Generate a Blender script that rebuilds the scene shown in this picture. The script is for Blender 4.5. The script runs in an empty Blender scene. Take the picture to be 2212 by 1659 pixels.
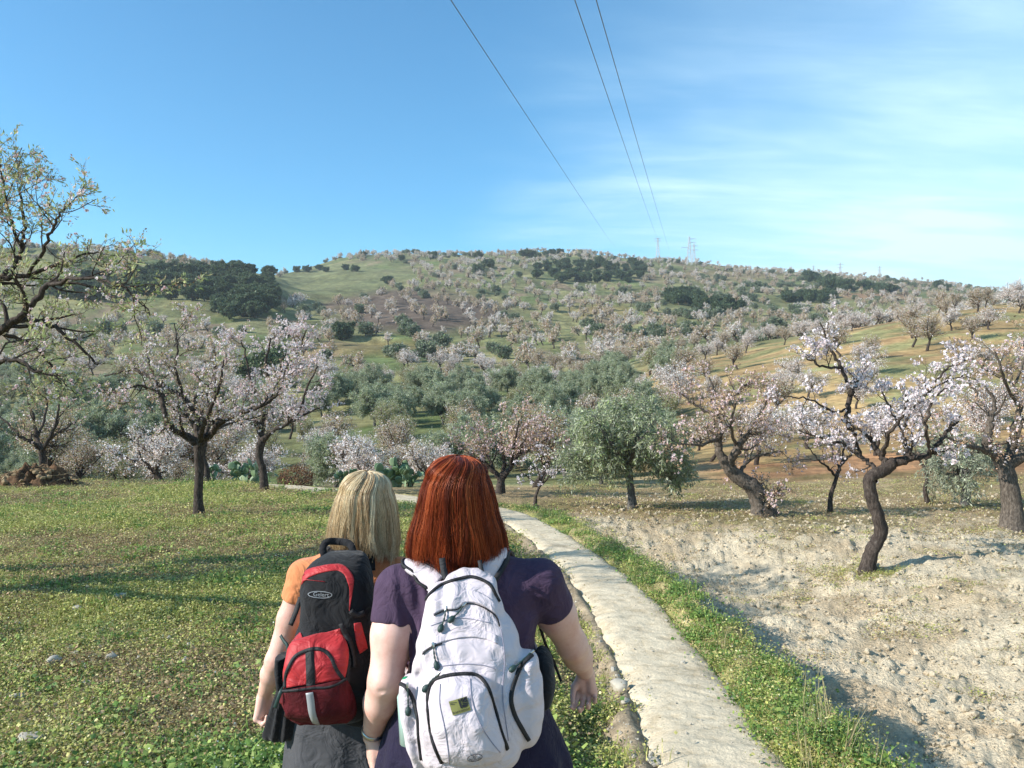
import bpy, math, random
import numpy as np
from mathutils import Vector, Matrix
from mathutils.bvhtree import BVHTree

random.seed(7)
RNG = np.random.default_rng(7)
SC = bpy.context.scene
COL = SC.collection

# ------------------------------------------------------------------ camera, sky, sun, exposure
F, CX, CY, H = 1720.0, 1106.0, 829.5, 1.82
cam = bpy.data.cameras.new('camera')
cam.sensor_width = 36.0
cam.lens = 36.0 * F / 2212.0
cam.clip_start, cam.clip_end = 0.05, 6000.0
cam_ob = bpy.data.objects.new('camera', cam)
COL.objects.link(cam_ob)
cam_ob.location = (0, 0, H)
cam_ob.rotation_euler = (math.pi / 2, 0, 0)
SC.camera = cam_ob

SUN_EL = math.radians(29)
SHAD = Vector((0.95, 0.31, 0)).normalized()          # the way shadows fall on level ground
ldir = Vector((SHAD.x * math.cos(SUN_EL), SHAD.y * math.cos(SUN_EL), -math.sin(SUN_EL)))
sun = bpy.data.lights.new('sun', 'SUN')
sun.energy = 5.0
sun.angle = math.radians(0.55)
sun.color = (1.0, 0.955, 0.88)
sun_ob = bpy.data.objects.new('sun', sun)
COL.objects.link(sun_ob)
sun_ob.rotation_euler = ldir.to_track_quat('-Z', 'Y').to_euler()
sun_ob.location = (-30, -20, 40)

world = bpy.data.worlds.new('World')
SC.world = world
world.use_nodes = True
nt = world.node_tree
nt.nodes.clear()
N, L = nt.nodes.new, nt.links.new
w_out = N('ShaderNodeOutputWorld')
w_bg = N('ShaderNodeBackground')
w_bg.inputs['Strength'].default_value = 0.105
L(w_bg.outputs[0], w_out.inputs[0])
sky = N('ShaderNodeTexSky')
sky.sky_type = 'NISHITA'
sky.sun_disc = False
sky.sun_elevation = SUN_EL
sky.sun_rotation = math.atan2(-ldir.x, -ldir.y)
sky.altitude = 600
sky.air_density = 1.0
sky.dust_density = 0.35
sky.ozone_density = 2.2
tint = N('ShaderNodeMix'); tint.data_type = 'RGBA'; tint.blend_type = 'MULTIPLY'
tint.inputs[0].default_value = 1.0
tint.inputs[7].default_value = (0.52, 1.14, 1.32, 1)
L(sky.outputs[0], tint.inputs[6])
tc = N('ShaderNodeTexCoord')
sep = N('ShaderNodeSeparateXYZ')
L(tc.outputs['Generated'], sep.inputs[0])
def wmath(op, a, b=None, clamp=False):
    n = N('ShaderNodeMath'); n.operation = op; n.use_clamp = clamp
    for i, v in enumerate((a, b)):
        if v is None: continue
        if isinstance(v, (int, float)): n.inputs[i].default_value = v
        else: L(v, n.inputs[i])
    return n.outputs[0]
def wrange(v, a, b, c=0.0, d=1.0):
    n = N('ShaderNodeMapRange'); n.interpolation_type = 'SMOOTHSTEP'
    L(v, n.inputs[0])
    for i, k in enumerate((a, b, c, d)): n.inputs[i + 1].default_value = k
    return n.outputs[0]
zc = wmath('ADD', wmath('MAXIMUM', sep.outputs[2], 0.0), 0.16)
pu = wmath('DIVIDE', sep.outputs[0], zc)
pv = wmath('DIVIDE', sep.outputs[1], zc)
comb = N('ShaderNodeCombineXYZ')
L(pu, comb.inputs[0]); L(pv, comb.inputs[1])
mp = N('ShaderNodeMapping'); mp.inputs['Rotation'].default_value = (0, 0, 0.5)
mp.inputs['Scale'].default_value = (0.55, 1.0, 1.0)
L(comb.outputs[0], mp.inputs[0])
n1 = N('ShaderNodeTexNoise'); n1.inputs['Scale'].default_value = 1.1; n1.inputs['Detail'].default_value = 4
n1.inputs['Roughness'].default_value = 0.55; n1.inputs['Distortion'].default_value = 0.5
L(mp.outputs[0], n1.inputs['Vector'])
mp2 = N('ShaderNodeMapping'); mp2.inputs['Rotation'].default_value = (0, 0, 0.25)
mp2.inputs['Scale'].default_value = (0.8, 3.0, 1.0)
L(comb.outputs[0], mp2.inputs[0])
n2 = N('ShaderNodeTexNoise'); n2.inputs['Scale'].default_value = 1.6; n2.inputs['Detail'].default_value = 7
n2.inputs['Roughness'].default_value = 0.62; n2.inputs['Distortion'].default_value = 0.35
L(mp2.outputs[0], n2.inputs['Vector'])
# thin high cloud lies over the eastern (+x) part of the sky
side = wrange(wmath('ADD', sep.outputs[0], wmath('MULTIPLY', n1.outputs[0], 0.35)), 0.08, 0.42)
body = wrange(n1.outputs[0], 0.30, 0.66, 0.15, 1.0)
fine = wrange(n2.outputs[0], 0.34, 0.72, 0.35, 1.0)
low = wrange(sep.outputs[2], 0.38, 0.05, 0.45, 1.0)
cl = wmath('MULTIPLY', wmath('MULTIPLY', body, fine), wmath('MULTIPLY', side, low))
veil = wmath('MULTIPLY', wrange(sep.outputs[0], 0.0, 0.55), wrange(sep.outputs[2], 0.42, 0.02, 0.16, 0.66))
cov = wmath('ADD', wmath('MULTIPLY', cl, 1.0), veil, True)
hz = wrange(sep.outputs[2], 0.22, -0.02, 0.0, 0.18)
cov = wmath('MAXIMUM', cov, hz)
mixc = N('ShaderNodeMix'); mixc.data_type = 'RGBA'
L(cov, mixc.inputs[0]); L(tint.outputs[2], mixc.inputs[6])
mixc.inputs[7].default_value = (5.4, 7.3, 8.2, 1)
L(mixc.outputs[2], w_bg.inputs['Color'])

SC.view_settings.view_transform = 'Standard'
SC.view_settings.look = 'None'
SC.view_settings.exposure = 0.72
SC.view_settings.gamma = 1.0
SC.view_settings.use_curve_mapping = False
SC.render.engine = 'CYCLES'
SC.cycles.max_bounces = 5
SC.cycles.diffuse_bounces = 2
SC.cycles.transparent_max_bounces = 8
SC.cycles.use_denoising = True

# ------------------------------------------------------------------ helpers
def P(px, py, d):
    """the world point at depth d that lies behind the photograph's point (px, py)"""
    return Vector(((px - CX) / F * d, d, H - (py - CY) / F * d))

def _hash(ix, iy, seed):
    h = (ix.astype(np.int64) * 374761393 + iy.astype(np.int64) * 668265263 + seed * 1442695041) & 0xffffffff
    h = ((h ^ (h >> 13)) * 1274126177) & 0xffffffff
    h = (h ^ (h >> 16)) & 0xffffffff
    return h.astype(np.float64) / 4294967295.0

def noise2(x, y, seed=0):
    x = np.asarray(x, float); y = np.asarray(y, float)
    ix, iy = np.floor(x), np.floor(y)
    fx, fy = x - ix, y - iy
    def g(dx, dy):
        a = _hash(ix + dx, iy + dy, seed) * 2 * np.pi
        return np.cos(a) * (fx - dx) + np.sin(a) * (fy - dy)
    u = fx * fx * fx * (fx * (fx * 6 - 15) + 10)
    v = fy * fy * fy * (fy * (fy * 6 - 15) + 10)
    a = g(0, 0) * (1 - u) + g(1, 0) * u
    b = g(0, 1) * (1 - u) + g(1, 1) * u
    return (a * (1 - v) + b * v) * 1.5

def fbm(x, y, oct=4, seed=0, gain=0.5):
    s, a, f = 0, 1, 1
    for o in range(oct):
        s = s + a * noise2(x * f, y * f, seed + o * 17)
        a *= gain; f *= 2.03
    return s

def sstep(a, b, x):
    t = np.clip((np.asarray(x, float) - a) / (b - a), 0, 1)
    return t * t * (3 - 2 * t)

def mesh_np(name, V, faces, mat=None, parent=None, colors=None, smooth=True, link=True, uv=None):
    """V (n,3); faces: one (m,k) int array or a list of such arrays"""
    if not isinstance(faces, (list, tuple)): faces = [faces]
    faces = [np.asarray(f, np.int64) for f in faces if len(f)]
    me = bpy.data.meshes.new(name)
    V = np.ascontiguousarray(V, np.float32)
    me.vertices.add(len(V)); me.vertices.foreach_set('co', V.ravel())
    loops = np.concatenate([f.ravel() for f in faces]) if faces else np.zeros(0, int)
    counts = np.concatenate([np.full(len(f), f.shape[1]) for f in faces]) if faces else np.zeros(0, int)
    starts = np.concatenate([[0], np.cumsum(counts)[:-1]]) if len(counts) else counts
    me.loops.add(len(loops)); me.loops.foreach_set('vertex_index', loops.astype(np.int32))
    me.polygons.add(len(counts)); me.polygons.foreach_set('loop_start', starts.astype(np.int32))
    me.polygons.foreach_set('use_smooth', np.full(len(counts), smooth))
    me.update(calc_edges=True)
    if colors is not None:
        a = me.color_attributes.new('Col', 'FLOAT_COLOR', 'POINT')
        c = np.ones((len(V), 4), np.float32); c[:, :3] = colors
        a.data.foreach_set('color', c.ravel())
    if mat: me.materials.append(mat)
    if not link: return me
    o = bpy.data.objects.new(name, me)
    COL.objects.link(o)
    if parent: o.parent = parent
    return o

def obj(name, me, parent=None):
    o = bpy.data.objects.new(name, me); COL.objects.link(o)
    if parent: o.parent = parent
    return o

def empty(name, loc, rz=0):
    o = bpy.data.objects.new(name, None); COL.objects.link(o)
    o.location = loc; o.rotation_euler = (0, 0, rz); o.empty_display_size = 0.2
    return o

def tag(o, label=None, cat=None, group=None, kind=None):
    if label: o['label'] = label
    if cat: o['category'] = cat
    if group: o['group'] = group
    if kind: o['kind'] = kind
    return o

# ------------------------------------------------------------------ materials
def newmat(name, rough=0.8, color=(0.5, 0.5, 0.5), spec=0.3):
    m = bpy.data.materials.new(name); m.use_nodes = True
    b = m.node_tree.nodes['Principled BSDF']
    b.inputs['Base Color'].default_value = (*color, 1)
    b.inputs['Roughness'].default_value = rough
    b.inputs['Specular IOR Level'].default_value = spec
    return m, m.node_tree, b

def noise_node(t, scale, detail=4, rough=0.55, coord='Object', vec=None):
    n = t.nodes.new('ShaderNodeTexNoise')
    n.inputs['Scale'].default_value = scale; n.inputs['Detail'].default_value = detail; n.inputs['Roughness'].default_value = rough
    if vec is None:
        c = t.nodes.new('ShaderNodeTexCoord'); vec = c.outputs[coord]
    t.links.new(vec, n.inputs['Vector'])
    return n

def add_bump(t, b, height, strength, dist):
    bp = t.nodes.new('ShaderNodeBump'); bp.inputs['Strength'].default_value = strength; bp.inputs['Distance'].default_value = dist
    t.links.new(height, bp.inputs['Height']); t.links.new(bp.outputs[0], b.inputs['Normal'])
    return bp

def ramp(t, fac, stops):
    r = t.nodes.new('ShaderNodeValToRGB')
    e = r.color_ramp.elements
    while len(e) > 1: e.remove(e[-1])
    e[0].position = stops[0][0]; e[0].color = (*stops[0][1], 1)
    for p, c in stops[1:]:
        k = e.new(p); k.color = (*c, 1)
    t.links.new(fac, r.inputs[0])
    return r

def mixmul(t, a, b, fac=1.0, mode='MULTIPLY'):
    m = t.nodes.new('ShaderNodeMix'); m.data_type = 'RGBA'; m.blend_type = mode
    m.inputs[0].default_value = fac
    t.links.new(a, m.inputs[6]); t.links.new(b, m.inputs[7])
    return m.outputs[2]

def mat_noisy(name, c1, c2, scale, rough=0.8, bump=0.3, bdist=0.01, spec=0.3, detail=5, coord='Object'):
    m, t, b = newmat(name, rough, c1, spec)
    n = noise_node(t, scale, detail, 0.6, coord)
    r = ramp(t, n.outputs[0], [(0.35, c1), (0.65, c2)])
    t.links.new(r.outputs[0], b.inputs['Base Color'])
    if bump: add_bump(t, b, n.outputs[0], bump, bdist)
    return m

def mat_attr(name, rough=0.7, transl=0.0, spec=0.2, noise=None):
    """colour from the mesh's own per-leaf colour attribute, with light passing through thin leaves and petals"""
    m, t, b = newmat(name, rough, (0.5,) * 3, spec)
    a = t.nodes.new('ShaderNodeAttribute'); a.attribute_name = 'Col'
    t.links.new(a.outputs['Color'], b.inputs['Base Color'])
    if transl:
        tr = t.nodes.new('ShaderNodeBsdfTranslucent'); t.links.new(a.outputs['Color'], tr.inputs[0])
        mx = t.nodes.new('ShaderNodeMixShader'); mx.inputs[0].default_value = transl
        out = t.nodes['Material Output']
        t.links.new(b.outputs[0], mx.inputs[1]); t.links.new(tr.outputs[0], mx.inputs[2]); t.links.new(mx.outputs[0], out.inputs[0])
    return m

M = {}
M['leaf'] = mat_attr('leaves', 0.55, 0.32, 0.35)
M['petal'] = mat_attr('petals', 0.7, 0.35, 0.1)
M['weed'] = mat_attr('weeds', 0.6, 0.28, 0.25)
def bark(name, c1, c2, c3):
    m, t, b = newmat(name, 0.9, c1, 0.15)
    c = t.nodes.new('ShaderNodeTexCoord')
    mp_ = t.nodes.new('ShaderNodeMapping'); mp_.inputs['Scale'].default_value = (1, 1, 0.35)
    t.links.new(c.outputs['Object'], mp_.inputs[0])
    n = noise_node(t, 38, 6, 0.7, vec=mp_.outputs[0])
    r = ramp(t, n.outputs[0], [(0.3, c1), (0.52, c2), (0.72, c3)])
    t.links.new(r.outputs[0], b.inputs['Base Color'])
    add_bump(t, b, n.outputs[0], 0.9, 0.02)
    return m
M['bark'] = bark('almond_bark', (0.018, 0.014, 0.012), (0.060, 0.046, 0.038), (0.14, 0.115, 0.095))
M['bark_old'] = bark('old_bark', (0.03, 0.024, 0.02), (0.11, 0.09, 0.072), (0.23, 0.19, 0.155))
M['bark_olive'] = bark('olive_bark', (0.05, 0.045, 0.04), (0.12, 0.11, 0.10), (0.22, 0.21, 0.19))

def tube(poly, rad, k=6, wob=0.0, seed=0):
    """verts, quads of one tapering tube along poly; rad per point"""
    p = np.asarray(poly, float); n = len(p)
    r = np.broadcast_to(np.asarray(rad, float), (n,))
    t = np.gradient(p, axis=0); t /= np.linalg.norm(t, axis=1)[:, None] + 1e-12
    ref = np.array([0.0, 0.0, 1.0]) if abs(t[0, 2]) < 0.9 else np.array([1.0, 0, 0])
    u = np.cross(t, ref)
    bad = np.linalg.norm(u, axis=1) < 0.15
    if bad.any():
        u[bad] = np.cross(t[bad], [0.7, 0.7, 0.0])
    u /= np.linalg.norm(u, axis=1)[:, None] + 1e-12
    for i in range(1, n):                       # keep the frame from flipping
        v = u[i - 1] - t[i] * np.dot(u[i - 1], t[i]); u[i] = v / (np.linalg.norm(v) + 1e-12)
    w = np.cross(t, u)
    a = np.linspace(0, 2 * np.pi, k, endpoint=False)
    rr = r[:, None] * np.ones(k)[None]
    if wob:
        rg = np.random.default_rng(seed)
        lob = rg.uniform(0, 2 * np.pi, 3)
        s = np.arange(n)[:, None]
        rr = rr * (1 + wob * (0.5 * np.sin(2 * a[None] + lob[0] + s * .35) + 0.5 * np.sin(3 * a[None] + lob[1] - s * .5) + 0.6 * rg.normal(0, .5, (n, k))))
    V = p[:, None] + rr[..., None] * (np.cos(a)[None, :, None] * u[:, None] + np.sin(a)[None, :, None] * w[:, None])
    i = np.arange(n * k).reshape(n, k); j = np.roll(i, -1, axis=1)
    Fq = np.stack([i[:-1], j[:-1], j[1:], i[1:]], -1).reshape(-1, 4)
    V = V.reshape(-1, 3)
    return V, Fq

class Buf:
    def __init__(s): s.V, s.F, s.C, s.n = [], {}, [], 0
    def add(s, V, Fc, C=None):
        s.F.setdefault(Fc.shape[1], []).append(Fc + s.n)
        s.V.append(V); s.n += len(V)
        if C is not None: s.C.append(np.broadcast_to(C, (len(V), 3)))
    def mesh(s, name, mat, smooth=True):
        if not s.V: return mesh_np(name, np.zeros((0, 3)), [], mat, link=False)
        return mesh_np(name, np.vstack(s.V), [np.vstack(v) for v in s.F.values()], mat,
                       colors=np.vstack(s.C) if s.C else None, smooth=smooth, link=False)

def unit(v): return v / (np.linalg.norm(v) + 1e-12)

# ------------------------------------------------------------------ the lie of the land
# heights are given along sight lines fanned out from where the photographer stands: for each bearing a section through
# the meadow, the hidden drop behind its edge, the valley and the hills beyond
DEP = np.array([0.3, 1.5, 3.8, 8, 14, 22, 27, 34, 45, 70, 110, 170, 240, 320, 420, 520, 620, 1000, 3000])
def near(x):   # drop below the eye in metres at 0.3, 1.5, 3.8
    return [1.82, 1.83, 1.87]
SECT = {
 -900: [1250, 1115, 1040, 1040, 1045, 1010, 900, 790, 690, 600, 515, 545, 580, 600, 660, 760],
    0: [1270, 1115, 1040, 1050, 1075, 1070, 955, 850, 762, 655, 528, 555, 585, 605, 670, 770],
  300: [1270, 1115, 1040, 1055, 1080, 1068, 955, 850, 765, 658, 549, 570, 592, 612, 672, 770],
  560: [1270, 1115, 1042, 1058, 1085, 1066, 950, 850, 768, 668, 577, 592, 600, 606, 672, 770],
  640: [1272, 1117, 1043, 1060, 1085, 1064, 945, 848, 770, 690, 640, 606, 580, 596, 660, 770],
  750: [1275, 1120, 1046, 1062, 1085, 1062, 940, 845, 768, 692, 642, 600, 557, 551, 630, 760],
  900: [1280, 1123, 1050, 1050, 1050, 1040, 935, 842, 762, 690, 640, 592, 556, 543, 610, 750],
 1100: [1285, 1126, 1056, 1046, 1042, 1030, 930, 845, 765, 698, 645, 596, 560, 541, 605, 750],
 1300: [1288, 1128, 1062, 1048, 1036, 1010, 915, 835, 762, 702, 650, 604, 566, 545, 600, 750],
 1500: [1290, 1128, 1064, 1046, 1020, 968, 850, 778, 745, 706, 660, 618, 586, 564, 605, 750],
 1650: [1292, 1128, 1064, 1042, 1005, 945, 815, 738, 745, 706, 664, 626, 598, 580, 612, 750],
 1800: [1294, 1128, 1064, 1038, 992, 925, 780, 705, 742, 706, 668, 634, 608, 590, 615, 750],
 2000: [1296, 1130, 1062, 1032, 982, 905, 755, 674, 720, 700, 668, 642, 626, 610, 625, 750],
 2212: [1300, 1132, 1060, 1028, 972, 890, 735, 646, 690, 690, 668, 650, 644, 634, 640, 750],
 3000: [1310, 1140, 1060, 1020, 965, 870, 700, 600, 640, 670, 660, 650, 645, 640, 650, 750],
}
PXK = np.array(sorted(SECT))
LD = np.log(DEP)
_gld = np.linspace(LD[0], LD[-1], 460)
_gpx = np.linspace(-900, 3000, 313)
_tab = []
for k in PXK:
    z = [H - v for v in near(k)] + [H - (py - CY) / F * d for py, d in zip(SECT[k], DEP[3:])]
    # interpolate the sight-line tangent rather than the height: smooth in perspective
    t = (np.array(z) - H) / DEP
    _tab.append(np.interp(_gld, LD, t))
_tab = np.array(_tab)
_grid = np.array([np.interp(_gpx, PXK, _tab[:, j]) for j in range(len(_gld))]).T   # [px, ld]
def _blur(a, ax, s):
    r = int(3 * s) + 1
    k = np.exp(-0.5 * (np.arange(-r, r + 1) / s) ** 2); k /= k.sum()
    pad = [(0, 0), (0, 0)]; pad[ax] = (r, r)
    b = np.pad(a, pad, mode='edge')
    return np.apply_along_axis(lambda v: np.convolve(v, k, 'valid'), ax, b)
_ref = -H / np.exp(_gld)                              # take the flat-ground term out so the blur leaves the near ground level
_grid = _blur(_grid - _ref, 0, 2.2)
_grid = _blur(_grid, 1, 3.2) + _ref

def T0(x, y):
    """smooth ground height"""
    x = np.asarray(x, float); y = np.asarray(y, float)
    th = np.arctan2(x, y); r = np.hypot(x, y) + 1e-6
    tc_ = np.clip(th, -0.86, 0.83)
    d = np.clip(r * np.cos(tc_), 0.3, 2900)
    px = np.clip(CX + F * np.tan(tc_), -899, 2999)
    u = (px + 900) / 3900 * (len(_gpx) - 1)
    v = (np.log(d) - _gld[0]) / (_gld[-1] - _gld[0]) * (len(_gld) - 1)
    i = np.clip(u.astype(int), 0, len(_gpx) - 2); j = np.clip(v.astype(int), 0, len(_gld) - 2)
    fu, fv = u - i, v - j
    t = (_grid[i, j] * (1 - fu) + _grid[i + 1, j] * fu) * (1 - fv) + (_grid[i, j + 1] * (1 - fu) + _grid[i + 1, j + 1] * fu) * fv
    z = H + t * d
    back = sstep(0.9, 2.0, np.abs(th))
    zb = 0.02 * r - 0.02 + 14 * sstep(60, 260, r) + 30 * sstep(300, 900, r)
    return z * (1 - back) + zb * back

def ground_hit(px, py):
    ds = np.geomspace(2.0, 900, 5000)
    z = H - (py - CY) / F * ds
    g = T0((px - CX) / F * ds, ds)
    k = np.argmax(g >= z)
    return ds[k]

# centre line of the path, from behind the photographer to the bend beyond the two walkers
_pp = [(1570, 1659), (1478, 1500), (1416, 1400), (1346, 1300), (1243, 1200), (1135, 1128), (1045, 1100), (935, 1086), (850, 1074), (765, 1063), (690, 1058)]
_pc = [np.array([1.9, -3.0]), np.array([1.45, 0.0]), np.array([1.2, 2.2])]
for px_, py_ in _pp:
    d_ = ground_hit(px_, py_)
    _pc.append(np.array([(px_ - CX) / F * d_, d_]))
_pc += [_pc[-1] + np.array([-1.5, 1.6]), _pc[-1] + np.array([-2.6, 5.0])]
_pc = np.array(_pc)
def catmull(pts, n):
    p = np.vstack([2 * pts[0] - pts[1], pts, 2 * pts[-1] - pts[-2]])
    out = []
    for i in range(1, len(p) - 2):
        t = np.linspace(0, 1, n, endpoint=False)[:, None]
        out.append(0.5 * ((2 * p[i]) + (-p[i - 1] + p[i + 1]) * t + (2 * p[i - 1] - 5 * p[i] + 4 * p[i + 1] - p[i + 2]) * t ** 2 + (-p[i - 1] + 3 * p[i] - 3 * p[i + 1] + p[i + 2]) * t ** 3))
    out.append(p[-2][None])
    return np.vstack(out)
PATH = catmull(_pc, 14)
_seg = np.diff(PATH, axis=0); _sl = np.linalg.norm(_seg, axis=1); PARC = np.concatenate([[0], np.cumsum(_sl)])

def path_sd(x, y):
    """signed distance to the path's centre line (right of it positive) and arc position"""
    x = np.asarray(x, float).ravel(); y = np.asarray(y, float).ravel()
    best = np.full(x.shape, 1e9); sd = np.zeros(x.shape); arc = np.zeros(x.shape)
    for i in range(len(_seg)):
        ax, ay = PATH[i]; dx, dy = _seg[i]; l2 = _sl[i] ** 2 + 1e-12
        t = np.clip(((x - ax) * dx + (y - ay) * dy) / l2, 0, 1)
        ex, ey = x - ax - t * dx, y - ay - t * dy
        q = ex * ex + ey * ey
        m = q < best
        best[m] = q[m]
        s = np.sqrt(q[m]) * np.where(dx * ey[m] - dy * ex[m] > 0, -1, 1)
        sd[m] = s; arc[m] = PARC[i] + t[m] * _sl[i]
    return sd, arc

def half_w(y):
    return 0.345 + 0.28 * sstep(13.5, 17.5, y)

def ground_z(x, y, full=False):
    """ground with its banks, furrows, clods and terraces"""
    x = np.asarray(x, float); y = np.asarray(y, float); shp = x.shape
    x = x.ravel(); y = y.ravel()
    z = T0(x, y); r = np.hypot(x, y)
    sd = np.full(x.shape, 99.0); nearm = (r < 34) & (y > -6)
    if nearm.any(): sd[nearm] = path_sd(x[nearm], y[nearm])[0]
    wob = 0.10 * noise2(x * 1.3, y * 1.3, 5) + 0.05 * noise2(x * 4, y * 4, 6)
    hw = half_w(y)
    s = sd + wob
    fade = 1 - sstep(11.0, 16.0, y)
    # field right of the verge lies lower, with a cut bank that throws a shadow
    bank = sstep(0.72, 0.80, s) * (1 - sstep(2.2, 5.0, s))
    z = z - fade * bank * (0.44 + 0.05 * noise2(x * .8, y * .8, 8))
    # verge stands a little proud
    z = z + 0.07 * fade * sstep(0.40, 0.5, s) * (1 - sstep(0.70, 0.78, s)) * (1 + noise2(x * 3, y * 3, 9))
    # eroded gully left of the path
    gul = sstep(-0.90, -0.78, s) * (1 - sstep(-0.66, -0.36, s))
    z = z - fade * gul * 0.17
    z = z - 0.07 * (1 - sstep(hw - 0.06, hw + 0.07, np.abs(sd)))
    left = sd < 0
    m = (r < 40)
    zone_f = ((s > 0.78) & (y < 30) & m) * 1.0
    zm = np.zeros_like(z)
    a = m & (zone_f < .5)
    zm[a] = 0.035 * fbm(x[a] * 1.1, y[a] * 1.1, 3, 11) + 0.012 * noise2(x[a] * 9, y[a] * 9, 12)
    b = m & (zone_f > .5)
    if b.any():
        xb, yb = x[b], y[b]
        ph = 1 - sstep(13, 24, yb)
        rid = 1 - np.abs(fbm(xb * 2.1 + 0.6 * yb, yb * 2.3, 4, 21)) * 1.6
        fur = np.sin((xb * 0.55 - yb * 0.83) * 2 * np.pi / 0.75 + 1.6 * noise2(xb * .7, yb * .7, 22))
        lump = np.maximum(noise2(xb * 6.5, yb * 6.5, 23), 0) + 0.6 * np.maximum(noise2(xb * 14, yb * 14, 24), 0)
        zm[b] = (0.030 * rid + 0.030 * fur * (0.6 + noise2(xb * .5, yb * .5, 25)) + 0.055 * np.maximum(noise2(xb * 5.0, yb * 5.0, 27), 0) ** .6 * (noise2(xb * 1.1, yb * 1.1, 28) > -.2) + 0.034 * lump + 0.010 * noise2(xb * 30, yb * 30, 26)) * (0.45 + 0.55 * ph) - 0.05
    z = z + zm
    # distant slopes: swells and the low steps of old terraces
    g = sstep(30, 120, r)
    z = z + g * (0.9 * fbm(x / 26, y / 26, 3, 31) + 2.2 * sstep(150, 400, r) * fbm(x / 70, y / 70, 3, 32))
    tz = z / 3.4 + 0.5 * noise2(x / 60, y / 60, 33)
    tf = tz - np.floor(tz)
    tmask = sstep(-0.15, 0.25, noise2(x / 55, y / 90, 34)) * sstep(60, 110, r)
    z = z + tmask * 1.5 * (sstep(0.80, 0.98, tf) - tf)
    return z.reshape(shp)

def gz(x, y):
    return float(ground_z(np.array([x]), np.array([y]))[0])

# polar sheet
_fine = np.radians(np.arange(-35.5, 35.6, 0.105))
_coarse = np.radians(np.concatenate([np.arange(36.2, 60, 0.9), np.arange(60, 180, 3.0)]))
TH = np.concatenate([-_coarse[::-1], _fine, _coarse])
RR = np.concatenate([[0.02, 0.5, 1.0, 1.5, 2.0], np.exp(np.arange(np.log(2.4), np.log(30), 0.0088)), np.exp(np.arange(np.log(30), np.log(760), 0.0145)), np.geomspace(770, 3200, 22)])
nr, nth = len(RR), len(TH)
RG, TG = np.meshgrid(RR, TH, indexing='ij')
GX, GY = RG * np.sin(TG), RG * np.cos(TG)
GZ = ground_z(GX, GY)
SDG = np.full(GX.shape, 99.0)
_m = (RG < 40) & (GY > -6)
SDG[_m] = path_sd(GX[_m], GY[_m])[0]

# natural colours of the soils and of what grows on them
def lerp(a, b, t):
    return a * (1 - t[..., None]) + np.asarray(b) * t[..., None]
pxg = CX + F * GX / np.maximum(GY, 0.1)
colr = np.zeros(GX.shape + (3,))
n_a = fbm(GX / 3.1, GY / 3.1, 4, 41); n_b = fbm(GX / 1.1, GY / 1.1, 3, 42); n_c = fbm(GX / 30, GY / 30, 4, 43)
mead = lerp(np.broadcast_to([0.26, 0.245, 0.085], colr.shape), [0.31, 0.25, 0.13], sstep(-0.2, 0.5, n_a))
mead = lerp(mead, [0.11, 0.135, 0.035], sstep(0.1, 0.6, -n_b) * 0.6)
pale = lerp(np.broadcast_to([0.70, 0.585, 0.41], colr.shape), [0.57, 0.45, 0.295], sstep(-0.1, 0.6, n_b))
tan_ = lerp(np.broadcast_to([0.38, 0.275, 0.155], colr.shape), [0.27, 0.215, 0.105], sstep(-0.2, 0.5, n_a))
red = lerp(np.broadcast_to([0.35, 0.19, 0.095], colr.shape), [0.25, 0.17, 0.075], sstep(-0.1, 0.6, n_a))
field = lerp(pale, [0, 0, 0], np.zeros(GX.shape))
t1 = sstep(12.0, 16.5, GY + 2.0 * n_a)[..., None]
field = pale * (1 - t1) + tan_ * t1
t2 = sstep(24, 29, GY + 3 * n_a)[..., None] * sstep(1450, 1600, pxg)[..., None]
field = field * (1 - t2) + red * t2
t3 = sstep(33, 44, GY + 3 * n_a)[..., None]
ochre = lerp(np.broadcast_to([0.33, 0.225, 0.105], colr.shape), [0.21, 0.195, 0.085], sstep(-0.25, 0.35, fbm(GX / 9, GY / 5, 4, 44)))
ochre = lerp(ochre, [0.31, 0.18, 0.09], sstep(0.1, 0.5, fbm(GX / 14, GY / 8, 3, 45)) * 0.45)
field = field * (1 - t3) + ochre * t3
hill_g = lerp(np.broadcast_to([0.135, 0.14, 0.06], colr.shape), [0.20, 0.185, 0.085], sstep(-0.3, 0.4, n_c))
hill_g = lerp(hill_g, [0.20, 0.15, 0.095], sstep(0.15, 0.6, fbm(GX / 22 + 9, GY / 40, 4, 46)))
hill_g = lerp(hill_g, [0.10, 0.13, 0.045], sstep(0.25, 0.6, fbm(GX / 17, GY / 30, 3, 47)) * 0.8)
# a dark ploughed knoll in the middle distance
pyg = CY - (GZ - H) * F / np.maximum(GY, 0.1)
def blob(cx, cy, rx, ry, soft=0.5):
    return 1 - sstep(1 - soft, 1 + soft, ((pxg - cx) / rx) ** 2 + ((pyg - cy) / ry) ** 2 + 0.5 * n_c)
far_ = sstep(110, 150, GY)
hill_g = lerp(hill_g, [0.11, 0.08, 0.058], blob(900, 672, 190, 45) * far_)
hill_g = lerp(hill_g, [0.20, 0.155, 0.065], blob(800, 752, 150, 16) * far_ * 0.8)
hill_g = lerp(hill_g, [0.22, 0.165, 0.07], blob(1290, 672, 90, 14) * far_ * 0.7)
hill_g = lerp(hill_g, [0.15, 0.155, 0.07], blob(720, 600, 150, 30) * far_ * 0.9)
hill_g = lerp(hill_g, [0.27, 0.15, 0.09], blob(1880, 640, 90, 7) * far_ * 0.8)
hill_g = lerp(hill_g, [0.24, 0.18, 0.10], blob(1560, 595, 130, 10) * far_ * 0.7)
is_field = (SDG > 0.80) & (RG < 40)
rightw = sstep(1250, 1450, pxg) * (GY > 0)
slope_m = (rightw * (1 - sstep(112, 135, GY)) * sstep(24, 30, GY))[..., None]
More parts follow.
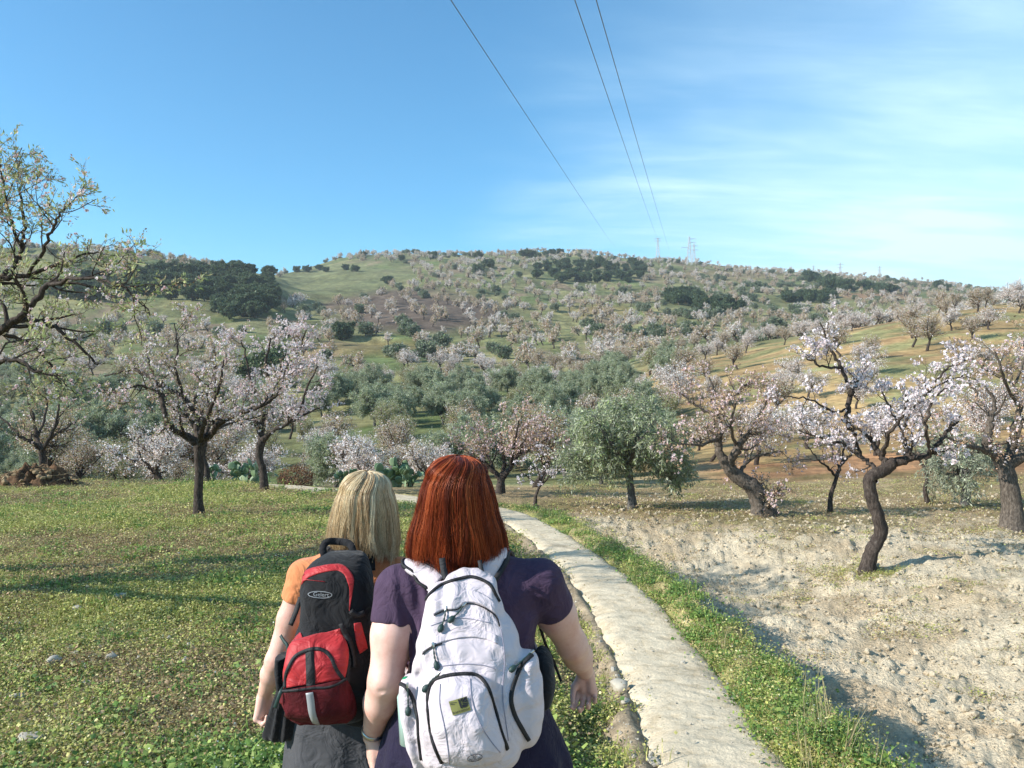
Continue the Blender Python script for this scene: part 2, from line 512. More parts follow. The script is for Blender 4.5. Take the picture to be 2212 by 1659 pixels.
base = hill_g * (1 - slope_m) + field * slope_m
isnear = (1 - sstep(23.0, 30.0, GY))[..., None] * (GY > -999)[..., None]
nearc = np.where(is_field[..., None], field, mead)
colr = base * (1 - isnear) + nearc * isnear
# bare dirt beside the path
dirt = ((1 - sstep(0.35, 0.75, np.abs(SDG + 0.25 + 0.25 * n_b))) * (RG < 30))[..., None]
colr = colr * (1 - dirt) + np.array([0.27, 0.215, 0.145]) * dirt

# ground material: attribute colour broken up at three scales, with relief
def mat_ground(name, s1, s2, s3, lo, hi, bump, bdist):
    m, t, b = newmat(name, 0.95, (0.3,) * 3, 0.1)
    a = t.nodes.new('ShaderNodeAttribute'); a.attribute_name = 'Col'
    g = t.nodes.new('ShaderNodeNewGeometry')
    c = a.outputs['Color']
    last = None
    for s, k in ((s1, 1.0), (s2, 1.0), (s3, 0.8)):
        n = noise_node(t, s, 5, 0.62, vec=g.outputs['Position'])
        r = ramp(t, n.outputs[0], [(0.30, (lo,) * 3), (0.70, (hi,) * 3)])
        c = mixmul(t, c, r.outputs[0], k)
        last = n
    t.links.new(c, b.inputs['Base Color'])
    add_bump(t, b, last.outputs[0], bump, bdist)
    return m
M['meadow'] = mat_ground('meadow_soil', 1.5, 9, 55, 0.62, 1.38, 0.7, 0.02)
M['field'] = mat_ground('ploughed_soil', 1.4, 11, 38, 0.82, 1.16, 1.0, 0.06)
M['hill'] = mat_ground('hill_soil', 0.06, 0.35, 1.6, 0.62, 1.40, 0.5, 0.25)

idx = np.arange(nr * nth).reshape(nr, nth)
wrap = np.concatenate([idx, idx[:, :1]], axis=1)
Q = np.stack([wrap[:-1, :-1], wrap[:-1, 1:], wrap[1:, 1:], wrap[1:, :-1]], axis=-1)    # quads [r, th]
cls = np.full((nr - 1, nth), 2)
rq = RG[:-1, :]; sq = SDG[:-1, :]
cls[(rq < 25.0)] = 0
cls[(rq < 25.0) & (sq > 0.80)] = 1
Vall = np.stack([GX, GY, GZ], -1).reshape(-1, 3); Call = colr.reshape(-1, 3)
def sub_sheet(name, k, mat):
    f = Q[cls == k]
    u, inv = np.unique(f.ravel(), return_inverse=True)
    o = mesh_np(name, Vall[u], inv.reshape(f.shape)[:, ::-1], mat, colors=Call[u])
    o['kind'] = 'structure'
    return o
meadow = sub_sheet('meadow', 0, M['meadow'])
pfield = sub_sheet('ploughed_field', 1, M['field'])
hills = sub_sheet('hillside', 2, M['hill'])
tag(meadow, 'sloping meadow of short green and yellowish weeds left of the path', kind='structure')
tag(pfield, 'pale ploughed soil of the orchard right of the path', kind='structure')
tag(hills, 'terraced hillsides of grass, ochre and brown soil behind the valley', kind='structure')

# the path: a worn strip of cemented earth with a crumbled left edge
M['path'] = None
m, t, b = newmat('path_surface', 0.92, (0.4, 0.35, 0.27), 0.15)
g_ = t.nodes.new('ShaderNodeNewGeometry')
na = noise_node(t, 1.6, 5, 0.6, vec=g_.outputs['Position']); nb = noise_node(t, 60, 6, 0.7, vec=g_.outputs['Position'])
ra = ramp(t, na.outputs[0], [(0.3, (0.50, 0.415, 0.29)), (0.55, (0.60, 0.505, 0.36)), (0.75, (0.38, 0.30, 0.20))])
nc = noise_node(t, 5.5, 6, 0.75, vec=g_.outputs['Position']); rc = ramp(t, nc.outputs[0], [(0.36, (0.78, 0.75, 0.70)), (0.5, (1.0,) * 3), (0.68, (1.07,) * 3)])
rb = ramp(t, nb.outputs[0], [(0.28, (0.72,) * 3), (0.5, (1.0,) * 3), (0.74, (1.16,) * 3)])
t.links.new(mixmul(t, mixmul(t, ra.outputs[0], rb.outputs[0]), rc.outputs[0]), b.inputs['Base Color'])
add_bump(t, b, nc.outputs[0], 0.7, 0.035)
M['path'] = m
_pd = catmull(_pc, 90)
tng = np.gradient(_pd, axis=0); tng /= np.linalg.norm(tng, axis=1)[:, None] + 1e-9
nrm = np.stack([tng[:, 1], -tng[:, 0]], -1)          # to the right
K = 25
uu = np.linspace(-1, 1, K)
PV = []
arc = np.concatenate([[0], np.cumsum(np.linalg.norm(np.diff(_pd, axis=0), axis=1))])
hwv = half_w(_pd[:, 1])
el = 0.055 * noise2(arc * 1.7, arc * 0, 51) + 0.03 * noise2(arc * 6, arc * 0 + 3, 52)
er = 0.035 * noise2(arc * 1.9, arc * 0 + 7, 53) + 0.02 * noise2(arc * 7, arc * 0 + 9, 54)
for j, u in enumerate(uu):
    off = np.where(u < 0, u * (hwv + el), u * (hwv + er))
    p = _pd + nrm * off[:, None]
    zb = T0(p[:, 0], p[:, 1])
    edge = abs(u)
    zz = zb + 0.012 + 0.012 * noise2(p[:, 0] * 2, p[:, 1] * 2, 55) + 0.006 * noise2(p[:, 0] * 12, p[:, 1] * 12, 56)
    # worn hump down the middle, rounded and broken rims
    zz -= 0.032 * max(0, (edge - 0.62) / 0.38) ** 2
    zz -= (0.05 * np.maximum(0, noise2(arc * 2.3, arc * 0 + 1, 57) + 0.2) * sstep(-0.35, -0.95, u)) * (_pd[:, 1] < 12)
    PV.append(np.column_stack([p, zz]))
for sgn, e in ((-1, el), (1, er)):
    p = _pd + nrm * (sgn * (hwv + e + 0.10))[:, None]
    pz = np.column_stack([p, T0(p[:, 0], p[:, 1]) - 0.17])
    if sgn < 0: PV.insert(0, pz)
    else: PV.append(pz)
PV = np.array(PV); kk, npn = PV.shape[:2]
pi_ = np.arange(kk * npn).reshape(kk, npn)
PF = np.stack([pi_[:-1, :-1], pi_[:-1, 1:], pi_[1:, 1:], pi_[1:, :-1]], -1).reshape(-1, 4)
path_o = mesh_np('footpath', PV.reshape(-1, 3), PF[:, ::-1], M['path'])
tag(path_o, 'narrow pale footpath running ahead between meadow and ploughed field', kind='structure')
# ------------------------------------------------------------------ trees
def sub_branches(limbs, rng, levels, out):
    """limbs: list of (poly, r0, r1). levels: dicts n, len, ang, up, jit, t0, rf. out collects (poly, r0, r1, level)"""
    cur = limbs
    for li, lv in enumerate(levels):
        nxt = []
        for poly, r0, r1 in cur:
            m = len(poly); seg = np.linalg.norm(np.diff(poly, axis=0), axis=1).sum()
            nn = lv['n'] if not lv.get('perlen') else max(1, int(round(lv['perlen'] * seg)))
            for q in range(nn):
                t = lv.get('t0', .25) + (1 - lv.get('t0', .25)) * (q + rng.uniform(0, 1)) / nn
                f = t * (m - 1); i = min(int(f), m - 2); w = f - i
                p = poly[i] * (1 - w) + poly[i + 1] * w
                d = unit(poly[i + 1] - poly[i])
                a = lv['ang'] * rng.uniform(.6, 1.35)
                ax = unit(np.cross(d, rng.normal(size=3)))
                e = unit(d * math.cos(a) + np.cross(ax, d) * math.sin(a))
                Ln = lv['len'] * rng.uniform(.55, 1.35) * (1.1 - .35 * t)
                k = lv.get('k', 5); pts = [p]
                for s in range(k):
                    e = unit(e + rng.normal(0, lv['jit'], 3) + np.array([0, 0, lv['up']]))
                    pts.append(pts[-1] + e * Ln / k)
                rs = max((r0 * (1 - t) + r1 * t) * lv.get('rf', .6), lv.get('rmin', .004))
                nxt.append((np.array(pts), rs, max(rs * .35, lv.get('rmin', .004) * .6)))
        out += [(a, b, c, li + 1) for a, b, c in nxt]
        cur = nxt
    return cur

def spray(twigs, rng, per_m, jit, t0=0.1):
    """points and directions spread along twigs"""
    C, D = [], []
    for poly, r0, r1 in twigs:
        seg = np.diff(poly, axis=0); Ls = np.linalg.norm(seg, axis=1)
        n = rng.poisson(per_m * Ls.sum())
        if not n: continue
        t = rng.uniform(t0, 1.04, n) * (len(poly) - 1); i = np.clip(t.astype(int), 0, len(seg) - 1); w = t - i
        C.append(poly[i] + seg[i] * w[:, None] + rng.normal(0, jit, (n, 3)))
        D.append(seg[i] / (Ls[i][:, None] + 1e-9))
    if not C: return np.zeros((0, 3)), np.zeros((0, 3))
    return np.vstack(C), np.vstack(D)

def rand_unit(rng, n):
    v = rng.normal(size=(n, 3)); return v / np.linalg.norm(v, axis=1)[:, None]

def leaves(buf, C, D, rng, size, aspect, col, cvar=0.2, droop=0.0, sv=0.3, hang=0.5, flat=0.0):
    """pointed leaves, slightly folded (two triangles each)"""
    n = len(C)
    if not n: return
    a = rand_unit(rng, n) * 0.8 + D * hang; a[:, 2] -= droop
    a /= np.linalg.norm(a, axis=1)[:, None]
    w_ = rand_unit(rng, n)
    if flat:
        a[:, 2] *= 1 - flat; w_[:, :2] *= 1 - flat; w_[:, 2] = np.abs(w_[:, 2]) + .3
    b = np.cross(a, w_); b /= np.linalg.norm(b, axis=1)[:, None] + 1e-9
    s = (size * rng.lognormal(0, sv, n))[:, None]
    nn = np.cross(a, b)
    V = np.stack([C, C + a * s * .5 + b * s * aspect * .5, C + a * s, C + a * s * .5 - b * s * aspect * .5 + nn * s * .1], 1).reshape(-1, 3)
    i = np.arange(n * 4).reshape(n, 4)
    col = np.asarray(col, float)
    if col.ndim == 2: base = col[rng.integers(0, len(col), n)]
    else: base = np.broadcast_to(col, (n, 3))
    c = np.clip(base * rng.lognormal(0, cvar, (n, 1)), 0, .95)
    buf.add(V, i, np.repeat(c, 4, axis=0))

def flowers(buf, C, rng, size, col, cvar=0.06, sv=0.2, heart=None):
    """five-petalled open flowers: a cupped star of five faces"""
    n = len(C)
    if not n: return
    nz = rand_unit(rng, n); nz[:, 2] = nz[:, 2] * 0.8 + 0.2
    nz /= np.linalg.norm(nz, axis=1)[:, None]
    a = np.cross(nz, rand_unit(rng, n)); a /= np.linalg.norm(a, axis=1)[:, None] + 1e-9
    b = np.cross(nz, a)
    s = (size * .5 * rng.lognormal(0, sv, n))
    cols = np.asarray(col, float)
    base = cols[rng.integers(0, len(cols), n)] if cols.ndim == 2 else np.broadcast_to(cols, (n, 3))
    c = np.clip(base * rng.lognormal(0, cvar, (n, 1)), 0, .9)
    Vs = [C]; Cs = [c * 0.8 if heart is None else np.broadcast_to(heart, (n, 3))]
    for k in range(10):
        th = 2 * np.pi * k / 10; rr = 1.0 if k % 2 else 0.72
        Vs.append(C + (a * math.cos(th) + b * math.sin(th)) * (s * rr)[:, None] + nz * (s * .35)[:, None]); Cs.append(c)
    V = np.stack(Vs, 1).reshape(-1, 3); Cc = np.stack(Cs, 1).reshape(-1, 3)
    i = np.arange(n)[:, None] * 11
    tri = np.concatenate([np.stack([i[:, 0], i[:, 0] + 1 + (2 * k + 9) % 10, i[:, 0] + 1 + 2 * k, i[:, 0] + 1 + (2 * k + 1) % 10], -1) for k in range(5)])
    buf.add(V, tri, Cc)

def tufts(buf, C, rng, size, col, cvar=0.1):
    """far blossom or foliage: small bent quads"""
    n = len(C)
    if not n: return
    a = rand_unit(rng, n); b = np.cross(a, rand_unit(rng, n)); b /= np.linalg.norm(b, axis=1)[:, None] + 1e-9
    s = (size * .5 * rng.lognormal(0, .3, n))[:, None]
    V = np.stack([C - a * s, C - b * s * .8, C + a * s, C + b * s * .8 + np.cross(a, b) * s * .5], 1).reshape(-1, 3)
    col = np.asarray(col, float)
    base = col[rng.integers(0, len(col), n)] if col.ndim == 2 else np.broadcast_to(col, (n, 3))
    c = np.clip(base * rng.lognormal(0, cvar, (n, 1)), 0, .9)
    buf.add(V, np.arange(n * 4).reshape(n, 4), np.repeat(c, 4, axis=0))

PINK = np.array([[.87, .79, .76], [.86, .76, .74], [.89, .85, .82], [.80, .67, .64]])
WHITE = np.array([[.90, .88, .88], [.90, .87, .87], [.86, .79, .80]])
CALYX = np.array([[.40, .24, .16], [.46, .30, .19], [.34, .25, .14], [.52, .40, .26]])
NEWL = np.array([[.34, .39, .15], [.41, .44, .19], [.28, .33, .12], [.44, .39, .20]])
OLIV = np.array([[.29, .32, .21], [.37, .39, .27], [.22, .25, .15], [.45, .46, .34]])
OLIV2 = np.array([[.28, .34, .15], [.35, .40, .19], [.21, .27, .10], [.42, .46, .26]])
OAK = np.array([[.075, .11, .050], [.10, .14, .06], [.055, .085, .038], [.13, .17, .08]])

def limb_mesh(branches, trunk_k=9):
    b = Buf()
    for it in branches:
        poly, r0, r1, lv = it[:4]
        n = len(poly); rad = np.linspace(r0, r1, n) if np.ndim(r0) == 0 else r0
        k = trunk_k if lv == 0 else 6 if lv == 1 else 4 if lv == 2 else 3
        V, Fq = tube(poly, rad, k, 0.08 if lv == 0 else 0.04 if lv == 1 else 0, seed=lv)
        b.add(V, Fq)
        if lv == 0:     # close the sawn or broken end
            c = len(V) - k; tip = V[c:].mean(0)[None]
            b.add(np.vstack([V[c:], tip]), np.array([[q, (q + 1) % k, k] for q in range(k)]))
    return b

def dense_poly(pts, n):
    p = catmull(np.array(pts, float), n)
    return p

def hero(name, label, group, base_px, d, trunk, limbs, levels, foliage, seed, barkm='bark', trunk_k=12, flare=1.35):
    """trunk, limbs: lists of (px, py, ddepth, radius_px) in the photograph's frame at depth d, built as solid wood"""
    rng = np.random.default_rng(seed)
    bx, by = base_px
    if 0 < bx < 2212 and by < 1500:             # stand it where that spot of ground really is
        ds = np.linspace(d * .75, d * 1.45, 1500); g_ = ground_z((bx - CX) / F * ds, ds); zr = H - (by - CY) / F * ds
        if (g_ >= zr).any(): d = float(ds[np.argmax(g_ >= zr)])
    x0 = (bx - CX) / F * d; base = Vector((x0, d, gz(x0, d)))
    zoff = base.z - (H - (by - CY) / F * d)
    root = empty(name, base); root['group'] = group
    tag(root, label, 'tree')
    def cv(pl, n=6):
        q = np.array([list(P(a, b_, d)) + [r_] for a, b_, c, r_ in pl])
        for i_, (a, b_, c, r_) in enumerate(pl):
            v = P(a, b_, d + c); q[i_, :3] = v
        q[:, 2] += zoff * np.array([max(0, 1 - (by - b_) / 250.0) for a, b_, c, r_ in pl])
        q[:, :3] -= np.array(base)
        r = q[:, 3] / F * d
        q[:, 3] = r
        s = catmull(q, n)
        return s[:, :3], s[:, 3]
    out = []; tp, tr = cv(trunk)
    lead = np.linalg.norm(tp - tp[0], axis=1)
    tr = tr * (1 + (flare - 1) * np.exp(-lead / 0.12))
    tp = np.vstack([tp[0] - [0, 0, .12], tp]); tr = np.concatenate([[tr[0] * 1.05], tr])
    jn = np.random.default_rng(seed + 5)
    tp[2:-1] += jn.normal(0, .003, (len(tp) - 3, 3)); tr = tr * (1 + jn.normal(0, .02, len(tr)))
    out.append((tp, tr, 0, 0))
    seeds = []
    for lb in limbs:
        lp, lr = cv(lb)
        lp[1:] += jn.normal(0, .012, (len(lp) - 1, 3))
        out.append((lp, lr, 0, 0)); seeds.append((lp, lr[0], lr[-1]))
    wood_levels = []
    tw = sub_branches(seeds, rng, levels, wood_levels)
    allb = out + wood_levels
    tm = Buf()
    tb = limb_mesh(out[:1], trunk_k).mesh('trunk', M[barkm])
    obj('trunk', tb, root)
    bb = limb_mesh(out[1:] + wood_levels, 8).mesh('branches', M[barkm])
    obj('branches', bb, root)
    fb = Buf(); foliage(fb, tw, wood_levels, rng)
    obj('crown', fb.mesh('crown', M['leaf'], smooth=False), root)
    return root

def fol(kinds):
    """kinds: list of (what, per_m, jitter, size, extra)"""
    def f(buf, tw, wl, rng):
        last = [(a, b, c) for a, b, c in tw]
        mid = [(a, b, c) for a, b, c, l in wl]
        for what, per, jit, size, *ex in kinds:
            bl = what in ('pink', 'white')
            C, D = spray(mid if (ex and ex[0] == 'all') else last, rng, per / (3.0 if bl else 1), jit)
            if bl: C = np.repeat(C, 3, axis=0) + rng.normal(0, size * .42, (len(C) * 3, 3))
            if what == 'pink': flowers(buf, C, rng, size, PINK, heart=(.5, .16, .2))
            elif what == 'white': flowers(buf, C, rng, size, WHITE, heart=(.55, .35, .36))
            elif what == 'calyx': leaves(buf, C, D, rng, size, .6, CALYX, .25)
            elif what == 'new': leaves(buf, C, D, rng, size, .3, NEWL, .22, hang=.9)
            elif what == 'olive': leaves(buf, C, D, rng, size, .24, OLIV, .28, droop=.25, hang=.7)
            elif what == 'olive2': leaves(buf, C, D, rng, size, .24, OLIV2, .28, droop=.3, hang=.7)
            elif what == 'oak': leaves(buf, C, D, rng, size, .6, OAK, .3)
    return f

LV = lambda n1, l1, n2, l2, n3, l3, up=0.05, jit=0.2, a=0.9: [
    dict(n=max(3, int(n1 * .85)), len=l1, ang=a, up=up, jit=jit, t0=.15, rf=.45, rmin=.006),
    dict(n=max(3, n2 - 1), len=l2, ang=.8, up=up, jit=jit, t0=.15, rf=.45, rmin=.003),
    dict(n=n3, len=l3, ang=.75, up=up * .6, jit=jit * .8, t0=.1, rf=.6, rmin=.0019, k=3)]

G_NEAR = 'almond trees standing near the path'
# left of the path -------------------------------------------------
hero('almond_tree', 'almond tree with a straight dark trunk and wide forked crown standing alone on the meadow', G_NEAR, (430, 1116), 14.0,
     [(430, 1116, 0, 10.5), (428, 1070, 0, 9.5), (431, 1020, 0, 9.5), (429, 975, 0, 10), (430, 950, 0, 12)],
     [[(428, 955, 0, 9), (400, 942, -.1, 7.5), (372, 925, -.3, 6.5), (355, 890, -.4, 5.5), (347, 850, -.3, 5), (330, 820, -.2, 4), (285, 800, .1, 2.5), (225, 812, .3, 1.5)],
      [(430, 955, 0, 9), (424, 925, .1, 7), (418, 890, .2, 6), (398, 862, .2, 5.5), (370, 842, .3, 4.5), (335, 815, .5, 3.5), (318, 770, .6, 2)],
      [(430, 955, 0, 8), (430, 920, .5, 5.5), (420, 880, .9, 5), (425, 855, 1.0, 4.2), (452, 850, 1.1, 3.6), (462, 800, 1.2, 3), (466, 760, 1.2, 1.6)],
      [(432, 955, 0, 9), (452, 940, -.2, 7), (475, 915, -.5, 6), (510, 895, -.7, 5), (560, 880, -.9, 3.6), (600, 850, -1.0, 2.6), (618, 800, -1.0, 1.6)],
      [(432, 955, 0, 8), (440, 920, -.6, 5), (455, 880, -1.0, 4), (475, 830, -1.2, 3), (480, 780, -1.2, 1.6)],
      [(398, 862, .2, 4), (380, 800, 0, 3), (384, 740, -.1, 1.8), (378, 700, -.1, 1.2)],
      [(452, 940, -.2, 4), (480, 920, .4, 3.4), (530, 905, .9, 2.6), (580, 895, 1.2, 1.5)],
      [(347, 850, -.3, 3), (310, 835, -.9, 2.5), (260, 840, -1.2, 1.5)]],
     LV(8, .56, 6, .34, 4, .19, .09), fol([('pink', 9, .02, .038), ('white', 13, .02, .038), ('calyx', 34, .02, .028), ('new', 30, .02, .035)]), 11)
hero('almond_tree', 'almond tree in pink blossom with a curved dark trunk beside the prickly pears', G_NEAR, (570, 1060), 19.0,
     [(571, 1060, 0, 8.5), (569, 1020, 0, 8), (560, 985, 0, 8), (566, 950, 0, 9)],
     [[(566, 952, 0, 7), (558, 930, .2, 5), (548, 905, .3, 4), (520, 885, .4, 3), (495, 860, .4, 2)],
      [(566, 952, 0, 7), (565, 920, 0, 6), (572, 880, 0, 5), (580, 830, 0, 4), (575, 780, 0, 3), (585, 730, 0, 1.8)],
      [(567, 952, 0, 7), (590, 930, -.3, 5), (620, 915, -.4, 4), (650, 880, -.5, 3), (665, 830, -.5, 2), (690, 790, -.5, 1.5)],
      [(572, 880, 0, 4), (545, 830, .6, 3), (530, 770, .7, 2), (520, 730, .7, 1.4)],
      [(580, 830, 0, 3.5), (620, 790, .7, 3), (650, 750, .9, 2), (660, 715, .9, 1.4)],
      [(590, 930, 0, 3), (640, 905, .9, 2.4), (690, 880, 1.1, 1.6)],
      [(572, 880, 0, 3.5), (600, 830, -1, 3), (610, 770, -1.1, 2)]],
     LV(8, .62, 6, .38, 4, .22, .10), fol([('pink', 14, .03, .044), ('white', 30, .03, .044), ('calyx', 20, .02, .03), ('new', 5, .02, .03)]), 12)
hero('almond_tree', 'thin leaning almond tree half hidden behind the straight trunked one', G_NEAR, (448, 1046), 21.0,
     [(449, 1046, 0, 6.5), (446, 1010, 0, 5.5), (438, 985, 0, 5.5), (442, 960, 0, 5.5)],
     [[(442, 962, 0, 5), (448, 930, .2, 4), (462, 895, .3, 3), (490, 860, .4, 2)],
      [(442, 962, 0, 5), (425, 930, -.3, 4), (405, 895, -.4, 3), (380, 870, -.5, 1.6)],
      [(442, 962, 0, 4), (440, 920, .5, 3), (436, 870, .7, 2)]],
     LV(6, .7, 4, .4, 3, .2, .08), fol([('pink', 14, .03, .044), ('calyx', 30, .02, .034), ('new', 20, .02, .04)]), 13)
hero('almond_tree', 'small round headed almond tree behind the heap of earth at the meadow edge', G_NEAR, (92, 1022), 21.5,
     [(91, 1022, 0, 8), (90, 995, 0, 6.5), (92, 970, 0, 6.5), (90, 955, 0, 7)],
     [[(90, 957, 0, 5), (70, 940, -.2, 4.5), (45, 928, -.3, 3.5), (20, 905, -.3, 2.4), (-10, 880, -.2, 1.5)],
      [(90, 957, 0, 5), (80, 930, .3, 4), (72, 890, .4, 3), (60, 860, .5, 2)],
      [(90, 957, 0, 5), (105, 935, -.3, 4), (120, 905, -.4, 3.2), (125, 880, -.4, 2.4), (130, 850, -.4, 1.5)],
      [(105, 935, 0, 3), (135, 915, .3, 2.6), (165, 900, .4, 1.6)],
      [(80, 930, .3, 3), (100, 880, .8, 2.4), (95, 830, .9, 1.6)]],
     LV(6, .6, 5, .36, 3, .2, .07), fol([('pink', 6, .03, .044), ('calyx', 34, .03, .036), ('new', 34, .03, .042)]), 14)
# the close tree whose trunk stands left of the frame
hero('almond_tree', 'close almond tree reaching in over the left edge, leafing out green', G_NEAR, (-330, 1330), 8.6,
     [(-330, 1290, 0, 30), (-322, 1150, 0, 26), (-300, 1020, 0, 25), (-270, 920, 0, 25)],
     [[(-270, 925, 0, 20), (-200, 870, -.2, 15), (-110, 800, -.3, 11), (-30, 735, -.4, 9), (30, 695, -.5, 7), (80, 650, -.5, 6), (105, 615, -.5, 5), (150, 612, -.5, 3), (215, 625, -.5, 1.6)],
      [(-270, 925, 0, 20), (-180, 850, .4, 14), (-80, 775, .5, 10), (0, 718, .5, 8), (50, 690, .5, 7), (110, 700, .5, 5), (165, 745, .5, 3.6), (215, 790, .6, 2)],
      [(-270, 925, 0, 18), (-240, 820, .2, 14), (-160, 700, .3, 10), (-60, 640, .3, 8), (5, 600, .3, 7), (60, 595, .3, 5), (150, 560, .3, 3), (215, 545, .3, 1.6)],
      [(5, 600, .3, 5), (30, 570, .4, 5), (48, 540, .5, 4.4), (50, 480, .5, 3.4), (48, 420, .5, 2.4), (40, 350, .5, 1.4)],
      [(60, 595, .3, 4), (100, 530, -.1, 3.4), (120, 480, -.2, 2.6), (140, 440, -.2, 1.4)],
      [(48, 540, .5, 4), (20, 470, .3, 3), (8, 400, .2, 2), (0, 350, .2, 1.2)],
      [(-60, 640, .3, 6), (-40, 560, 0, 5), (-10, 480, -.1, 3), (0, 440, -.1, 2)],
      [(105, 615, -.5, 4), (190, 600, -.9, 3), (260, 620, -1.1, 2.4), (330, 680, -1.2, 1.4)],
      [(-110, 800, -.3, 7), (-40, 790, -.9, 5), (30, 780, -1.2, 3.6), (90, 800, -1.3, 2)],
      [(0, 718, .5, 5), (60, 740, .9, 4), (110, 790, 1.2, 3), (130, 830, 1.3, 1.6)],
      [(-270, 925, 0, 16), (-380, 820, 0, 12), (-440, 700, .2, 8), (-480, 600, .3, 4)],
      [(-240, 820, .2, 10), (-260, 700, -.6, 8), (-230, 580, -1, 4)]],
     LV(9, .52, 5, .28, 4, .16, .08, .22), fol([('new', 52, .015, .042), ('calyx', 22, .012, .022), ('pink', 6, .012, .034), ('white', 3, .012, .034)]), 15, trunk_k=16)
# right of the path ------------------------------------------------
hero('almond_tree', 'white flowering almond tree with a crooked S shaped trunk on the pale ploughed soil', G_NEAR, (1870, 1240), 9.2,
     [(1872, 1240, 0, 15), (1882, 1195, 0, 14), (1902, 1150, 0, 14.5), (1893, 1105, 0, 13), (1880, 1065, 0, 13), (1880, 1032, 0, 13), (1905, 1018, 0, 13), (1928, 1003, 0, 12)],
     [[(1922, 1004, 0, 11), (1945, 995, 0, 10), (1975, 990, -.1, 7), (2010, 978, -.3, 6), (2030, 955, -.4, 5), (2050, 930, -.4, 4), (2075, 900, -.4, 2)],
      [(1915, 1008, 0, 8), (1905, 985, .1, 6.5), (1890, 965, .2, 6), (1875, 940, .3, 4), (1850, 925, .4, 3), (1815, 905, .4, 2)],
      [(1890, 1040, 0, 6), (1885, 1008, .3, 5), (1858, 985, .5, 4.5), (1820, 960, .6, 3.6), (1775, 948, .7, 2.6), (1725, 930, .7, 1.6)],
      [(1960, 992, 0, 6), (1955, 960, .3, 5), (1950, 930, .4, 4), (1965, 895, .5, 3), (1985, 870, .5, 2.4), (2010, 850, .5, 1.4)],
      [(1905, 985, .1, 5), (1920, 940, -.4, 4), (1950, 900, -.6, 3), (1960, 850, -.7, 2)],
      [(2010, 978, -.3, 4), (2000, 930, -.9, 3.2), (2010, 880, -1, 2.4), (2040, 840, -1, 1.4)],
      [(1858, 985, .5, 4), (1845, 940, .5, 4.4), (1830, 905, .4, 6), (1836, 860, .4, 5.5), (1835, 835, .4, 5), (1815, 795, .4, 4), (1800, 760, .4, 3.4), (1785, 730, .4, 2.4), (1775, 700, .4, 1.4)],
      [(1836, 855, .4, 4), (1850, 830, .5, 3.4), (1862, 812, .6, 2)],
      [(1832, 880, .4, 3), (1800, 890, .1, 2.4), (1750, 862, -.1, 2), (1700, 858, -.2, 1.2)],
      [(1815, 795, .4, 3), (1775, 790, .1, 2.4), (1740, 770, 0, 1.4)],
      [(1965, 895, .5, 3), (2000, 850, .2, 2.6), (2045, 800, .1, 2.2), (2090, 775, .1, 1.4)],
      [(1985, 870, .5, 2.4), (2030, 830, .7, 2), (2080, 810, .8, 1.4)],
      [(1950, 930, .4, 3), (1920, 880, .9, 2.4), (1900, 830, 1.1, 1.6)]],
     LV(7, .30, 5, .20, 3, .13, .06, .2), fol([('white', 56, .018, .036), ('calyx', 30, .010, .017), ('new', 4, .01, .02)]), 21, trunk_k=14)
hero('almond_tree', 'old contorted almond tree with a thick leaning trunk between ploughed soil and red earth', G_NEAR, (1645, 1112), 16.0,
     [(1650, 1112, 0, 22), (1640, 1075, 0, 20), (1622, 1050, 0, 18), (1600, 1035, 0, 15), (1578, 1015, 0, 14), (1562, 992, 0, 13)],
     [[(1566, 997, 0, 11), (1553, 975, 0, 8), (1552, 950, 0, 7), (1557, 925, 0, 7), (1548, 900, .1, 6), (1556, 880, .1, 5), (1545, 850, .1, 3), (1530, 815, .1, 1.8)],
      [(1575, 1003, 0, 9), (1590, 975, -.2, 9), (1605, 950, -.3, 6), (1625, 940, -.4, 3), (1660, 930, -.5, 2)],
      [(1556, 880, .1, 4), (1590, 850, .3, 3.4), (1625, 820, .4, 2)],
      [(1548, 900, .1, 4), (1510, 880, .2, 3), (1470, 850, .3, 2)],
      [(1605, 950, -.3, 4), (1640, 900, -.1, 3), (1660, 860, 0, 2)],
      [(1553, 950, 0, 4), (1515, 960, -.6, 3), (1470, 960, -.8, 2)],
      [(1600, 1030, 0, 6), (1606, 1005, .3, 4), (1640, 985, .5, 3), (1690, 975, .6, 2)],
      [(1590, 975, 0, 4), (1580, 920, -.9, 3), (1590, 870, -1.2, 2)],
      [(1650, 1105, -.1, 13), (1660, 1085, -.15, 10), (1655, 1068, -.15, 7)]],
     LV(7, .52, 5, .32, 4, .19, .07), fol([('pink', 20, .03, .04), ('calyx', 56, .025, .034), ('new', 7, .02, .03)]), 22, 'bark_old', 14)
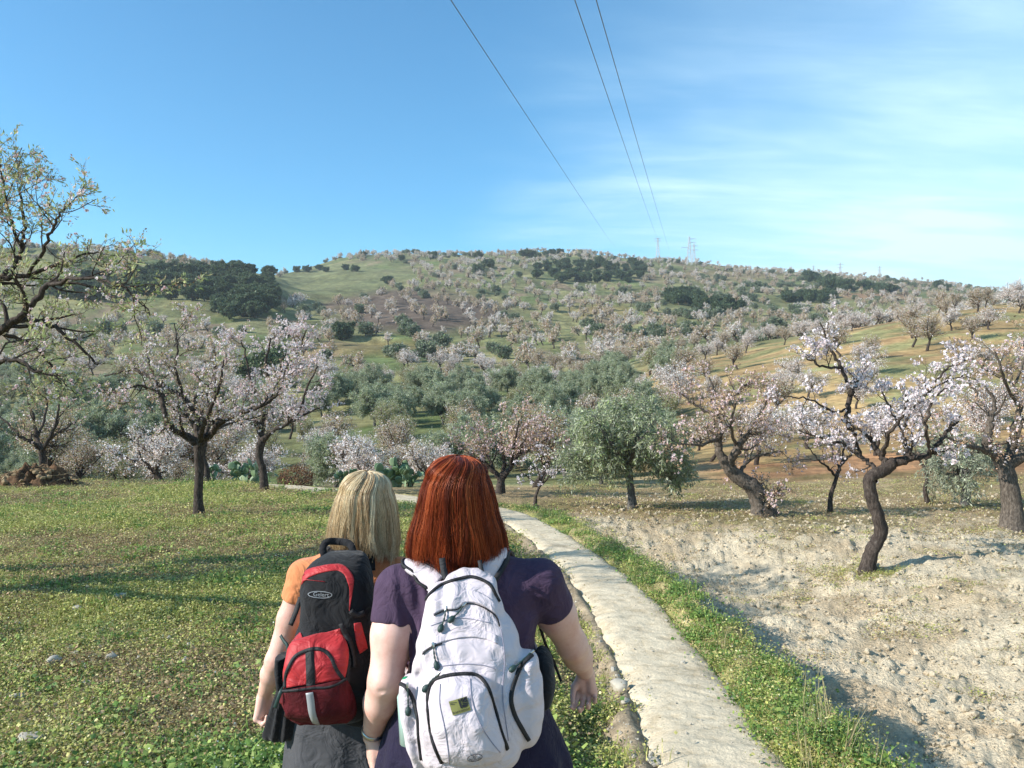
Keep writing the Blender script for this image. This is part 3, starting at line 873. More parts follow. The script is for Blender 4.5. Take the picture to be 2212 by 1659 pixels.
hero('almond_tree', 'thick trunked old almond tree at the right edge with faded blossom', G_NEAR, (2190, 1140), 13.2,
     [(2190, 1142, 0, 25), (2187, 1100, 0, 20), (2180, 1050, 0, 19), (2172, 1010, 0, 17)],
     [[(2168, 1015, 0, 14), (2150, 985, 0, 11), (2132, 960, 0, 10), (2135, 935, 0, 8), (2142, 900, 0, 6), (2148, 870, 0, 4), (2130, 830, 0, 2)],
      [(2175, 1015, 0, 15), (2185, 970, .1, 10), (2190, 930, .1, 7), (2200, 880, .1, 5), (2190, 830, .1, 3), (2180, 780, .1, 1.6)],
      [(2150, 985, 0, 6), (2110, 968, -.3, 4.6), (2065, 955, -.5, 3.2), (2030, 940, -.6, 1.6)],
      [(2190, 930, .1, 6), (2240, 880, 0, 5), (2290, 830, 0, 3), (2300, 780, 0, 2)],
      [(2142, 900, 0, 4), (2110, 860, .5, 3), (2090, 810, .6, 2), (2080, 760, .6, 1.4)],
      [(2200, 880, .1, 4), (2170, 820, -.6, 3), (2150, 760, -.8, 2)],
      [(2185, 1000, 0, 12), (2240, 960, -.2, 8), (2300, 920, -.3, 4), (2350, 860, -.3, 2)],
      [(2190, 830, .1, 3), (2215, 770, .4, 2.4), (2210, 720, .4, 1.4)]],
     LV(7, .52, 5, .32, 4, .18, .07), fol([('white', 14, .025, .038), ('pink', 8, .025, .038), ('calyx', 56, .02, .030), ('new', 9, .02, .03)]), 23, 'bark_old', 16)
hero('almond_sapling', 'thin almond sapling on the tan soil between the contorted and the crooked tree', G_NEAR, (1795, 1108), 15.5,
     [(1793, 1108, 0, 5), (1795, 1070, 0, 4.4), (1806, 1035, 0, 4.2), (1812, 1015, 0, 4)],
     [[(1812, 1017, 0, 3.4), (1820, 990, .1, 2.8), (1822, 960, .1, 1.6), (1815, 930, .1, 1)],
      [(1808, 1030, 0, 3), (1790, 1010, -.2, 2.4), (1765, 990, -.3, 1.6), (1745, 965, -.3, 1)],
      [(1815, 1005, 0, 2.4), (1840, 980, .3, 2), (1855, 950, .4, 1.2)],
      [(1812, 1015, 0, 2.4), (1800, 975, .3, 2), (1790, 940, .4, 1.2)]],
     LV(5, .45, 4, .27, 3, .16, .06), fol([('pink', 34, .025, .036), ('calyx', 24, .02, .028)]), 24)
hero('almond_sapling', 'slender almond sapling with few leaves before the olive at right', G_NEAR, (2003, 1088), 17.5,
     [(2004, 1088, 0, 4.6), (1998, 1060, 0, 4), (2002, 1035, 0, 3.8), (1998, 1012, 0, 3.6)],
     [[(1998, 1014, 0, 3), (1985, 990, 0, 2.4), (1965, 970, 0, 1.6), (1950, 950, 0, 1)],
      [(1999, 1012, 0, 3), (2003, 980, .1, 2.4), (2002, 945, .1, 1.4)],
      [(2002, 1030, 0, 2), (2020, 1005, .2, 1.6), (2035, 980, .3, 1)]],
     LV(4, .4, 4, .25, 3, .15, .06), fol([('calyx', 36, .025, .03), ('pink', 8, .025, .034)]), 25)
hero('almond_sapling', 'young almond sapling in white flower at the verge right of the red haired walker', G_NEAR, (1157, 1092), 16.3,
     [(1156, 1092, 0, 3.6), (1158, 1070, 0, 3), (1166, 1050, 0, 2.8)],
     [[(1166, 1052, 0, 2.4), (1180, 1038, 0, 1.8), (1200, 1020, .1, 1.2), (1215, 1005, .1, .8)],
      [(1166, 1052, 0, 2.4), (1150, 1040, .1, 1.8), (1130, 1022, .1, 1.2), (1112, 1005, .1, .8)],
      [(1166, 1052, 0, 2.2), (1165, 1030, -.1, 1.6), (1160, 1005, -.1, 1), (1158, 985, -.1, .8)],
      [(1166, 1050, 0, 2), (1182, 1020, -.2, 1.4), (1190, 990, -.3, .8)]],
     LV(4, .3, 4, .19, 3, .12, .06), fol([('white', 46, .02, .036), ('calyx', 8, .015, .02)]), 26)
hero('almond_tree', 'low forked almond tree in faded pink right behind the red haired walker', G_NEAR, (1080, 1066), 22.0,
     [(1080, 1066, 0, 9), (1082, 1045, 0, 8.5), (1084, 1030, 0, 8)],
     [[(1082, 1035, 0, 7), (1066, 1018, 0, 5), (1045, 1000, 0, 4), (1020, 985, 0, 2.4), (1000, 965, 0, 1.4)],
      [(1084, 1032, 0, 6), (1088, 1005, .1, 4.4), (1085, 970, .1, 3), (1080, 930, .1, 1.8)],
      [(1086, 1032, 0, 6), (1102, 1010, -.1, 5), (1118, 985, -.1, 3.6), (1130, 960, -.1, 2.4), (1140, 930, -.1, 1.4)],
      [(1118, 985, -.1, 3), (1150, 965, .3, 2.4), (1190, 945, .4, 1.4)],
      [(1066, 1018, 0, 4), (1050, 975, .5, 3), (1030, 935, .7, 1.6)],
      [(1102, 1010, 0, 4), (1110, 960, -.9, 3), (1120, 910, -1.2, 1.6)]],
     LV(8, .62, 5, .38, 4, .22, .08), fol([('pink', 18, .04, .046), ('calyx', 46, .035, .042), ('new', 4, .02, .03)]), 27)
G_OL = 'olive trees at the edge of the ploughed field'
OLV = [dict(n=8, len=.58, ang=.9, up=.02, jit=.25, t0=.2, rf=.5, rmin=.010),
       dict(n=6, len=.38, ang=.8, up=-.03, jit=.22, t0=.1, rf=.5, rmin=.005),
       dict(n=5, len=.32, ang=.7, up=-.14, jit=.2, t0=.05, rf=.6, rmin=.003, k=4)]
hero('olive_tree', 'round grey green olive tree with short trunk right of the path', G_OL, (1366, 1098), 17.6,
     [(1366, 1098, 0, 9), (1364, 1065, 0, 8), (1360, 1035, 0, 8), (1356, 1010, 0, 9)],
     [[(1356, 1012, 0, 7), (1335, 985, .2, 5), (1305, 960, .3, 4), (1270, 945, .3, 2)],
      [(1357, 1010, 0, 7), (1352, 975, 0, 6), (1345, 940, 0, 4), (1335, 900, 0, 2)],
      [(1358, 1012, 0, 7), (1385, 990, -.2, 5), (1420, 975, -.3, 4), (1455, 960, -.4, 2)],
      [(1352, 975, 0, 5), (1380, 935, .4, 4), (1400, 900, .5, 2)],
      [(1358, 1010, 0, 5), (1370, 970, -.8, 4), (1400, 930, -1.1, 2)],
      [(1356, 1010, 0, 5), (1330, 970, -.8, 4), (1295, 925, -1.1, 2)],
      [(1335, 985, .2, 4), (1300, 1000, -.3, 3), (1265, 1000, -.4, 1.6)],
      [(1385, 990, -.2, 4), (1430, 1000, .4, 3), (1465, 995, .6, 1.6)],
      [(1356, 1005, 0, 5), (1350, 960, .9, 4), (1340, 915, 1.2, 2)]],
     OLV, fol([('olive', 30, .02, .075), ('olive2', 26, .02, .075)]), 31, 'bark_olive')
hero('olive_tree', 'grey green olive tree drooping between the sapling and the old tree at right', G_OL, (2085, 1092), 16.5,
     [(2085, 1092, 0, 9), (2088, 1060, 0, 8), (2082, 1030, 0, 8)],
     [[(2082, 1033, 0, 6), (2065, 1010, 0, 5), (2045, 990, 0, 3), (2030, 975, 0, 2)],
      [(2082, 1033, 0, 6), (2085, 1000, .2, 5), (2085, 970, .2, 2)],
      [(2082, 1033, 0, 6), (2100, 1010, -.2, 4), (2120, 985, -.3, 2)],
      [(2082, 1033, 0, 5), (2070, 1020, -.8, 4), (2060, 1000, -1.1, 2)]],
     OLV, fol([('olive', 42, .02, .075)]), 32, 'bark_olive')

# ---- kinds for the orchards: built once, then copied tree by tree
def make_kind(nm, seed, height, spread, foliage, barkm, trunk_h, nl, levels, lean=.2, trunk_r=.13):
    rng = np.random.default_rng(seed)
    tp = [np.zeros(3)]; e = unit(np.array([rng.normal(0, lean), rng.normal(0, lean), 1.0]))
    for i in range(4):
        e = unit(e + rng.normal(0, .22, 3) * [1, 1, .3]); tp.append(tp[-1] + e * trunk_h / 4)
    tp = np.vstack([[0, 0, -.3], np.array(tp)])
    out = [(tp, np.linspace(trunk_r * 1.25, trunk_r * .85, len(tp)), 0, 0)]
    seeds = []
    for q in range(nl):
        az = 2 * np.pi * (q + rng.uniform(-.3, .3)) / nl; tilt = rng.uniform(.35, 1.0) if q else .1
        e = unit(np.array([math.cos(az) * math.sin(tilt), math.sin(az) * math.sin(tilt), math.cos(tilt)]))
        Ln = np.array([spread * .5 * abs(e[0]) + 0, 0, 0]).sum()
        Ln = (height - trunk_h) * .62 * (.75 + .5 * math.sin(tilt) * spread / height)
        pts = [tp[-1]]
        for s in range(5):
            e = unit(e + rng.normal(0, .2, 3) + [0, 0, .08]); pts.append(pts[-1] + e * Ln / 5)
        seeds.append((np.array(pts), trunk_r * .6, trunk_r * .2)); out.append((np.array(pts), np.linspace(trunk_r * .6, trunk_r * .2, 6), 0, 1))
    wl = []
    tw = sub_branches(seeds, rng, levels, wl)
    trunk = limb_mesh(out + wl, 7).mesh(nm + '_trunk', M[barkm])
    fb = Buf(); foliage(fb, tw, wl, rng)
    return trunk, fb.mesh(nm + '_crown', M['leaf'], smooth=False)

def midfol(kinds):
    def f(buf, tw, wl, rng):
        for per, jit, size, col, asp in kinds:
            C, D = spray([(a, b, c) for a, b, c in tw], rng, per, jit)
            if asp: leaves(buf, C, D, rng, size, asp, col, .25, droop=.15)
            else: tufts(buf, C, rng, size, col)
    return f
def mlv(n1, l1, n2, l2, up=.06, rmin=.02):
    return [dict(n=n1, len=l1, ang=.9, up=up, jit=.22, t0=.15, rf=.5, rmin=rmin, k=4),
            dict(n=n2, len=l2, ang=.85, up=up * .5, jit=.2, t0=.05, rf=.5, rmin=rmin * .5, k=3)]
KIND = {}
def kinds_of(nm, seeds, *a, **k):
    KIND[nm] = [make_kind(nm, s, *a, **k) for s in seeds]
kinds_of('pinkm', (101, 102, 103, 104), 4.2, 5.0, midfol([(26, .09, .080, PINK, 0), (30, .09, .06, CALYX * 1.1, .5), (6, .09, .06, NEWL, .4)]), 'bark', 1.1, 5, mlv(8, 1.15, 7, .62))
kinds_of('fadedm', (111, 112, 113, 114), 4.4, 5.2, midfol([(9, .09, .070, PINK, 0), (40, .10, .062, CALYX * 1.15, .5), (16, .09, .06, NEWL, .4)]), 'bark', 1.1, 5, mlv(8, 1.2, 7, .62))
kinds_of('greenm', (121, 122, 123), 4.0, 4.6, midfol([(5, .09, .07, PINK, 0), (24, .09, .06, CALYX, .5), (64, .09, .075, NEWL * .85, .4)]), 'bark', 1.0, 5, mlv(8, 1.1, 7, .6))
kinds_of('bare', (161,), 4.2, 4.6, midfol([(8, .05, .05, CALYX, .5)]), 'bark', 1.3, 5, mlv(6, 1.1, 5, .6, rmin=.012))
kinds_of('whitem', (131, 132), 3.4, 3.6, midfol([(60, .07, .085, WHITE, 0), (10, .07, .06, CALYX, .5)]), 'bark', .8, 5, mlv(8, .95, 7, .5, .12))
kinds_of('olivem', (141, 142, 143, 144), 4.8, 5.6, midfol([(95, .10, .15, OLIV, .28), (35, .10, .15, OLIV2, .28)]), 'bark_olive', 1.1, 6, mlv(10, 1.25, 8, .75, -.02))
kinds_of('oakm', (151, 152, 153), 5.5, 6.5, midfol([(120, .18, .30, OAK, .7)]), 'bark_old', 1.0, 7, mlv(9, 1.5, 7, .8, .02), trunk_r=.22)
FAR = {}
def fars(nm, seeds, *a, **k): FAR[nm] = [make_kind(nm, s, *a, **k) for s in seeds]
fars('pinkf', (201, 202, 203), 4.2, 5.0, midfol([(22, .12, .155, PINK * 1.03, 0), (14, .1, .17, CALYX * 1.2, .5), (6, .1, .15, NEWL, .5)]), 'bark', 1.1, 4, mlv(6, 1.15, 4, .62, rmin=.035), trunk_r=.16)
fars('fadedf', (211, 212), 4.2, 5.0, midfol([(10, .12, .18, PINK * .9, 0), (30, .1, .18, CALYX * 1.2, .5), (12, .1, .16, NEWL, .5)]), 'bark', 1.1, 4, mlv(6, 1.15, 4, .62, rmin=.035), trunk_r=.16)
fars('scrubf', (221, 222), 2.6, 4.4, midfol([(46, .2, .34, OLIV * .62, .5), (20, .2, .3, OAK * 1.6, .6)]), 'bark_old', .4, 5, mlv(6, .9, 4, .6, 0, rmin=.03))

def plant_tree(nm, kind, x, y, s, rz, label, cat='tree', group=None, sx=1.0):
    tr, cr = kind
    e = empty(nm, (x, y, gz(x, y) - .05 * s), rz); e.scale = (s * sx, s * sx, s)
    tag(e, label, cat, group)
    t = obj('trunk', tr, e); c = obj('crown', cr, e)
    return e
# ------------------------------------------------------------------ orchards, olive groves and oaks on the slopes
def inpoly(px, py, poly):
    c = False; n = len(poly); j = n - 1
    for i in range(n):
        xi, yi = poly[i]; xj, yj = poly[j]
        if (yi > py) != (yj > py) and px < (xj - xi) * (py - yi) / (yj - yi) + xi: c = not c
        j = i
    return c
def project(x, y, z): return CX + F * x / y, CY - (z - H) * F / y
def stand(px, py, dmin=24):
    """where the sight line through (px, py) first meets the ground beyond dmin"""
    ds = np.geomspace(dmin, 900, 3000)
    X = (px - CX) / F * ds
    g = ground_z(X, ds); z = H - (py - CY) / F * ds
    k = np.argmax(g >= z)
    return X[k], ds[k]

# evergreen oaks: the wood on the shaded flank of the left hill, the clumps and the single trees
OAKS = []
wood = [(95, 650), (140, 622), (210, 602), (330, 590), (420, 584), (500, 590), (545, 572), (602, 578), (606, 610), (592, 650), (570, 688), (500, 692), (440, 660), (380, 650), (330, 645), (200, 660)]
clumpA = [(1150, 585), (1185, 570), (1250, 562), (1300, 575), (1385, 572), (1402, 592), (1375, 615), (1310, 622), (1240, 612), (1190, 616), (1155, 604)]
clumpB = [(1425, 636), (1480, 632), (1540, 655), (1600, 668), (1600, 684), (1530, 678), (1460, 664)]
clumpC = [(1735, 598), (1790, 606), (1845, 618), (1840, 634), (1790, 628), (1740, 612)]
clumpD = [(1690, 642), (1740, 638), (1810, 645), (1770, 658), (1700, 660)]
clumpE = [(1850, 618), (1900, 620), (1945, 634), (1925, 640), (1860, 632)]
rg = np.random.default_rng(61)
def fill(poly, step, dmin, label, group, s0=1.0, kindn='oakm'):
    xs = [p[0] for p in poly]; ys = [p[1] for p in poly]
    y = min(ys)
    while y < max(ys):
        x = min(xs) + rg.uniform(0, step)
        while x < max(xs):
            px_, py_ = x + rg.normal(0, step * .2), y + rg.normal(0, step * .12)
            if inpoly(px_, py_, poly):
                X, Y = stand(px_, py_, dmin)
                OAKS.append((X, Y, s0 * rg.uniform(.8, 1.3), label, group, kindn))
            x += step
        y += step * .46
fill(wood, 28, 130, 'dark evergreen oak in the dense wood on the left hill flank', 'oaks of the wood on the left hill', 1.15)
fill(clumpA, 21, 200, 'dark evergreen oak in the large clump high on the middle hillside', 'oaks of the clump high on the hillside', 1.1)
fill(clumpB, 18, 150, 'dark evergreen oak in the clump above the ochre orchard', 'oaks above the ochre orchard', 1.0)
fill(clumpC, 15, 250, 'dark evergreen oak in the far right hilltop strip', 'oaks of the far right hilltop strip', 1.3)
fill(clumpD, 16, 200, 'dark evergreen oak in the low strip over the ochre orchard crest', 'oaks of the low right strip', 1.1)
fill(clumpE, 15, 200, 'dark evergreen oak in the small far right clump', 'oaks of the small right clump', 1.1)
for (px_, py_, s_, lb) in [
    (590, 566, 1.5, 'big dark oak crowning the end of the left hill ridge'), (556, 560, 1.2, 'dark oak on the left hill ridge beside the big end oak'),
    (746, 580, 1.0, 'left oak of the pair on the open green slope'), (766, 583, 1.0, 'right oak of the pair on the open green slope'),
    (838, 612, 1.3, 'dark oak at the top edge of the brown ploughed knoll'), (744, 552, 1.2, 'single dark oak at the left end of the hill crest'),
    (786, 551, 1.0, 'dark oak just right of the crest end oak'), (866, 560, 1.1, 'low dark oak a little below the crest'),
    (936, 556, 1.4, 'round dark oak on the crest among pale almonds'), (1034, 556, 1.4, 'dark oak on the crest above a lower pair'),
    (1056, 575, 1.5, 'upper oak of the two just under the crest'), (1036, 590, 1.6, 'lower oak of the two just under the crest'),
    (1134, 552, 1.5, 'first dark oak left of the large clump on the skyline'), (1148, 553, 1.5, 'second dark oak left of the large clump on the skyline'),
    (1163, 556, 1.1, 'low oak at the right foot of the skyline oaks'), (1178, 549, 1.0, 'small dark oak between the skyline oaks'),
    (1193, 547, 1.3, 'left oak of the flat topped skyline pair'), (1209, 547, 1.3, 'right oak of the flat topped skyline pair'),
    (1296, 564, 1.2, 'dark oak above the right end of the large clump'), (622, 578, 1.0, 'first oak in the saddle between the hills'),
    (642, 584, 1.0, 'second oak in the saddle between the hills'), (662, 584, 1.1, 'third oak in the saddle between the hills'),
    (690, 580, 1.0, 'fourth oak in the saddle between the hills'), (703, 584, 0.9, 'fifth oak in the saddle between the hills'),
    (1636, 626, 1.2, 'lone round oak on the right hillside'), (2026, 618, 1.5, 'dark oak on the far right skyline'),
    (2046, 624, 1.2, 'small oak beside the far right skyline oak'), (1268, 552, .8, 'small dark tree near the hilltop hut')]:
    X, Y = stand(px_, py_ + 4, 120 if px_ < 610 else 200)
    OAKS.append((X, Y, s_, lb, None, 'oakm'))
for i, (X, Y, s_, lb, gr, kd) in enumerate(OAKS):
    e = plant_tree('evergreen_oak', KIND[kd][i % 3], X, Y, s_ * (.78 if Y < 330 else .74), rg.uniform(0, 6.3), lb, 'tree', gr, 1.05)

# the almond and olive plantations: rows of trees on the real ground, kind and health varying from place to place
cand = []
def rows(d0, d1, step, uw=0.78):
    y = d0; r = 0
    while y < d1:
        x = -uw * y + (r % 2) * step / 2
        while x < uw * y:
            cand.append((x + rg.normal(0, step * .16), y + rg.normal(0, step * .16), step)); x += step
        y += step * .9; r += 1
rows(25.5, 60, 4.7); rows(60, 120, 6.3); rows(120, 260, 7.2); rows(260, 640, 8.2)
cand = np.array(cand)
cz = ground_z(cand[:, 0], cand[:, 1])
cpx = CX + F * cand[:, 0] / cand[:, 1]; cpy = CY - (cz - H) * F / cand[:, 1]
nz1 = noise2(cand[:, 0] / 38, cand[:, 1] / 38, 71); nz2 = noise2(cand[:, 0] / 14, cand[:, 1] / 14, 72)
sdp = path_sd(cand[:, 0], cand[:, 1])[0]
oakp = [wood, clumpA, clumpB, clumpC, clumpD, clumpE]
ALM, OLI, FARP, FARF, FARS = [], [], [], [], []
for i in range(len(cand)):
    x, y, st = cand[i]; px_, py_ = cpx[i], cpy[i]
    if px_ < -260 or px_ > 2480: continue
    if abs(sdp[i]) < 2.2 and y < 30: continue
    u = rg.uniform()
    rightslope = px_ > 1480 + 0 * y and 27 < y < 122
    if y < 30 and 1380 < px_: continue
    if any(inpoly(px_, py_ - 2, q) for q in oakp) and y > 120: continue
    if y > 120 and px_ < 606 and inpoly(px_, py_, [(60, 700), (60, 640), (606, 560), (606, 700)]): continue
    # open meadow high on the main hill
    if y > 200 and inpoly(px_, py_, [(610, 640), (620, 585), (740, 562), (880, 570), (900, 600), (800, 640), (700, 665)]) and u > .10: continue
    if y < 122 and rightslope:
        if u < .45 and y > 40: continue
        ALM.append((x, y, px_, py_, 'pinkm' if nz2[i] + rg.normal(0, .25) > -.05 else 'fadedm')); continue
    if y < 122:
        # valley: olives, with almonds in patches
        ol = nz1[i] + .5 * nz2[i] + rg.normal(0, .2) + (.12 if 600 < px_ < 1450 and y > 32 else 0)
        if px_ < 380: ol += .25
        if y > 85: ol -= .25
        if ol > .0: OLI.append((x, y, px_, py_, 'olivem'))
        elif u < .15: continue
        else:
            v = rg.uniform()
            k = 'fadedm' if v < .55 else 'pinkm' if v < .78 else 'greenm' if v < .96 or y < 62 else 'whitem'
            if px_ < 300 and v > .3: k = 'greenm'
            if y < 40 and 300 < px_ and k == 'greenm': k = 'fadedm'
            ALM.append((x, y, px_, py_, k))
        continue
    if y < 150:
        if u < .22: continue
        ALM.append((x, y, px_, py_, 'pinkm' if nz2[i] + rg.normal(0, .3) > .0 else 'fadedm')); continue
    if u < .42: continue
    sc = nz1[i] + rg.normal(0, .22)
    if 1380 < px_ < 1900 and y < 420: sc += .22
    if sc > .34: FARS.append((x, y, cz[i])); continue
    crest = py_ < 600 and 850 < px_
    (FARP if (nz2[i] + rg.normal(0, .3) + (.35 if crest else 0)) > .10 else FARF).append((x, y, cz[i]))
ALM.sort(key=lambda a: a[1]); 
over = ALM[262:]; ALM = ALM[:262]
for a in over: (FARP if a[4] == 'pinkm' else FARF).append((a[0], a[1], gz(a[0], a[1])))
OLI.sort(key=lambda a: a[1]); OLI = OLI[:280]
TONE = {'pinkm': 'pale pink flowering', 'fadedm': 'brownish almond tree with faded blossom', 'greenm': 'leafing green', 'whitem': 'white flowering'}
def where(px_, y):
    if y < 60 and px_ > 1480: return 'on the red earth under the ochre slope', 'almond trees on the red earth'
    if px_ > 1480 and y < 122: return 'on the ochre slope at the right', 'almond trees of the ochre slope'
    if y < 60: return 'in the valley right behind the meadow edge', 'almond trees in the near valley'
    if y < 100: return 'among the olives of the valley floor', 'almond trees among the valley olives'
    return 'on the lower slope of the far hill', 'almond trees on the lower far slope'
for i, (x, y, px_, py_, k) in enumerate(ALM):
    w_, g_n = where(px_, y)
    lb = {'pinkm': 'pale pink flowering almond tree ', 'fadedm': 'brownish almond tree with faded blossom ', 'greenm': 'almond tree leafing out green ', 'whitem': 'white flowering almond tree '}[k] + w_
    K_ = KIND[k]
    s_ = rg.uniform(.72, 1.12) * (.72 if y < 48 else .86 if y < 70 else 1) * (.84 if px_ > 1480 and y > 40 else 1)
    plant_tree('almond_tree', K_[int(rg.integers(len(K_)))], x, y, s_, rg.uniform(0, 6.3), lb, 'tree', g_n + ', ' + {'pinkm': 'pink', 'fadedm': 'faded', 'greenm': 'green', 'whitem': 'white'}[k])
for i, (x, y, px_, py_, k) in enumerate(OLI):
    lb = 'grey green olive tree ' + ('in the valley left of the walkers' if px_ < 700 else 'in the valley behind the walkers' if px_ < 1300 else 'in the hollow below the ochre slope')
    lb += ', near row' if y < 48 else ', middle rows' if y < 80 else ', far rows'
    plant_tree('olive_tree', KIND['olivem'][int(rg.integers(4))], x, y, rg.uniform(.72, 1.12) * (.76 if y < 48 else .88), rg.uniform(0, 6.3), lb, 'tree', lb.replace('olive tree', 'olive trees'))

def scatter_stuff(name, protos, pts, label, smin=.8, smax=1.2, mat_split=True, tilt=None, kind='stuff'):
    """one object that repeats a few source meshes over many points (geometry nodes)"""
    pts = np.asarray(pts, np.float32)
    me = bpy.data.meshes.new(name); me.vertices.add(len(pts)); me.vertices.foreach_set('co', pts[:, :3].ravel())
    rg_ = np.random.default_rng(len(pts))
    a = me.attributes.new('rot', 'FLOAT_VECTOR', 'POINT')
    rv = np.zeros((len(pts), 3), np.float32); rv[:, 2] = rg_.uniform(0, 6.283, len(pts))
    if tilt: rv[:, :2] = rg_.normal(0, tilt, (len(pts), 2))
    a.data.foreach_set('vector', rv.ravel())
    a = me.attributes.new('scl', 'FLOAT', 'POINT')
    sc = rg_.uniform(smin, smax, len(pts)).astype(np.float32)
    if pts.shape[1] > 3: sc = sc * pts[:, 3]
    a.data.foreach_set('value', sc)
    a = me.attributes.new('pick', 'INT', 'POINT')
    pk = rg_.integers(0, len(protos), len(pts)).astype(np.int32)
    if pts.shape[1] > 4: pk = pts[:, 4].astype(np.int32)
    a.data.foreach_set('value', pk)
    o = bpy.data.objects.new(name, me); COL.objects.link(o)
    g = bpy.data.node_groups.new(name, 'GeometryNodeTree')
    g.interface.new_socket('Geometry', in_out='INPUT', socket_type='NodeSocketGeometry')
    g.interface.new_socket('Geometry', in_out='OUTPUT', socket_type='NodeSocketGeometry')
    gi = g.nodes.new('NodeGroupInput'); go = g.nodes.new('NodeGroupOutput')
    join = g.nodes.new('GeometryNodeJoinGeometry')
    def named(t_, nm):
        n = g.nodes.new('GeometryNodeInputNamedAttribute'); n.data_type = t_; n.inputs['Name'].default_value = nm
        return n.outputs['Attribute']
    rot, scl, pick = named('FLOAT_VECTOR', 'rot'), named('FLOAT', 'scl'), named('INT', 'pick')
    for k, me_list in enumerate(protos):
        if not isinstance(me_list, (list, tuple)): me_list = [me_list]
        cmp_ = g.nodes.new('FunctionNodeCompare'); cmp_.data_type = 'INT'; cmp_.operation = 'EQUAL'
        g.links.new(pick, cmp_.inputs[2]); cmp_.inputs[3].default_value = k
        gj = g.nodes.new('GeometryNodeJoinGeometry')
        for m_ in me_list:
            so = bpy.data.objects.new(name + '_source', m_)
            oi = g.nodes.new('GeometryNodeObjectInfo'); oi.inputs['Object'].default_value = so
            g.links.new(oi.outputs['Geometry'], gj.inputs[0])
        ip = g.nodes.new('GeometryNodeInstanceOnPoints')
        g.links.new(gi.outputs[0], ip.inputs['Points']); g.links.new(cmp_.outputs[0], ip.inputs['Selection'])
        g.links.new(gj.outputs[0], ip.inputs['Instance'])
        g.links.new(rot, ip.inputs['Rotation']); g.links.new(scl, ip.inputs['Scale'])
        g.links.new(ip.outputs[0], join.inputs[0])
    g.links.new(join.outputs[0], go.inputs[0])
    md = o.modifiers.new('scatter', 'NODES'); md.node_group = g
    tag(o, label, None, None, kind)
    return o
scatter_stuff('far_almond_orchard', FAR['pinkf'] + FAR['fadedf'],
              [(a, b, c, 1.0, int(rg.integers(3))) for a, b, c in FARP] + [(a, b, c, 1.0, 3 + int(rg.integers(2))) for a, b, c in FARF],
              'countless small pale almond trees covering the far hillside', .75, 1.15)
scatter_stuff('hillside_scrub', FAR['scrubf'], FARS, 'grey green bushes scattered over the far hillside', .7, 1.3)
print('ALM', len(ALM), 'OLI', len(OLI), 'OAK', len(OAKS), 'FAR', len(FARP), len(FARF), len(FARS))
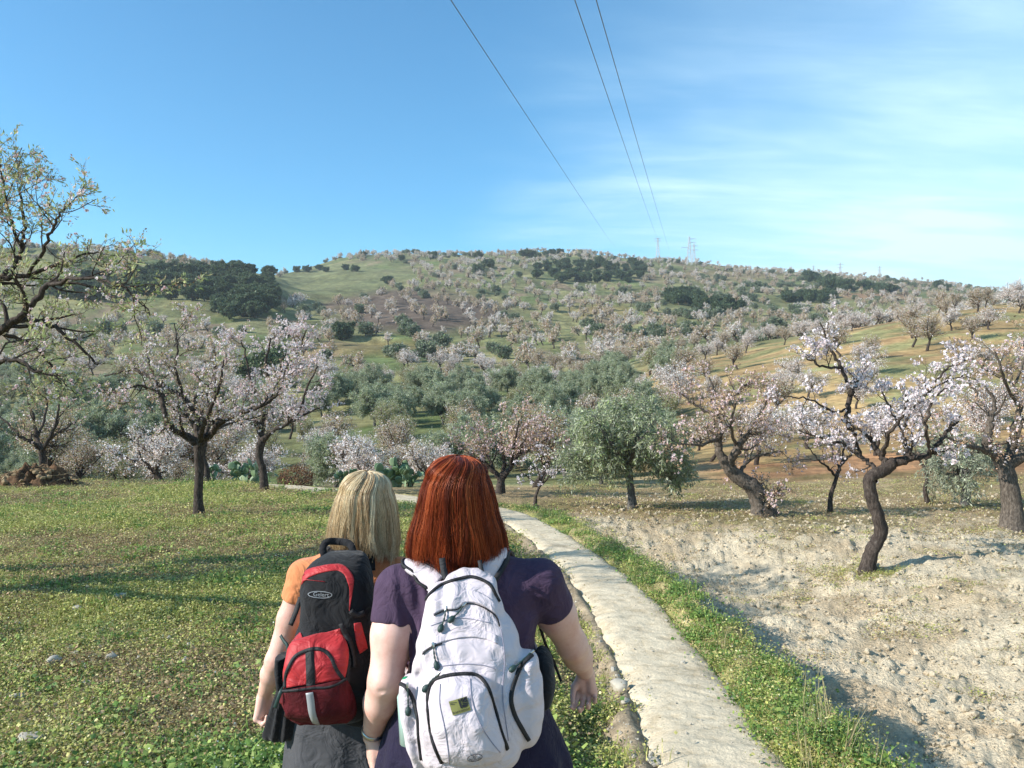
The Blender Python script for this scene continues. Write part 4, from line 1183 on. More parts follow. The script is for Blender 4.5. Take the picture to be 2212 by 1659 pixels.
# ------------------------------------------------------------------ solid modelling by distance fields
class Field:
    def __init__(s, lo, hi, h, far=0.12):
        s.lo = np.array(lo, float); s.h = h
        s.n = np.ceil((np.array(hi) - s.lo) / h).astype(int) + 1
        s.f = np.full(s.n, far, np.float32)
        s.ax = [s.lo[i] + h * np.arange(s.n[i]) for i in range(3)]
    def _sl(s, lo, hi):
        a = np.clip(np.floor((np.array(lo) - s.lo) / s.h).astype(int), 0, s.n - 1)
        b = np.clip(np.ceil((np.array(hi) - s.lo) / s.h).astype(int) + 1, 1, s.n)
        return tuple(slice(int(i), int(j)) for i, j in zip(a, b))
    def _grid(s, sl):
        return np.meshgrid(*[s.ax[i][sl[i]] for i in range(3)], indexing='ij')
    def put(s, lo, hi, fn, k=0.02, mode='add'):
        m = k * 1.5 + 0.03
        sl = s._sl(np.array(lo) - m, np.array(hi) + m)
        X, Y, Z = s._grid(sl)
        if X.size == 0: return
        d = fn(X, Y, Z).astype(np.float32); a = s.f[sl]
        if mode == 'add':
            if k > 0:
                hh = np.clip(.5 + .5 * (a - d) / k, 0, 1); s.f[sl] = a * (1 - hh) + d * hh - k * hh * (1 - hh)
            else: s.f[sl] = np.minimum(a, d)
        elif mode == 'cut': s.f[sl] = np.maximum(a, -d)
    def cap(s, a, b, ra, rb, k=0.02):
        a = np.array(a, float); b = np.array(b, float); r = max(ra, rb); ab = b - a; l2 = ab @ ab + 1e-12
        def fn(X, Y, Z):
            t = np.clip(((X - a[0]) * ab[0] + (Y - a[1]) * ab[1] + (Z - a[2]) * ab[2]) / l2, 0, 1)
            return np.sqrt((X - a[0] - t * ab[0]) ** 2 + (Y - a[1] - t * ab[1]) ** 2 + (Z - a[2] - t * ab[2]) ** 2) - (ra + (rb - ra) * t)
        s.put(np.minimum(a, b) - r, np.maximum(a, b) + r, fn, k)
    def chain(s, pts, rads, k=0.02):
        for i in range(len(pts) - 1): s.cap(pts[i], pts[i + 1], rads[i], rads[i + 1], k)
    def ell(s, c, r, k=0.02, mode='add'):
        c = np.array(c, float); r = np.array(r, float)
        def fn(X, Y, Z):
            k0 = np.sqrt(((X - c[0]) / r[0]) ** 2 + ((Y - c[1]) / r[1]) ** 2 + ((Z - c[2]) / r[2]) ** 2) + 1e-9
            k1 = np.sqrt(((X - c[0]) / r[0] ** 2) ** 2 + ((Y - c[1]) / r[1] ** 2) ** 2 + ((Z - c[2]) / r[2] ** 2) ** 2) + 1e-9
            return k0 * (k0 - 1) / k1
        s.put(c - r, c + r, fn, k, mode)
    def loft(s, rows, n=2.2, k=0.02, ripple=None, cap=True, mode='add'):
        """rows: (z, cx, cy, rx, ry) from low to high: a body of superelliptic sections"""
        R = np.array(sorted(rows)); zz = np.linspace(R[0, 0], R[-1, 0], 80)
        T = [np.interp(zz, R[:, 0], R[:, j]) for j in range(1, 5)]
        ker = np.ones(5) / 5
        T = [np.convolve(np.pad(v, 2, mode='edge'), ker, 'valid') for v in T]
        def fn(X, Y, Z):
            cx, cy, rx, ry = [np.interp(Z, zz, v) for v in T]
            dx, dy = X - cx, Y - cy
            if ripple is not None: q = ripple(np.arctan2(dy, dx), Z)
            else: q = 0
            d = ((np.abs(dx / rx) ** n + np.abs(dy / ry) ** n) ** (1 / n) - 1) * np.minimum(rx, ry) + q
            e = np.maximum(R[0, 0] - Z, Z - R[-1, 0])
            r_ = 0.02 if cap else 0.0
            return np.where((d > -r_) & (e > -r_), np.hypot(np.maximum(d + r_, 0), np.maximum(e + r_, 0)) - r_, np.maximum(d, e))
        s.put([(R[:, 1] - R[:, 3]).min(), (R[:, 2] - R[:, 4]).min(), R[0, 0]], [(R[:, 1] + R[:, 3]).max(), (R[:, 2] + R[:, 4]).max(), R[-1, 0]], fn, k, mode)
    def plane_cut(s, p, nrm_):
        """remove what lies on the side the normal points to"""
        X, Y, Z = np.meshgrid(*s.ax, indexing='ij')
        nrm_ = np.array(nrm_, float) / np.linalg.norm(nrm_)
        s.f = np.maximum(s.f, ((X - p[0]) * nrm_[0] + (Y - p[1]) * nrm_[1] + (Z - p[2]) * nrm_[2]).astype(np.float32))
    def displace(s, fn):
        X, Y, Z = np.meshgrid(*s.ax, indexing='ij')
        m = np.abs(s.f) < 0.04
        s.f[m] += fn(X[m], Y[m], Z[m]).astype(np.float32)
    def nets(s):
        f = s.f; nx, ny, nz = f.shape
        f = f.copy(); f[0] = f[-1] = .1; f[:, 0] = f[:, -1] = .1; f[:, :, 0] = f[:, :, -1] = .1
        c = [(i, j, k) for i in (0, 1) for j in (0, 1) for k in (0, 1)]
        sub = lambda i, j, k: f[i:nx - 1 + i, j:ny - 1 + j, k:nz - 1 + k]
        neg = sum((sub(*q) < 0).astype(np.int8) for q in c)
        act = (neg > 0) & (neg < 8); I = np.argwhere(act)
        vid = np.full(act.shape, -1, np.int64); vid[act] = np.arange(len(I))
        S = np.zeros((len(I), 3)); W = np.zeros(len(I))
        vals = {q: sub(*q)[act] for q in c}
        for q in c:
            for ax in range(3):
                if q[ax]: continue
                w = list(q); w[ax] = 1; w = tuple(w)
                a, b = vals[q], vals[w]; m = (a < 0) != (b < 0)
                t = np.where(m, a / (a - b + 1e-12), 0)
                p = np.array(q, float)[None] + np.eye(3)[ax][None] * t[:, None]
                S[m] += p[m]; W += m
        V = s.lo + (I + S / W[:, None]) * s.h
        Fs = []
        for ax in range(3):
            o = [i for i in range(3) if i != ax]
            sl0 = [slice(None)] * 3; sl1 = [slice(None)] * 3
            sl0[ax] = slice(0, -1); sl1[ax] = slice(1, None)
            a, b = f[tuple(sl0)] < 0, f[tuple(sl1)] < 0
            E = np.argwhere(a != b)
            E = E[(E[:, o[0]] > 0) & (E[:, o[1]] > 0) & (E[:, o[0]] < f.shape[o[0]] - 1) & (E[:, o[1]] < f.shape[o[1]] - 1)]
            flip = a[tuple(E.T)]
            q = []
            for d0, d1 in ((0, 0), (1, 0), (1, 1), (0, 1)):
                e = E.copy(); e[:, o[0]] -= d0; e[:, o[1]] -= d1
                q.append(vid[tuple(e.T)])
            q = np.stack(q, 1); q = q[(q >= 0).all(1)] if (q < 0).any() else q
            if len(q) != len(flip): flip = flip[:len(q)]
            if ax == 1: flip = ~flip
            q[flip] = q[flip][:, ::-1]
            Fs.append(q)
        return V, np.vstack(Fs)[:, ::-1]

def smax(a, b, k=.008):
    h = np.clip(.5 - .5 * (a - b) / k, 0, 1)
    return a * (1 - h) + b * h + k * h * (1 - h)

def relax(V, Fq, it=2, lam=.5):
    for _ in range(it):
        A = np.zeros_like(V); n = np.zeros(len(V))
        for i in range(4):
            j = (i + 1) % 4
            np.add.at(A, Fq[:, i], V[Fq[:, j]]); np.add.at(n, Fq[:, i], 1)
            np.add.at(A, Fq[:, j], V[Fq[:, i]]); np.add.at(n, Fq[:, j], 1)
        V = V * (1 - lam) + lam * A / np.maximum(n, 1)[:, None]
    return V

def solid(name, fld, mat, parent=None, it=1):
    V, Fq = fld.nets(); V = relax(V, Fq, it)
    return mesh_np(name, V, Fq, mat, parent)

def merge_solid(name, flds, mat, parent=None, it=1):
    Vs, Fs, n = [], [], 0
    for f in flds:
        V, Fq = f.nets(); V = relax(V, Fq, it); Vs.append(V); Fs.append(Fq + n); n += len(V)
    return mesh_np(name, np.vstack(Vs), np.vstack(Fs), mat, parent)

def bvh_of(*objs):
    V, Fc, n = [], [], 0
    for o in objs:
        me = o.data; v = np.zeros(len(me.vertices) * 3); me.vertices.foreach_get('co', v); v = v.reshape(-1, 3)
        V += [Vector(p) for p in v.tolist()]
        Fc += [tuple(i + n for i in p.vertices) for p in me.polygons]; n += len(v)
    return BVHTree.FromPolygons(V, Fc)

EYE = Vector((0, 0, H))
def on(bvh, px, py, off=0.0):
    """the point of a real surface seen at (px, py), lifted along its normal"""
    d = (P(px, py, 1.0) - EYE).normalized()
    loc, nr_, i, ds = bvh.ray_cast(EYE, d)
    if loc is None: return None, None
    if nr_.dot(d) > 0: nr_ = -nr_
    return loc + nr_ * off, nr_

def resamp(pts, step):
    p = np.array(pts, float); p = catmull(p, 12)
    L_ = np.concatenate([[0], np.cumsum(np.linalg.norm(np.diff(p[:, :3], axis=0), axis=1))])
    n = max(3, int(L_[-1] / step) + 1); s = np.linspace(0, L_[-1], n)
    return np.stack([np.interp(s, L_, p[:, i]) for i in range(p.shape[1])], 1)

def band(Pt, Nn, width, thick, name, mat, parent=None, widths=None):
    """a flat strap with thickness following points Pt whose outward normals are Nn"""
    Pt = np.array([list(p) for p in Pt]); Nn = np.array([list(n) for n in Nn])
    for _ in range(2):
        Nn[1:-1] = (Nn[:-2] + Nn[1:-1] * 2 + Nn[2:]); Nn /= np.linalg.norm(Nn, axis=1)[:, None]
        Pt[1:-1] = (Pt[:-2] + Pt[1:-1] * 2 + Pt[2:]) / 4
    t = np.gradient(Pt, axis=0); t /= np.linalg.norm(t, axis=1)[:, None] + 1e-9
    s = np.cross(t, Nn); s /= np.linalg.norm(s, axis=1)[:, None] + 1e-9
    w = (np.full(len(Pt), width) if widths is None else np.array(widths))[:, None] / 2
    prof = [(-1, 0), (-.92, 1), (0, 1.15), (.92, 1), (1, 0), (0, -.3)]
    V = np.stack([Pt + s * w * a + Nn * thick * b_ for a, b_ in prof], 1)
    n, k = len(Pt), len(prof)
    i = np.arange(n * k).reshape(n, k); j = np.roll(i, -1, axis=1)
    Fq = np.stack([i[:-1], i[1:], j[1:], j[:-1]], -1).reshape(-1, 4)
    caps = np.array([[i[0, 0], i[0, 1], i[0, 2], i[0, 5]], [i[0, 2], i[0, 3], i[0, 4], i[0, 5]], [i[-1, 0], i[-1, 5], i[-1, 2], i[-1, 1]], [i[-1, 2], i[-1, 5], i[-1, 4], i[-1, 3]]])
    return mesh_np(name, V.reshape(-1, 3), np.vstack([Fq, caps]), mat, parent)

def drape_band(bvh, pts, wpx, name, mat, parent, d=2.1, off=.001, thick=.003, widths=None):
    q = resamp(pts, 4.0)
    A, B, Wd = [], [], []
    for r in q:
        p, n = on(bvh, r[0], r[1], off)
        if p is None or (A and (p - A[-1]).length > .05): continue
        A.append(p); B.append(n); Wd.append((r[2] if len(r) > 2 else wpx) / F * d)
    if len(A) < 3: return None
    return band(A, B, wpx / F * d, thick, name, mat, parent, widths=Wd)

def drape_patch(bvh, left, right, name, mat, parent, off=.0015, thick=.002, nu=14, nv=20):
    a = resamp(left, 1.0); b = resamp(right, 1.0)
    ia = np.linspace(0, len(a) - 1, nv); ib = np.linspace(0, len(b) - 1, nv)
    A = np.stack([np.interp(ia, range(len(a)), a[:, i]) for i in (0, 1)], 1); B = np.stack([np.interp(ib, range(len(b)), b[:, i]) for i in (0, 1)], 1)
    V, last = [], None
    for r in range(nv):
        for c in range(nu):
            t = c / (nu - 1); px_, py_ = A[r] * (1 - t) + B[r] * t
            p, n = on(bvh, px_, py_, off)
            if p is None:
                q, n, _, _ = bvh.find_nearest(P(px_, py_, last.y if last else 2.1)); p = q + n * off
            last = p; V.append(list(p))
    i = np.arange(nu * nv).reshape(nv, nu)
    Fq = np.stack([i[:-1, :-1], i[:-1, 1:], i[1:, 1:], i[1:, :-1]], -1).reshape(-1, 4)[:, ::-1]
    o = mesh_np(name, np.array(V), Fq, mat, parent)
    md = o.modifiers.new('thickness', 'SOLIDIFY'); md.thickness = thick; md.offset = 1
    return o

def text_shape(s):
    cu = bpy.data.curves.new('lettering', 'FONT'); cu.body = s; cu.align_x = 'CENTER'; cu.align_y = 'CENTER'; cu.resolution_u = 3
    o = bpy.data.objects.new('lettering', cu); COL.objects.link(o)
    dg = bpy.context.evaluated_depsgraph_get(); me = bpy.data.meshes.new_from_object(o.evaluated_get(dg))
    v = np.array([list(p.co) for p in me.vertices]); fs = [list(p.vertices) for p in me.polygons]
    bpy.data.objects.remove(o); bpy.data.meshes.remove(me)
    return v, fs

def drape_shape(bvh, v2, fs, c, ux, uy, name, mat, parent, off=.003):
    """flat print: 2-D shape v2 laid on a surface; c centre, ux/uy the image-plane axes of one unit"""
    V = []
    for p in v2:
        px_, py_ = c[0] + ux[0] * p[0] + uy[0] * p[1], c[1] + ux[1] * p[0] + uy[1] * p[1]
        q, n = on(bvh, px_, py_, off)
        if q is None: q = P(px_, py_, 2.0)
        V.append(q)
    me = bpy.data.meshes.new(name); me.from_pydata([tuple(q) for q in V], [], fs); me.materials.append(mat)
    o = bpy.data.objects.new(name, me); COL.objects.link(o); o.parent = parent
    return o

def poly_shape(polys):
    v, f = [], []
    for p in polys:
        f.append(list(range(len(v), len(v) + len(p)))); v += [(a, b, 0) for a, b in p]
    return np.array(v, float), f
def ring_shape(rx, ry, w, n=40):
    v, f = [], []
    for i in range(n):
        a = 2 * math.pi * i / n; v += [(rx * math.cos(a), ry * math.sin(a), 0), ((rx - w) * math.cos(a), (ry - w) * math.sin(a), 0)]
    for i in range(n):
        j = (i + 1) % n; f.append([2 * i, 2 * j, 2 * j + 1, 2 * i + 1])
    return np.array(v, float), f

# ------------------------------------------------------------------ cloth, skin and hair materials
def cloth(name, c, rough=.85, weave=900, bump=.25, sheen=.2, var=.12, spec=.2, wrink=.5):
    m, t, b = newmat(name, rough, c, spec)
    b.inputs['Sheen Weight'].default_value = sheen
    n1_ = noise_node(t, 14, 4, .6); n2_ = noise_node(t, weave, 2, .5)
    r = ramp(t, n1_.outputs[0], [(.3, tuple(max(0, v * (1 - var)) for v in c)), (.7, tuple(min(1, v * (1 + var)) for v in c))])
    t.links.new(r.outputs[0], b.inputs['Base Color'])
    bp_ = add_bump(t, b, n2_.outputs[0], bump, .001)
    n3_ = noise_node(t, 13, 3, .55); n3_.inputs['Distortion'].default_value = 1.4
    b2_ = t.nodes.new('ShaderNodeBump'); b2_.inputs['Strength'].default_value = wrink; b2_.inputs['Distance'].default_value = .03
    t.links.new(n3_.outputs[0], b2_.inputs['Height']); t.links.new(b2_.outputs[0], bp_.inputs['Normal'])
    return m
M['purple'] = cloth('purple_jersey', (.058, .034, .064), sheen=.04)
M['navy'] = cloth('indigo_cloth', (.013, .010, .030), weave=600, sheen=.05)
M['orange'] = cloth('orange_jersey', (.60, .215, .085))
M['greycloth'] = cloth('grey_cloth', (.06, .06, .066), weave=700, sheen=.05)
M['blackcloth'] = cloth('black_cloth', (.012, .012, .014), sheen=.1)
M['canvas'] = cloth('pale_lilac_canvas', (.56, .49, .515), weave=1100, bump=.2, sheen=.1, var=.03)
M['canvas2'] = cloth('pale_grey_lilac_canvas', (.66, .63, .70), weave=1100, bump=.2, sheen=.1, var=.03)
M['redcloth'] = cloth('red_nylon', (.38, .013, .017), .6, 1100, .2, .1, .1, .4)
M['maroon'] = cloth('maroon_mesh', (.085, .008, .012), .8, 1400, .6, 0, .35)
M['blacktrim'] = cloth('black_webbing', (.014, .014, .016), .7, 1500, .4, 0, .2, .35)
M['shoe'] = cloth('shoe_leather', (.08, .05, .03), .5)
m, t, b = newmat('skin', .48, (.66, .39, .31), .4)
n_ = noise_node(t, 12, 6, .7); r_ = ramp(t, n_.outputs[0], [(.3, (.60, .31, .25)), (.5, (.68, .41, .33)), (.7, (.75, .50, .42))])
t.links.new(r_.outputs[0], b.inputs['Base Color']); b.inputs['Subsurface Weight'].default_value = .12
b.inputs['Subsurface Radius'].default_value = (.012, .005, .003); b.inputs['Subsurface Scale'].default_value = .5
n2_ = noise_node(t, 260, 3, .6); add_bump(t, b, n2_.outputs[0], .15, .001)
M['skin'] = m
m, t, b = newmat('metal', .3, (.5, .5, .48), .5); b.inputs['Metallic'].default_value = 1; M['metal'] = m
m, t, b = newmat('green_plastic', .3, (.0, .23, .09), .5); M['greencap'] = m
m, t, b = newmat('dark_rubber', .55, (.02, .045, .04), .4); M['rubber'] = m
m, t, b = newmat('patch_olive', .7, (.17, .17, .05), .3); M['patch'] = m
m, t, b = newmat('print_black', .7, (.012, .012, .02), .3); M['ink'] = m
m, t, b = newmat('print_grey', .4, (.22, .23, .25), .5); M['inkgrey'] = m
m, t, b = newmat('reflective_tape', .45, (.30, .31, .32), .5); M['tape'] = m
m, t, b = newmat('seam', .8, (.30, .28, .34), .2); M['seam'] = m

def hair_mat(name, stops, rough=.38):
    m, t, b = newmat(name, rough, stops[0][1], .5)
    hi = t.nodes.new('ShaderNodeAttribute'); hi.attribute_name = 'tone'
    r = ramp(t, hi.outputs['Fac'], stops)
    t.links.new(r.outputs[0], b.inputs['Base Color'])
    b.inputs['Specular Tint'].default_value = (*[min(1, v * 1.6 + .25) for v in stops[-1][1]], 1)
    return m
M['hair_red'] = hair_mat('auburn_hair', [(0, (.06, .010, .005)), (.4, (.17, .028, .010)), (.75, (.31, .056, .016)), (1, (.46, .12, .04))])
M['hair_blond'] = hair_mat('blond_hair', [(0, (.12, .065, .03)), (.28, (.33, .205, .10)), (.55, (.66, .49, .28)), (1, (.86, .74, .50))])

def curves_obj(name, pts, rad, mat, parent, tone=None):
    """pts (n, k, 3) strands; rad (k,)"""
    n, k = pts.shape[:2]
    cu = bpy.data.hair_curves.new(name); cu.add_curves([k] * n)
    cu.position_data.foreach_set('vector', np.ascontiguousarray(pts, np.float32).ravel())
    a = cu.attributes.get('radius') or cu.attributes.new('radius', 'FLOAT', 'POINT')
    a.data.foreach_set('value', np.tile(np.asarray(rad, np.float32), n))
    if tone is not None:
        a = cu.attributes.new('tone', 'FLOAT', 'POINT'); a.data.foreach_set('value', np.ascontiguousarray(tone, np.float32).ravel())
    cu.materials.append(mat)
    o = bpy.data.objects.new(name, cu); COL.objects.link(o); o.parent = parent
    return o

def hairdo(parent, rows, top, face_z, mat, seed, nstr, end_fn, wave=.010, rad=.00042, shellmat=None, n=2.1, part=0.0, clump=.8, flick=.07):
    """rows: (z, cx, cy, rx, ry) outline of the hair; strands fan from the crown and fall along it"""
    rng = np.random.default_rng(seed)
    R = np.array(sorted(rows))
    zz = np.linspace(R[0, 0], R[-1, 0], 200); T = [np.interp(zz, R[:, 0], R[:, j]) for j in range(1, 5)]
    T = [np.convolve(np.pad(v, 5, mode='edge'), np.ones(11) / 11, 'valid') for v in T]
    zt = R[-1, 0]; z1 = zt - .062; um = zz > z1
    dm = np.sqrt(np.clip(1 - ((zz - z1) / .0625) ** 2, .0, 1))
    for q_ in (2, 3): T[q_] = np.where(um, np.interp(z1, zz, T[q_]) * dm + 1e-3, T[q_])
    rows = [(zz[i], T[0][i], T[1][i], T[2][i], T[3][i]) for i in range(0, 200, 6)] + [(zz[-1], T[0][-1], T[1][-1], T[2][-1], T[3][-1])]
    f = Field([(R[:, 1] - R[:, 3]).min() - .03, (R[:, 2] - R[:, 4]).min() - .03, R[0, 0] - .03], [(R[:, 1] + R[:, 3]).max() + .03, (R[:, 2] + R[:, 4]).max() + .03, R[-1, 0] + .04], .006)
    sh = [(z, cx, cy, rx * .90, ry * .90) for z, cx, cy, rx, ry in rows]
    f.loft([(z + (.05 if i == 0 else -.008 if i == len(sh) - 1 else 0), cx, cy, rx, ry) for i, (z, cx, cy, rx, ry) in enumerate(sh)], n=n, k=0)
    # leave the face open
    cy_ = np.interp(face_z, R[:, 0], R[:, 2]); cx_ = np.interp(face_z, R[:, 0], R[:, 1])
    f.ell([cx_, cy_ + .14, face_z - .09], [.085, .12, .15], 0, 'cut')
    hair = solid('hair', f, shellmat or mat, parent, 2)
    k = 18
    ncl = max(60, nstr // 40); cl_phi = rng.uniform(0, 2 * np.pi, ncl); cl_s = rng.uniform(.90, 1.045, ncl)
    cl = rng.integers(0, ncl, nstr)
    spread_ = rng.normal(0, .055, nstr)
    phi = cl_phi[cl] + spread_; s = cl_s[cl] + rng.normal(0, .012, nstr) - rng.uniform(0, 1, nstr) ** 3 * .10
    ztop = R[-1, 0]; zroot = ztop - (rng.uniform(0, 1, nstr) ** 1.6) * (ztop - face_z) * 1.1
    frontness = np.sin(phi)
    zend = end_fn(phi) + rng.normal(0, .009, nstr) + (rng.normal(0, .017, ncl))[cl]
    open_ = frontness > .45
    zend = zend + np.minimum(rng.exponential(.016, ncl), .07)[cl]
    zend = np.where(open_, np.maximum(zend, face_z + .01 + rng.uniform(-.02, .03, nstr)), zend)
    zroot = np.maximum(zroot, zend + .03)
    t = np.linspace(0, 1, k)[None]
    u = t ** 1.15
    Z = zroot[:, None] * (1 - u) + zend[:, None] * u
    cx, cy, rx, ry = [np.interp(Z, zz, v) for v in T]
    dome = np.sqrt(np.clip(1 - ((Z - (ztop - .10)) / .108) ** 2, 0, 1)); dome = np.where(Z < ztop - .10, 1, dome)
    w1, w2 = rng.uniform(0, 6.28, ncl)[cl][:, None], rng.uniform(0, 6.28, ncl)[cl][:, None]
    fr = rng.uniform(8, 16, ncl)[cl][:, None]
    low = np.clip((ztop - Z) / (ztop - R[0, 0]), 0, 1)
    dphi = (wave / .1) * low * np.sin(fr * (ztop - Z) + w1) + .06 * low ** 2 * rng.normal(0, 1, (nstr, 1)) - spread_[:, None] * clump * low ** 1.5
    fly = (rng.uniform(0, 1, nstr) < .08)[:, None]
    ss = s[:, None] * (1 + fly * .10 * low * rng.uniform(0, 1, (nstr, 1)) + .035 * low * np.sin(fr * .8 * (ztop - Z) + w2)) + .02 * low ** 3 * rng.normal(0, 1, (nstr, 1))
    ph = phi[:, None] + dphi
    ph = ph + .55 * np.clip(1 - low * 3.2, 0, 1) ** 2
    c_, s_ = np.cos(ph), np.sin(ph)
    q = (np.abs(c_) ** n + np.abs(s_) ** n) ** (-1 / n)
    X = cx + ss * rx * c_ * q * (1 + flick * low ** 8 * (c_ < -.3)); Y = cy + ss * ry * s_ * q
    pts = np.stack([X, Y, Z + (ss - 1) * .05 * (1 - low)], -1)
    rr = rad * np.linspace(1.1, .45, k)
    cl_t = rng.uniform(.02, .98, ncl)
    tone = np.clip((cl_t[cl] + rng.normal(0, .12, nstr))[:, None] + .18 * (.5 - low), 0, 1)
    curves_obj('hair_strands', pts, rr, mat, hair, tone)
    return hair

def hand(f, w, fdir, ndir, sdir, curl, sc=1.0, thumb_curl=.5, spread=.0):
    """palm and five fingers from the wrist w; fdir along the hand, ndir the way the fingers close, sdir towards the thumb"""
    w = np.array(w, float); fd, nd = unit(np.array(fdir, float)), np.array(ndir, float)
    nd = unit(nd - fd * (nd @ fd)); sd_ = unit(np.array(sdir, float)); sd_ = unit(sd_ - fd * (sd_ @ fd) - nd * (sd_ @ nd))
    offs = [.030, .010, -.010, -.029]; ln = [.082, .087, .083, .074]
    L_ = [(.040, .025, .021), (.045, .028, .022), (.041, .026, .021), (.032, .020, .018)]
    rad = [.0098, .0100, .0095, .0085]
    kn = []
    for o_, l_ in zip(offs, ln):
        a = w + sd_ * o_ * .5 * sc + fd * .008 * sc; b_ = w + (fd * l_ + sd_ * o_) * sc
        f.cap(a, b_, .0150 * sc, .0125 * sc, .012); kn.append(b_)
    f.cap(w + nd * .006 * sc + sd_ * .012, w + (fd * .055 + nd * .010 + sd_ * .012) * sc, .014 * sc, .012 * sc, .012)
    f.cap(w + nd * .006 * sc - sd_ * .012, w + (fd * .060 + nd * .010 - sd_ * .018) * sc, .014 * sc, .011 * sc, .012)
    for i in range(4):
        p = kn[i]; a = 0; side = sd_ * (spread * (1.5 - i))
        for j in range(3):
            a += curl[j] * (1 + .10 * i)
            dr = unit(fd * math.cos(a) + nd * math.sin(a) + side)
            q = p + dr * L_[i][j] * sc
            f.cap(p, q, (rad[i] - .0008 * j) * sc, (rad[i] - .0008 * (j + 1)) * sc, .0035 if j == 0 else .003); p = q
    p = w + (sd_ * .018 + nd * .008 + fd * .018) * sc
    d1 = unit(fd * .75 + sd_ * .55 + nd * .35); q = p + d1 * .040 * sc; f.cap(p, q, .0155 * sc, .0125 * sc, .012)
    d2 = unit(fd * .9 + sd_ * .1 + nd * (.3 + thumb_curl)); p = q; q = p + d2 * .030 * sc; f.cap(p, q, .0115 * sc, .0100 * sc, .006)
    d3 = unit(fd * .9 - sd_ * .15 + nd * (.5 + thumb_curl)); f.cap(q, q + d3 * .024 * sc, .0100 * sc, .0085 * sc, .003)

def add_head(f, c, sc=1.0):
    c = np.array(c, float)
    f.ell(c, (.074 * sc, .092 * sc, .108 * sc), .02)
    f.ell(c + [0, .030, -.055], (.058 * sc, .062 * sc, .062 * sc), .03)
    f.cap(c + [0, .088, .005], c + [0, .108, -.030], .007, .012, .012)       # nose
    f.ell(c + [0, .088, -.068], (.024, .012, .008), .006)                     # lips
    f.ell(c + [0, .078, -.095], (.022, .020, .016), .015)                     # chin
    for sg in (-1, 1):
        f.ell(c + [.030 * sg, .092, .012], (.016, .014, .011), .0, 'cut')
        f.ell(c + [.075 * sg, .0, -.012], (.010, .022, .032), .008)           # ears

def eyes(c, parent):
    for sg in (-1, 1):
        bb = Buf(); p = np.array(c) + [.030 * sg, .078, .012]
        V, Fq = tube([p + [0, -.012, 0], p + [0, -.006, 0], p, p + [0, .007, 0], p + [0, .0115, 0]], [.001, .0095, .012, .0095, .001], 10)
        mesh_np('eye', V, Fq, M['eye'], parent)
m, t, b = newmat('eye_white', .15, (.7, .68, .65), .5); M['eye'] = m

def W3(px, py, d): return np.array(P(px, py, d))

# ================================================================== the red haired walker
gr = gz(-.12, 2.33)
rootR_fields = []
bc = -0.122
body = Field([-.50, 2.02, gr - .02], [.36, 2.78, 1.66], .0075)
headc = W3(983, 1075, 2.34); headc[2] = 1.478
hl = [(-.5)]
# trunk of the body
torso = [(.76, bc, 2.335, .175, .145), (.86, bc, 2.335, .195, .155), (.96, bc, 2.34, .185, .145), (1.06, bc, 2.34, .175, .130), (1.15, bc, 2.34, .180, .120), (1.21, bc, 2.34, .175, .108), (1.26, bc, 2.34, .145, .090), (1.295, bc, 2.34, .105, .070), (1.325, bc, 2.34, .06, .055)]
body.loft(torso, 2.3, .02)
body.cap([bc, 2.34, 1.27], headc + [0, -.01, -.07], .058, .052, .03)
add_head(body, headc)
LS, LE, LW = W3(862, 1272, 2.31), W3(832, 1470, 2.24), W3(803, 1590, 2.34)
RS, RE, RW = W3(1166, 1258, 2.34), W3(1236, 1393, 2.46), W3(1266, 1452, 2.63)
for S_, E_, W_ in ((LS, LE, LW), (RS, RE, RW)):
    body.cap([bc, 2.34, 1.245], S_, .055, .062, .04)
    mid = S_ * .5 + E_ * .5
    body.chain([S_, mid, E_], [.060, .056, .046], .03)
    m2 = E_ * .62 + W_ * .38
    body.chain([E_, m2, W_], [.046, .045, .027], .02)
body.ell(LE + [.0, -.032, .0], (.016, .014, .018), .02)
body.cap(LE + [-.016, -.049, -.010], LE + [.018, -.049, -.004], .0065, .0055, 0) if False else body.put(LE - .03, LE + .03, lambda X, Y, Z: np.sqrt(((X - LE[0]) / 3.5) ** 2 + (Y - LE[1] + .050) ** 2 + (Z - LE[2] + .012) ** 2) - .006, 0, 'cut')
for sg, fy in ((-1, 2.27), (1, 2.46)):
    hp_ = np.array([bc + .09 * sg, 2.34, .80]); kn_ = np.array([bc + .10 * sg, (2.34 + fy) / 2 + .01, .46]); an = np.array([bc + .10 * sg, fy, gr + .09])
    body.chain([hp_, kn_, an], [.105, .065, .042], .03)
    body.cap(an + [0, 0, -.03], an + [0, .13, -.055], .038, .030, .02)
hf1 = Field(LW + [-.07, -.09, -.22], LW + [.09, .10, .05], .0034)
hf1.cap(LW + (LE - LW) * .14, LW, .0285, .0255, .01)
hand(hf1, LW, [.04, .06, -1], [.85, .35, 0], [.15, 1, .2] if False else [.45, -.9, 0], (.35, .45, .35), 1.0, .1)
hf2 = Field(RW + [-.10, -.12, -.20], RW + [.09, .10, .05], .0034)
hf2.cap(RW + (RE - RW) * .12, RW, .0285, .0255, .01)
hand(hf2, RW, [.02, .06, -1], [-.25, -1, 0], [-1, .25, 0], (.70, .85, .6), .92, .45, .11)
rw = merge_solid('person', [body, hf1, hf2], M['skin'])
tag(rw, 'woman with shoulder length auburn hair in a purple top carrying the white backpack', 'person', 'two women walking ahead on the path')
eyes(headc, rw)
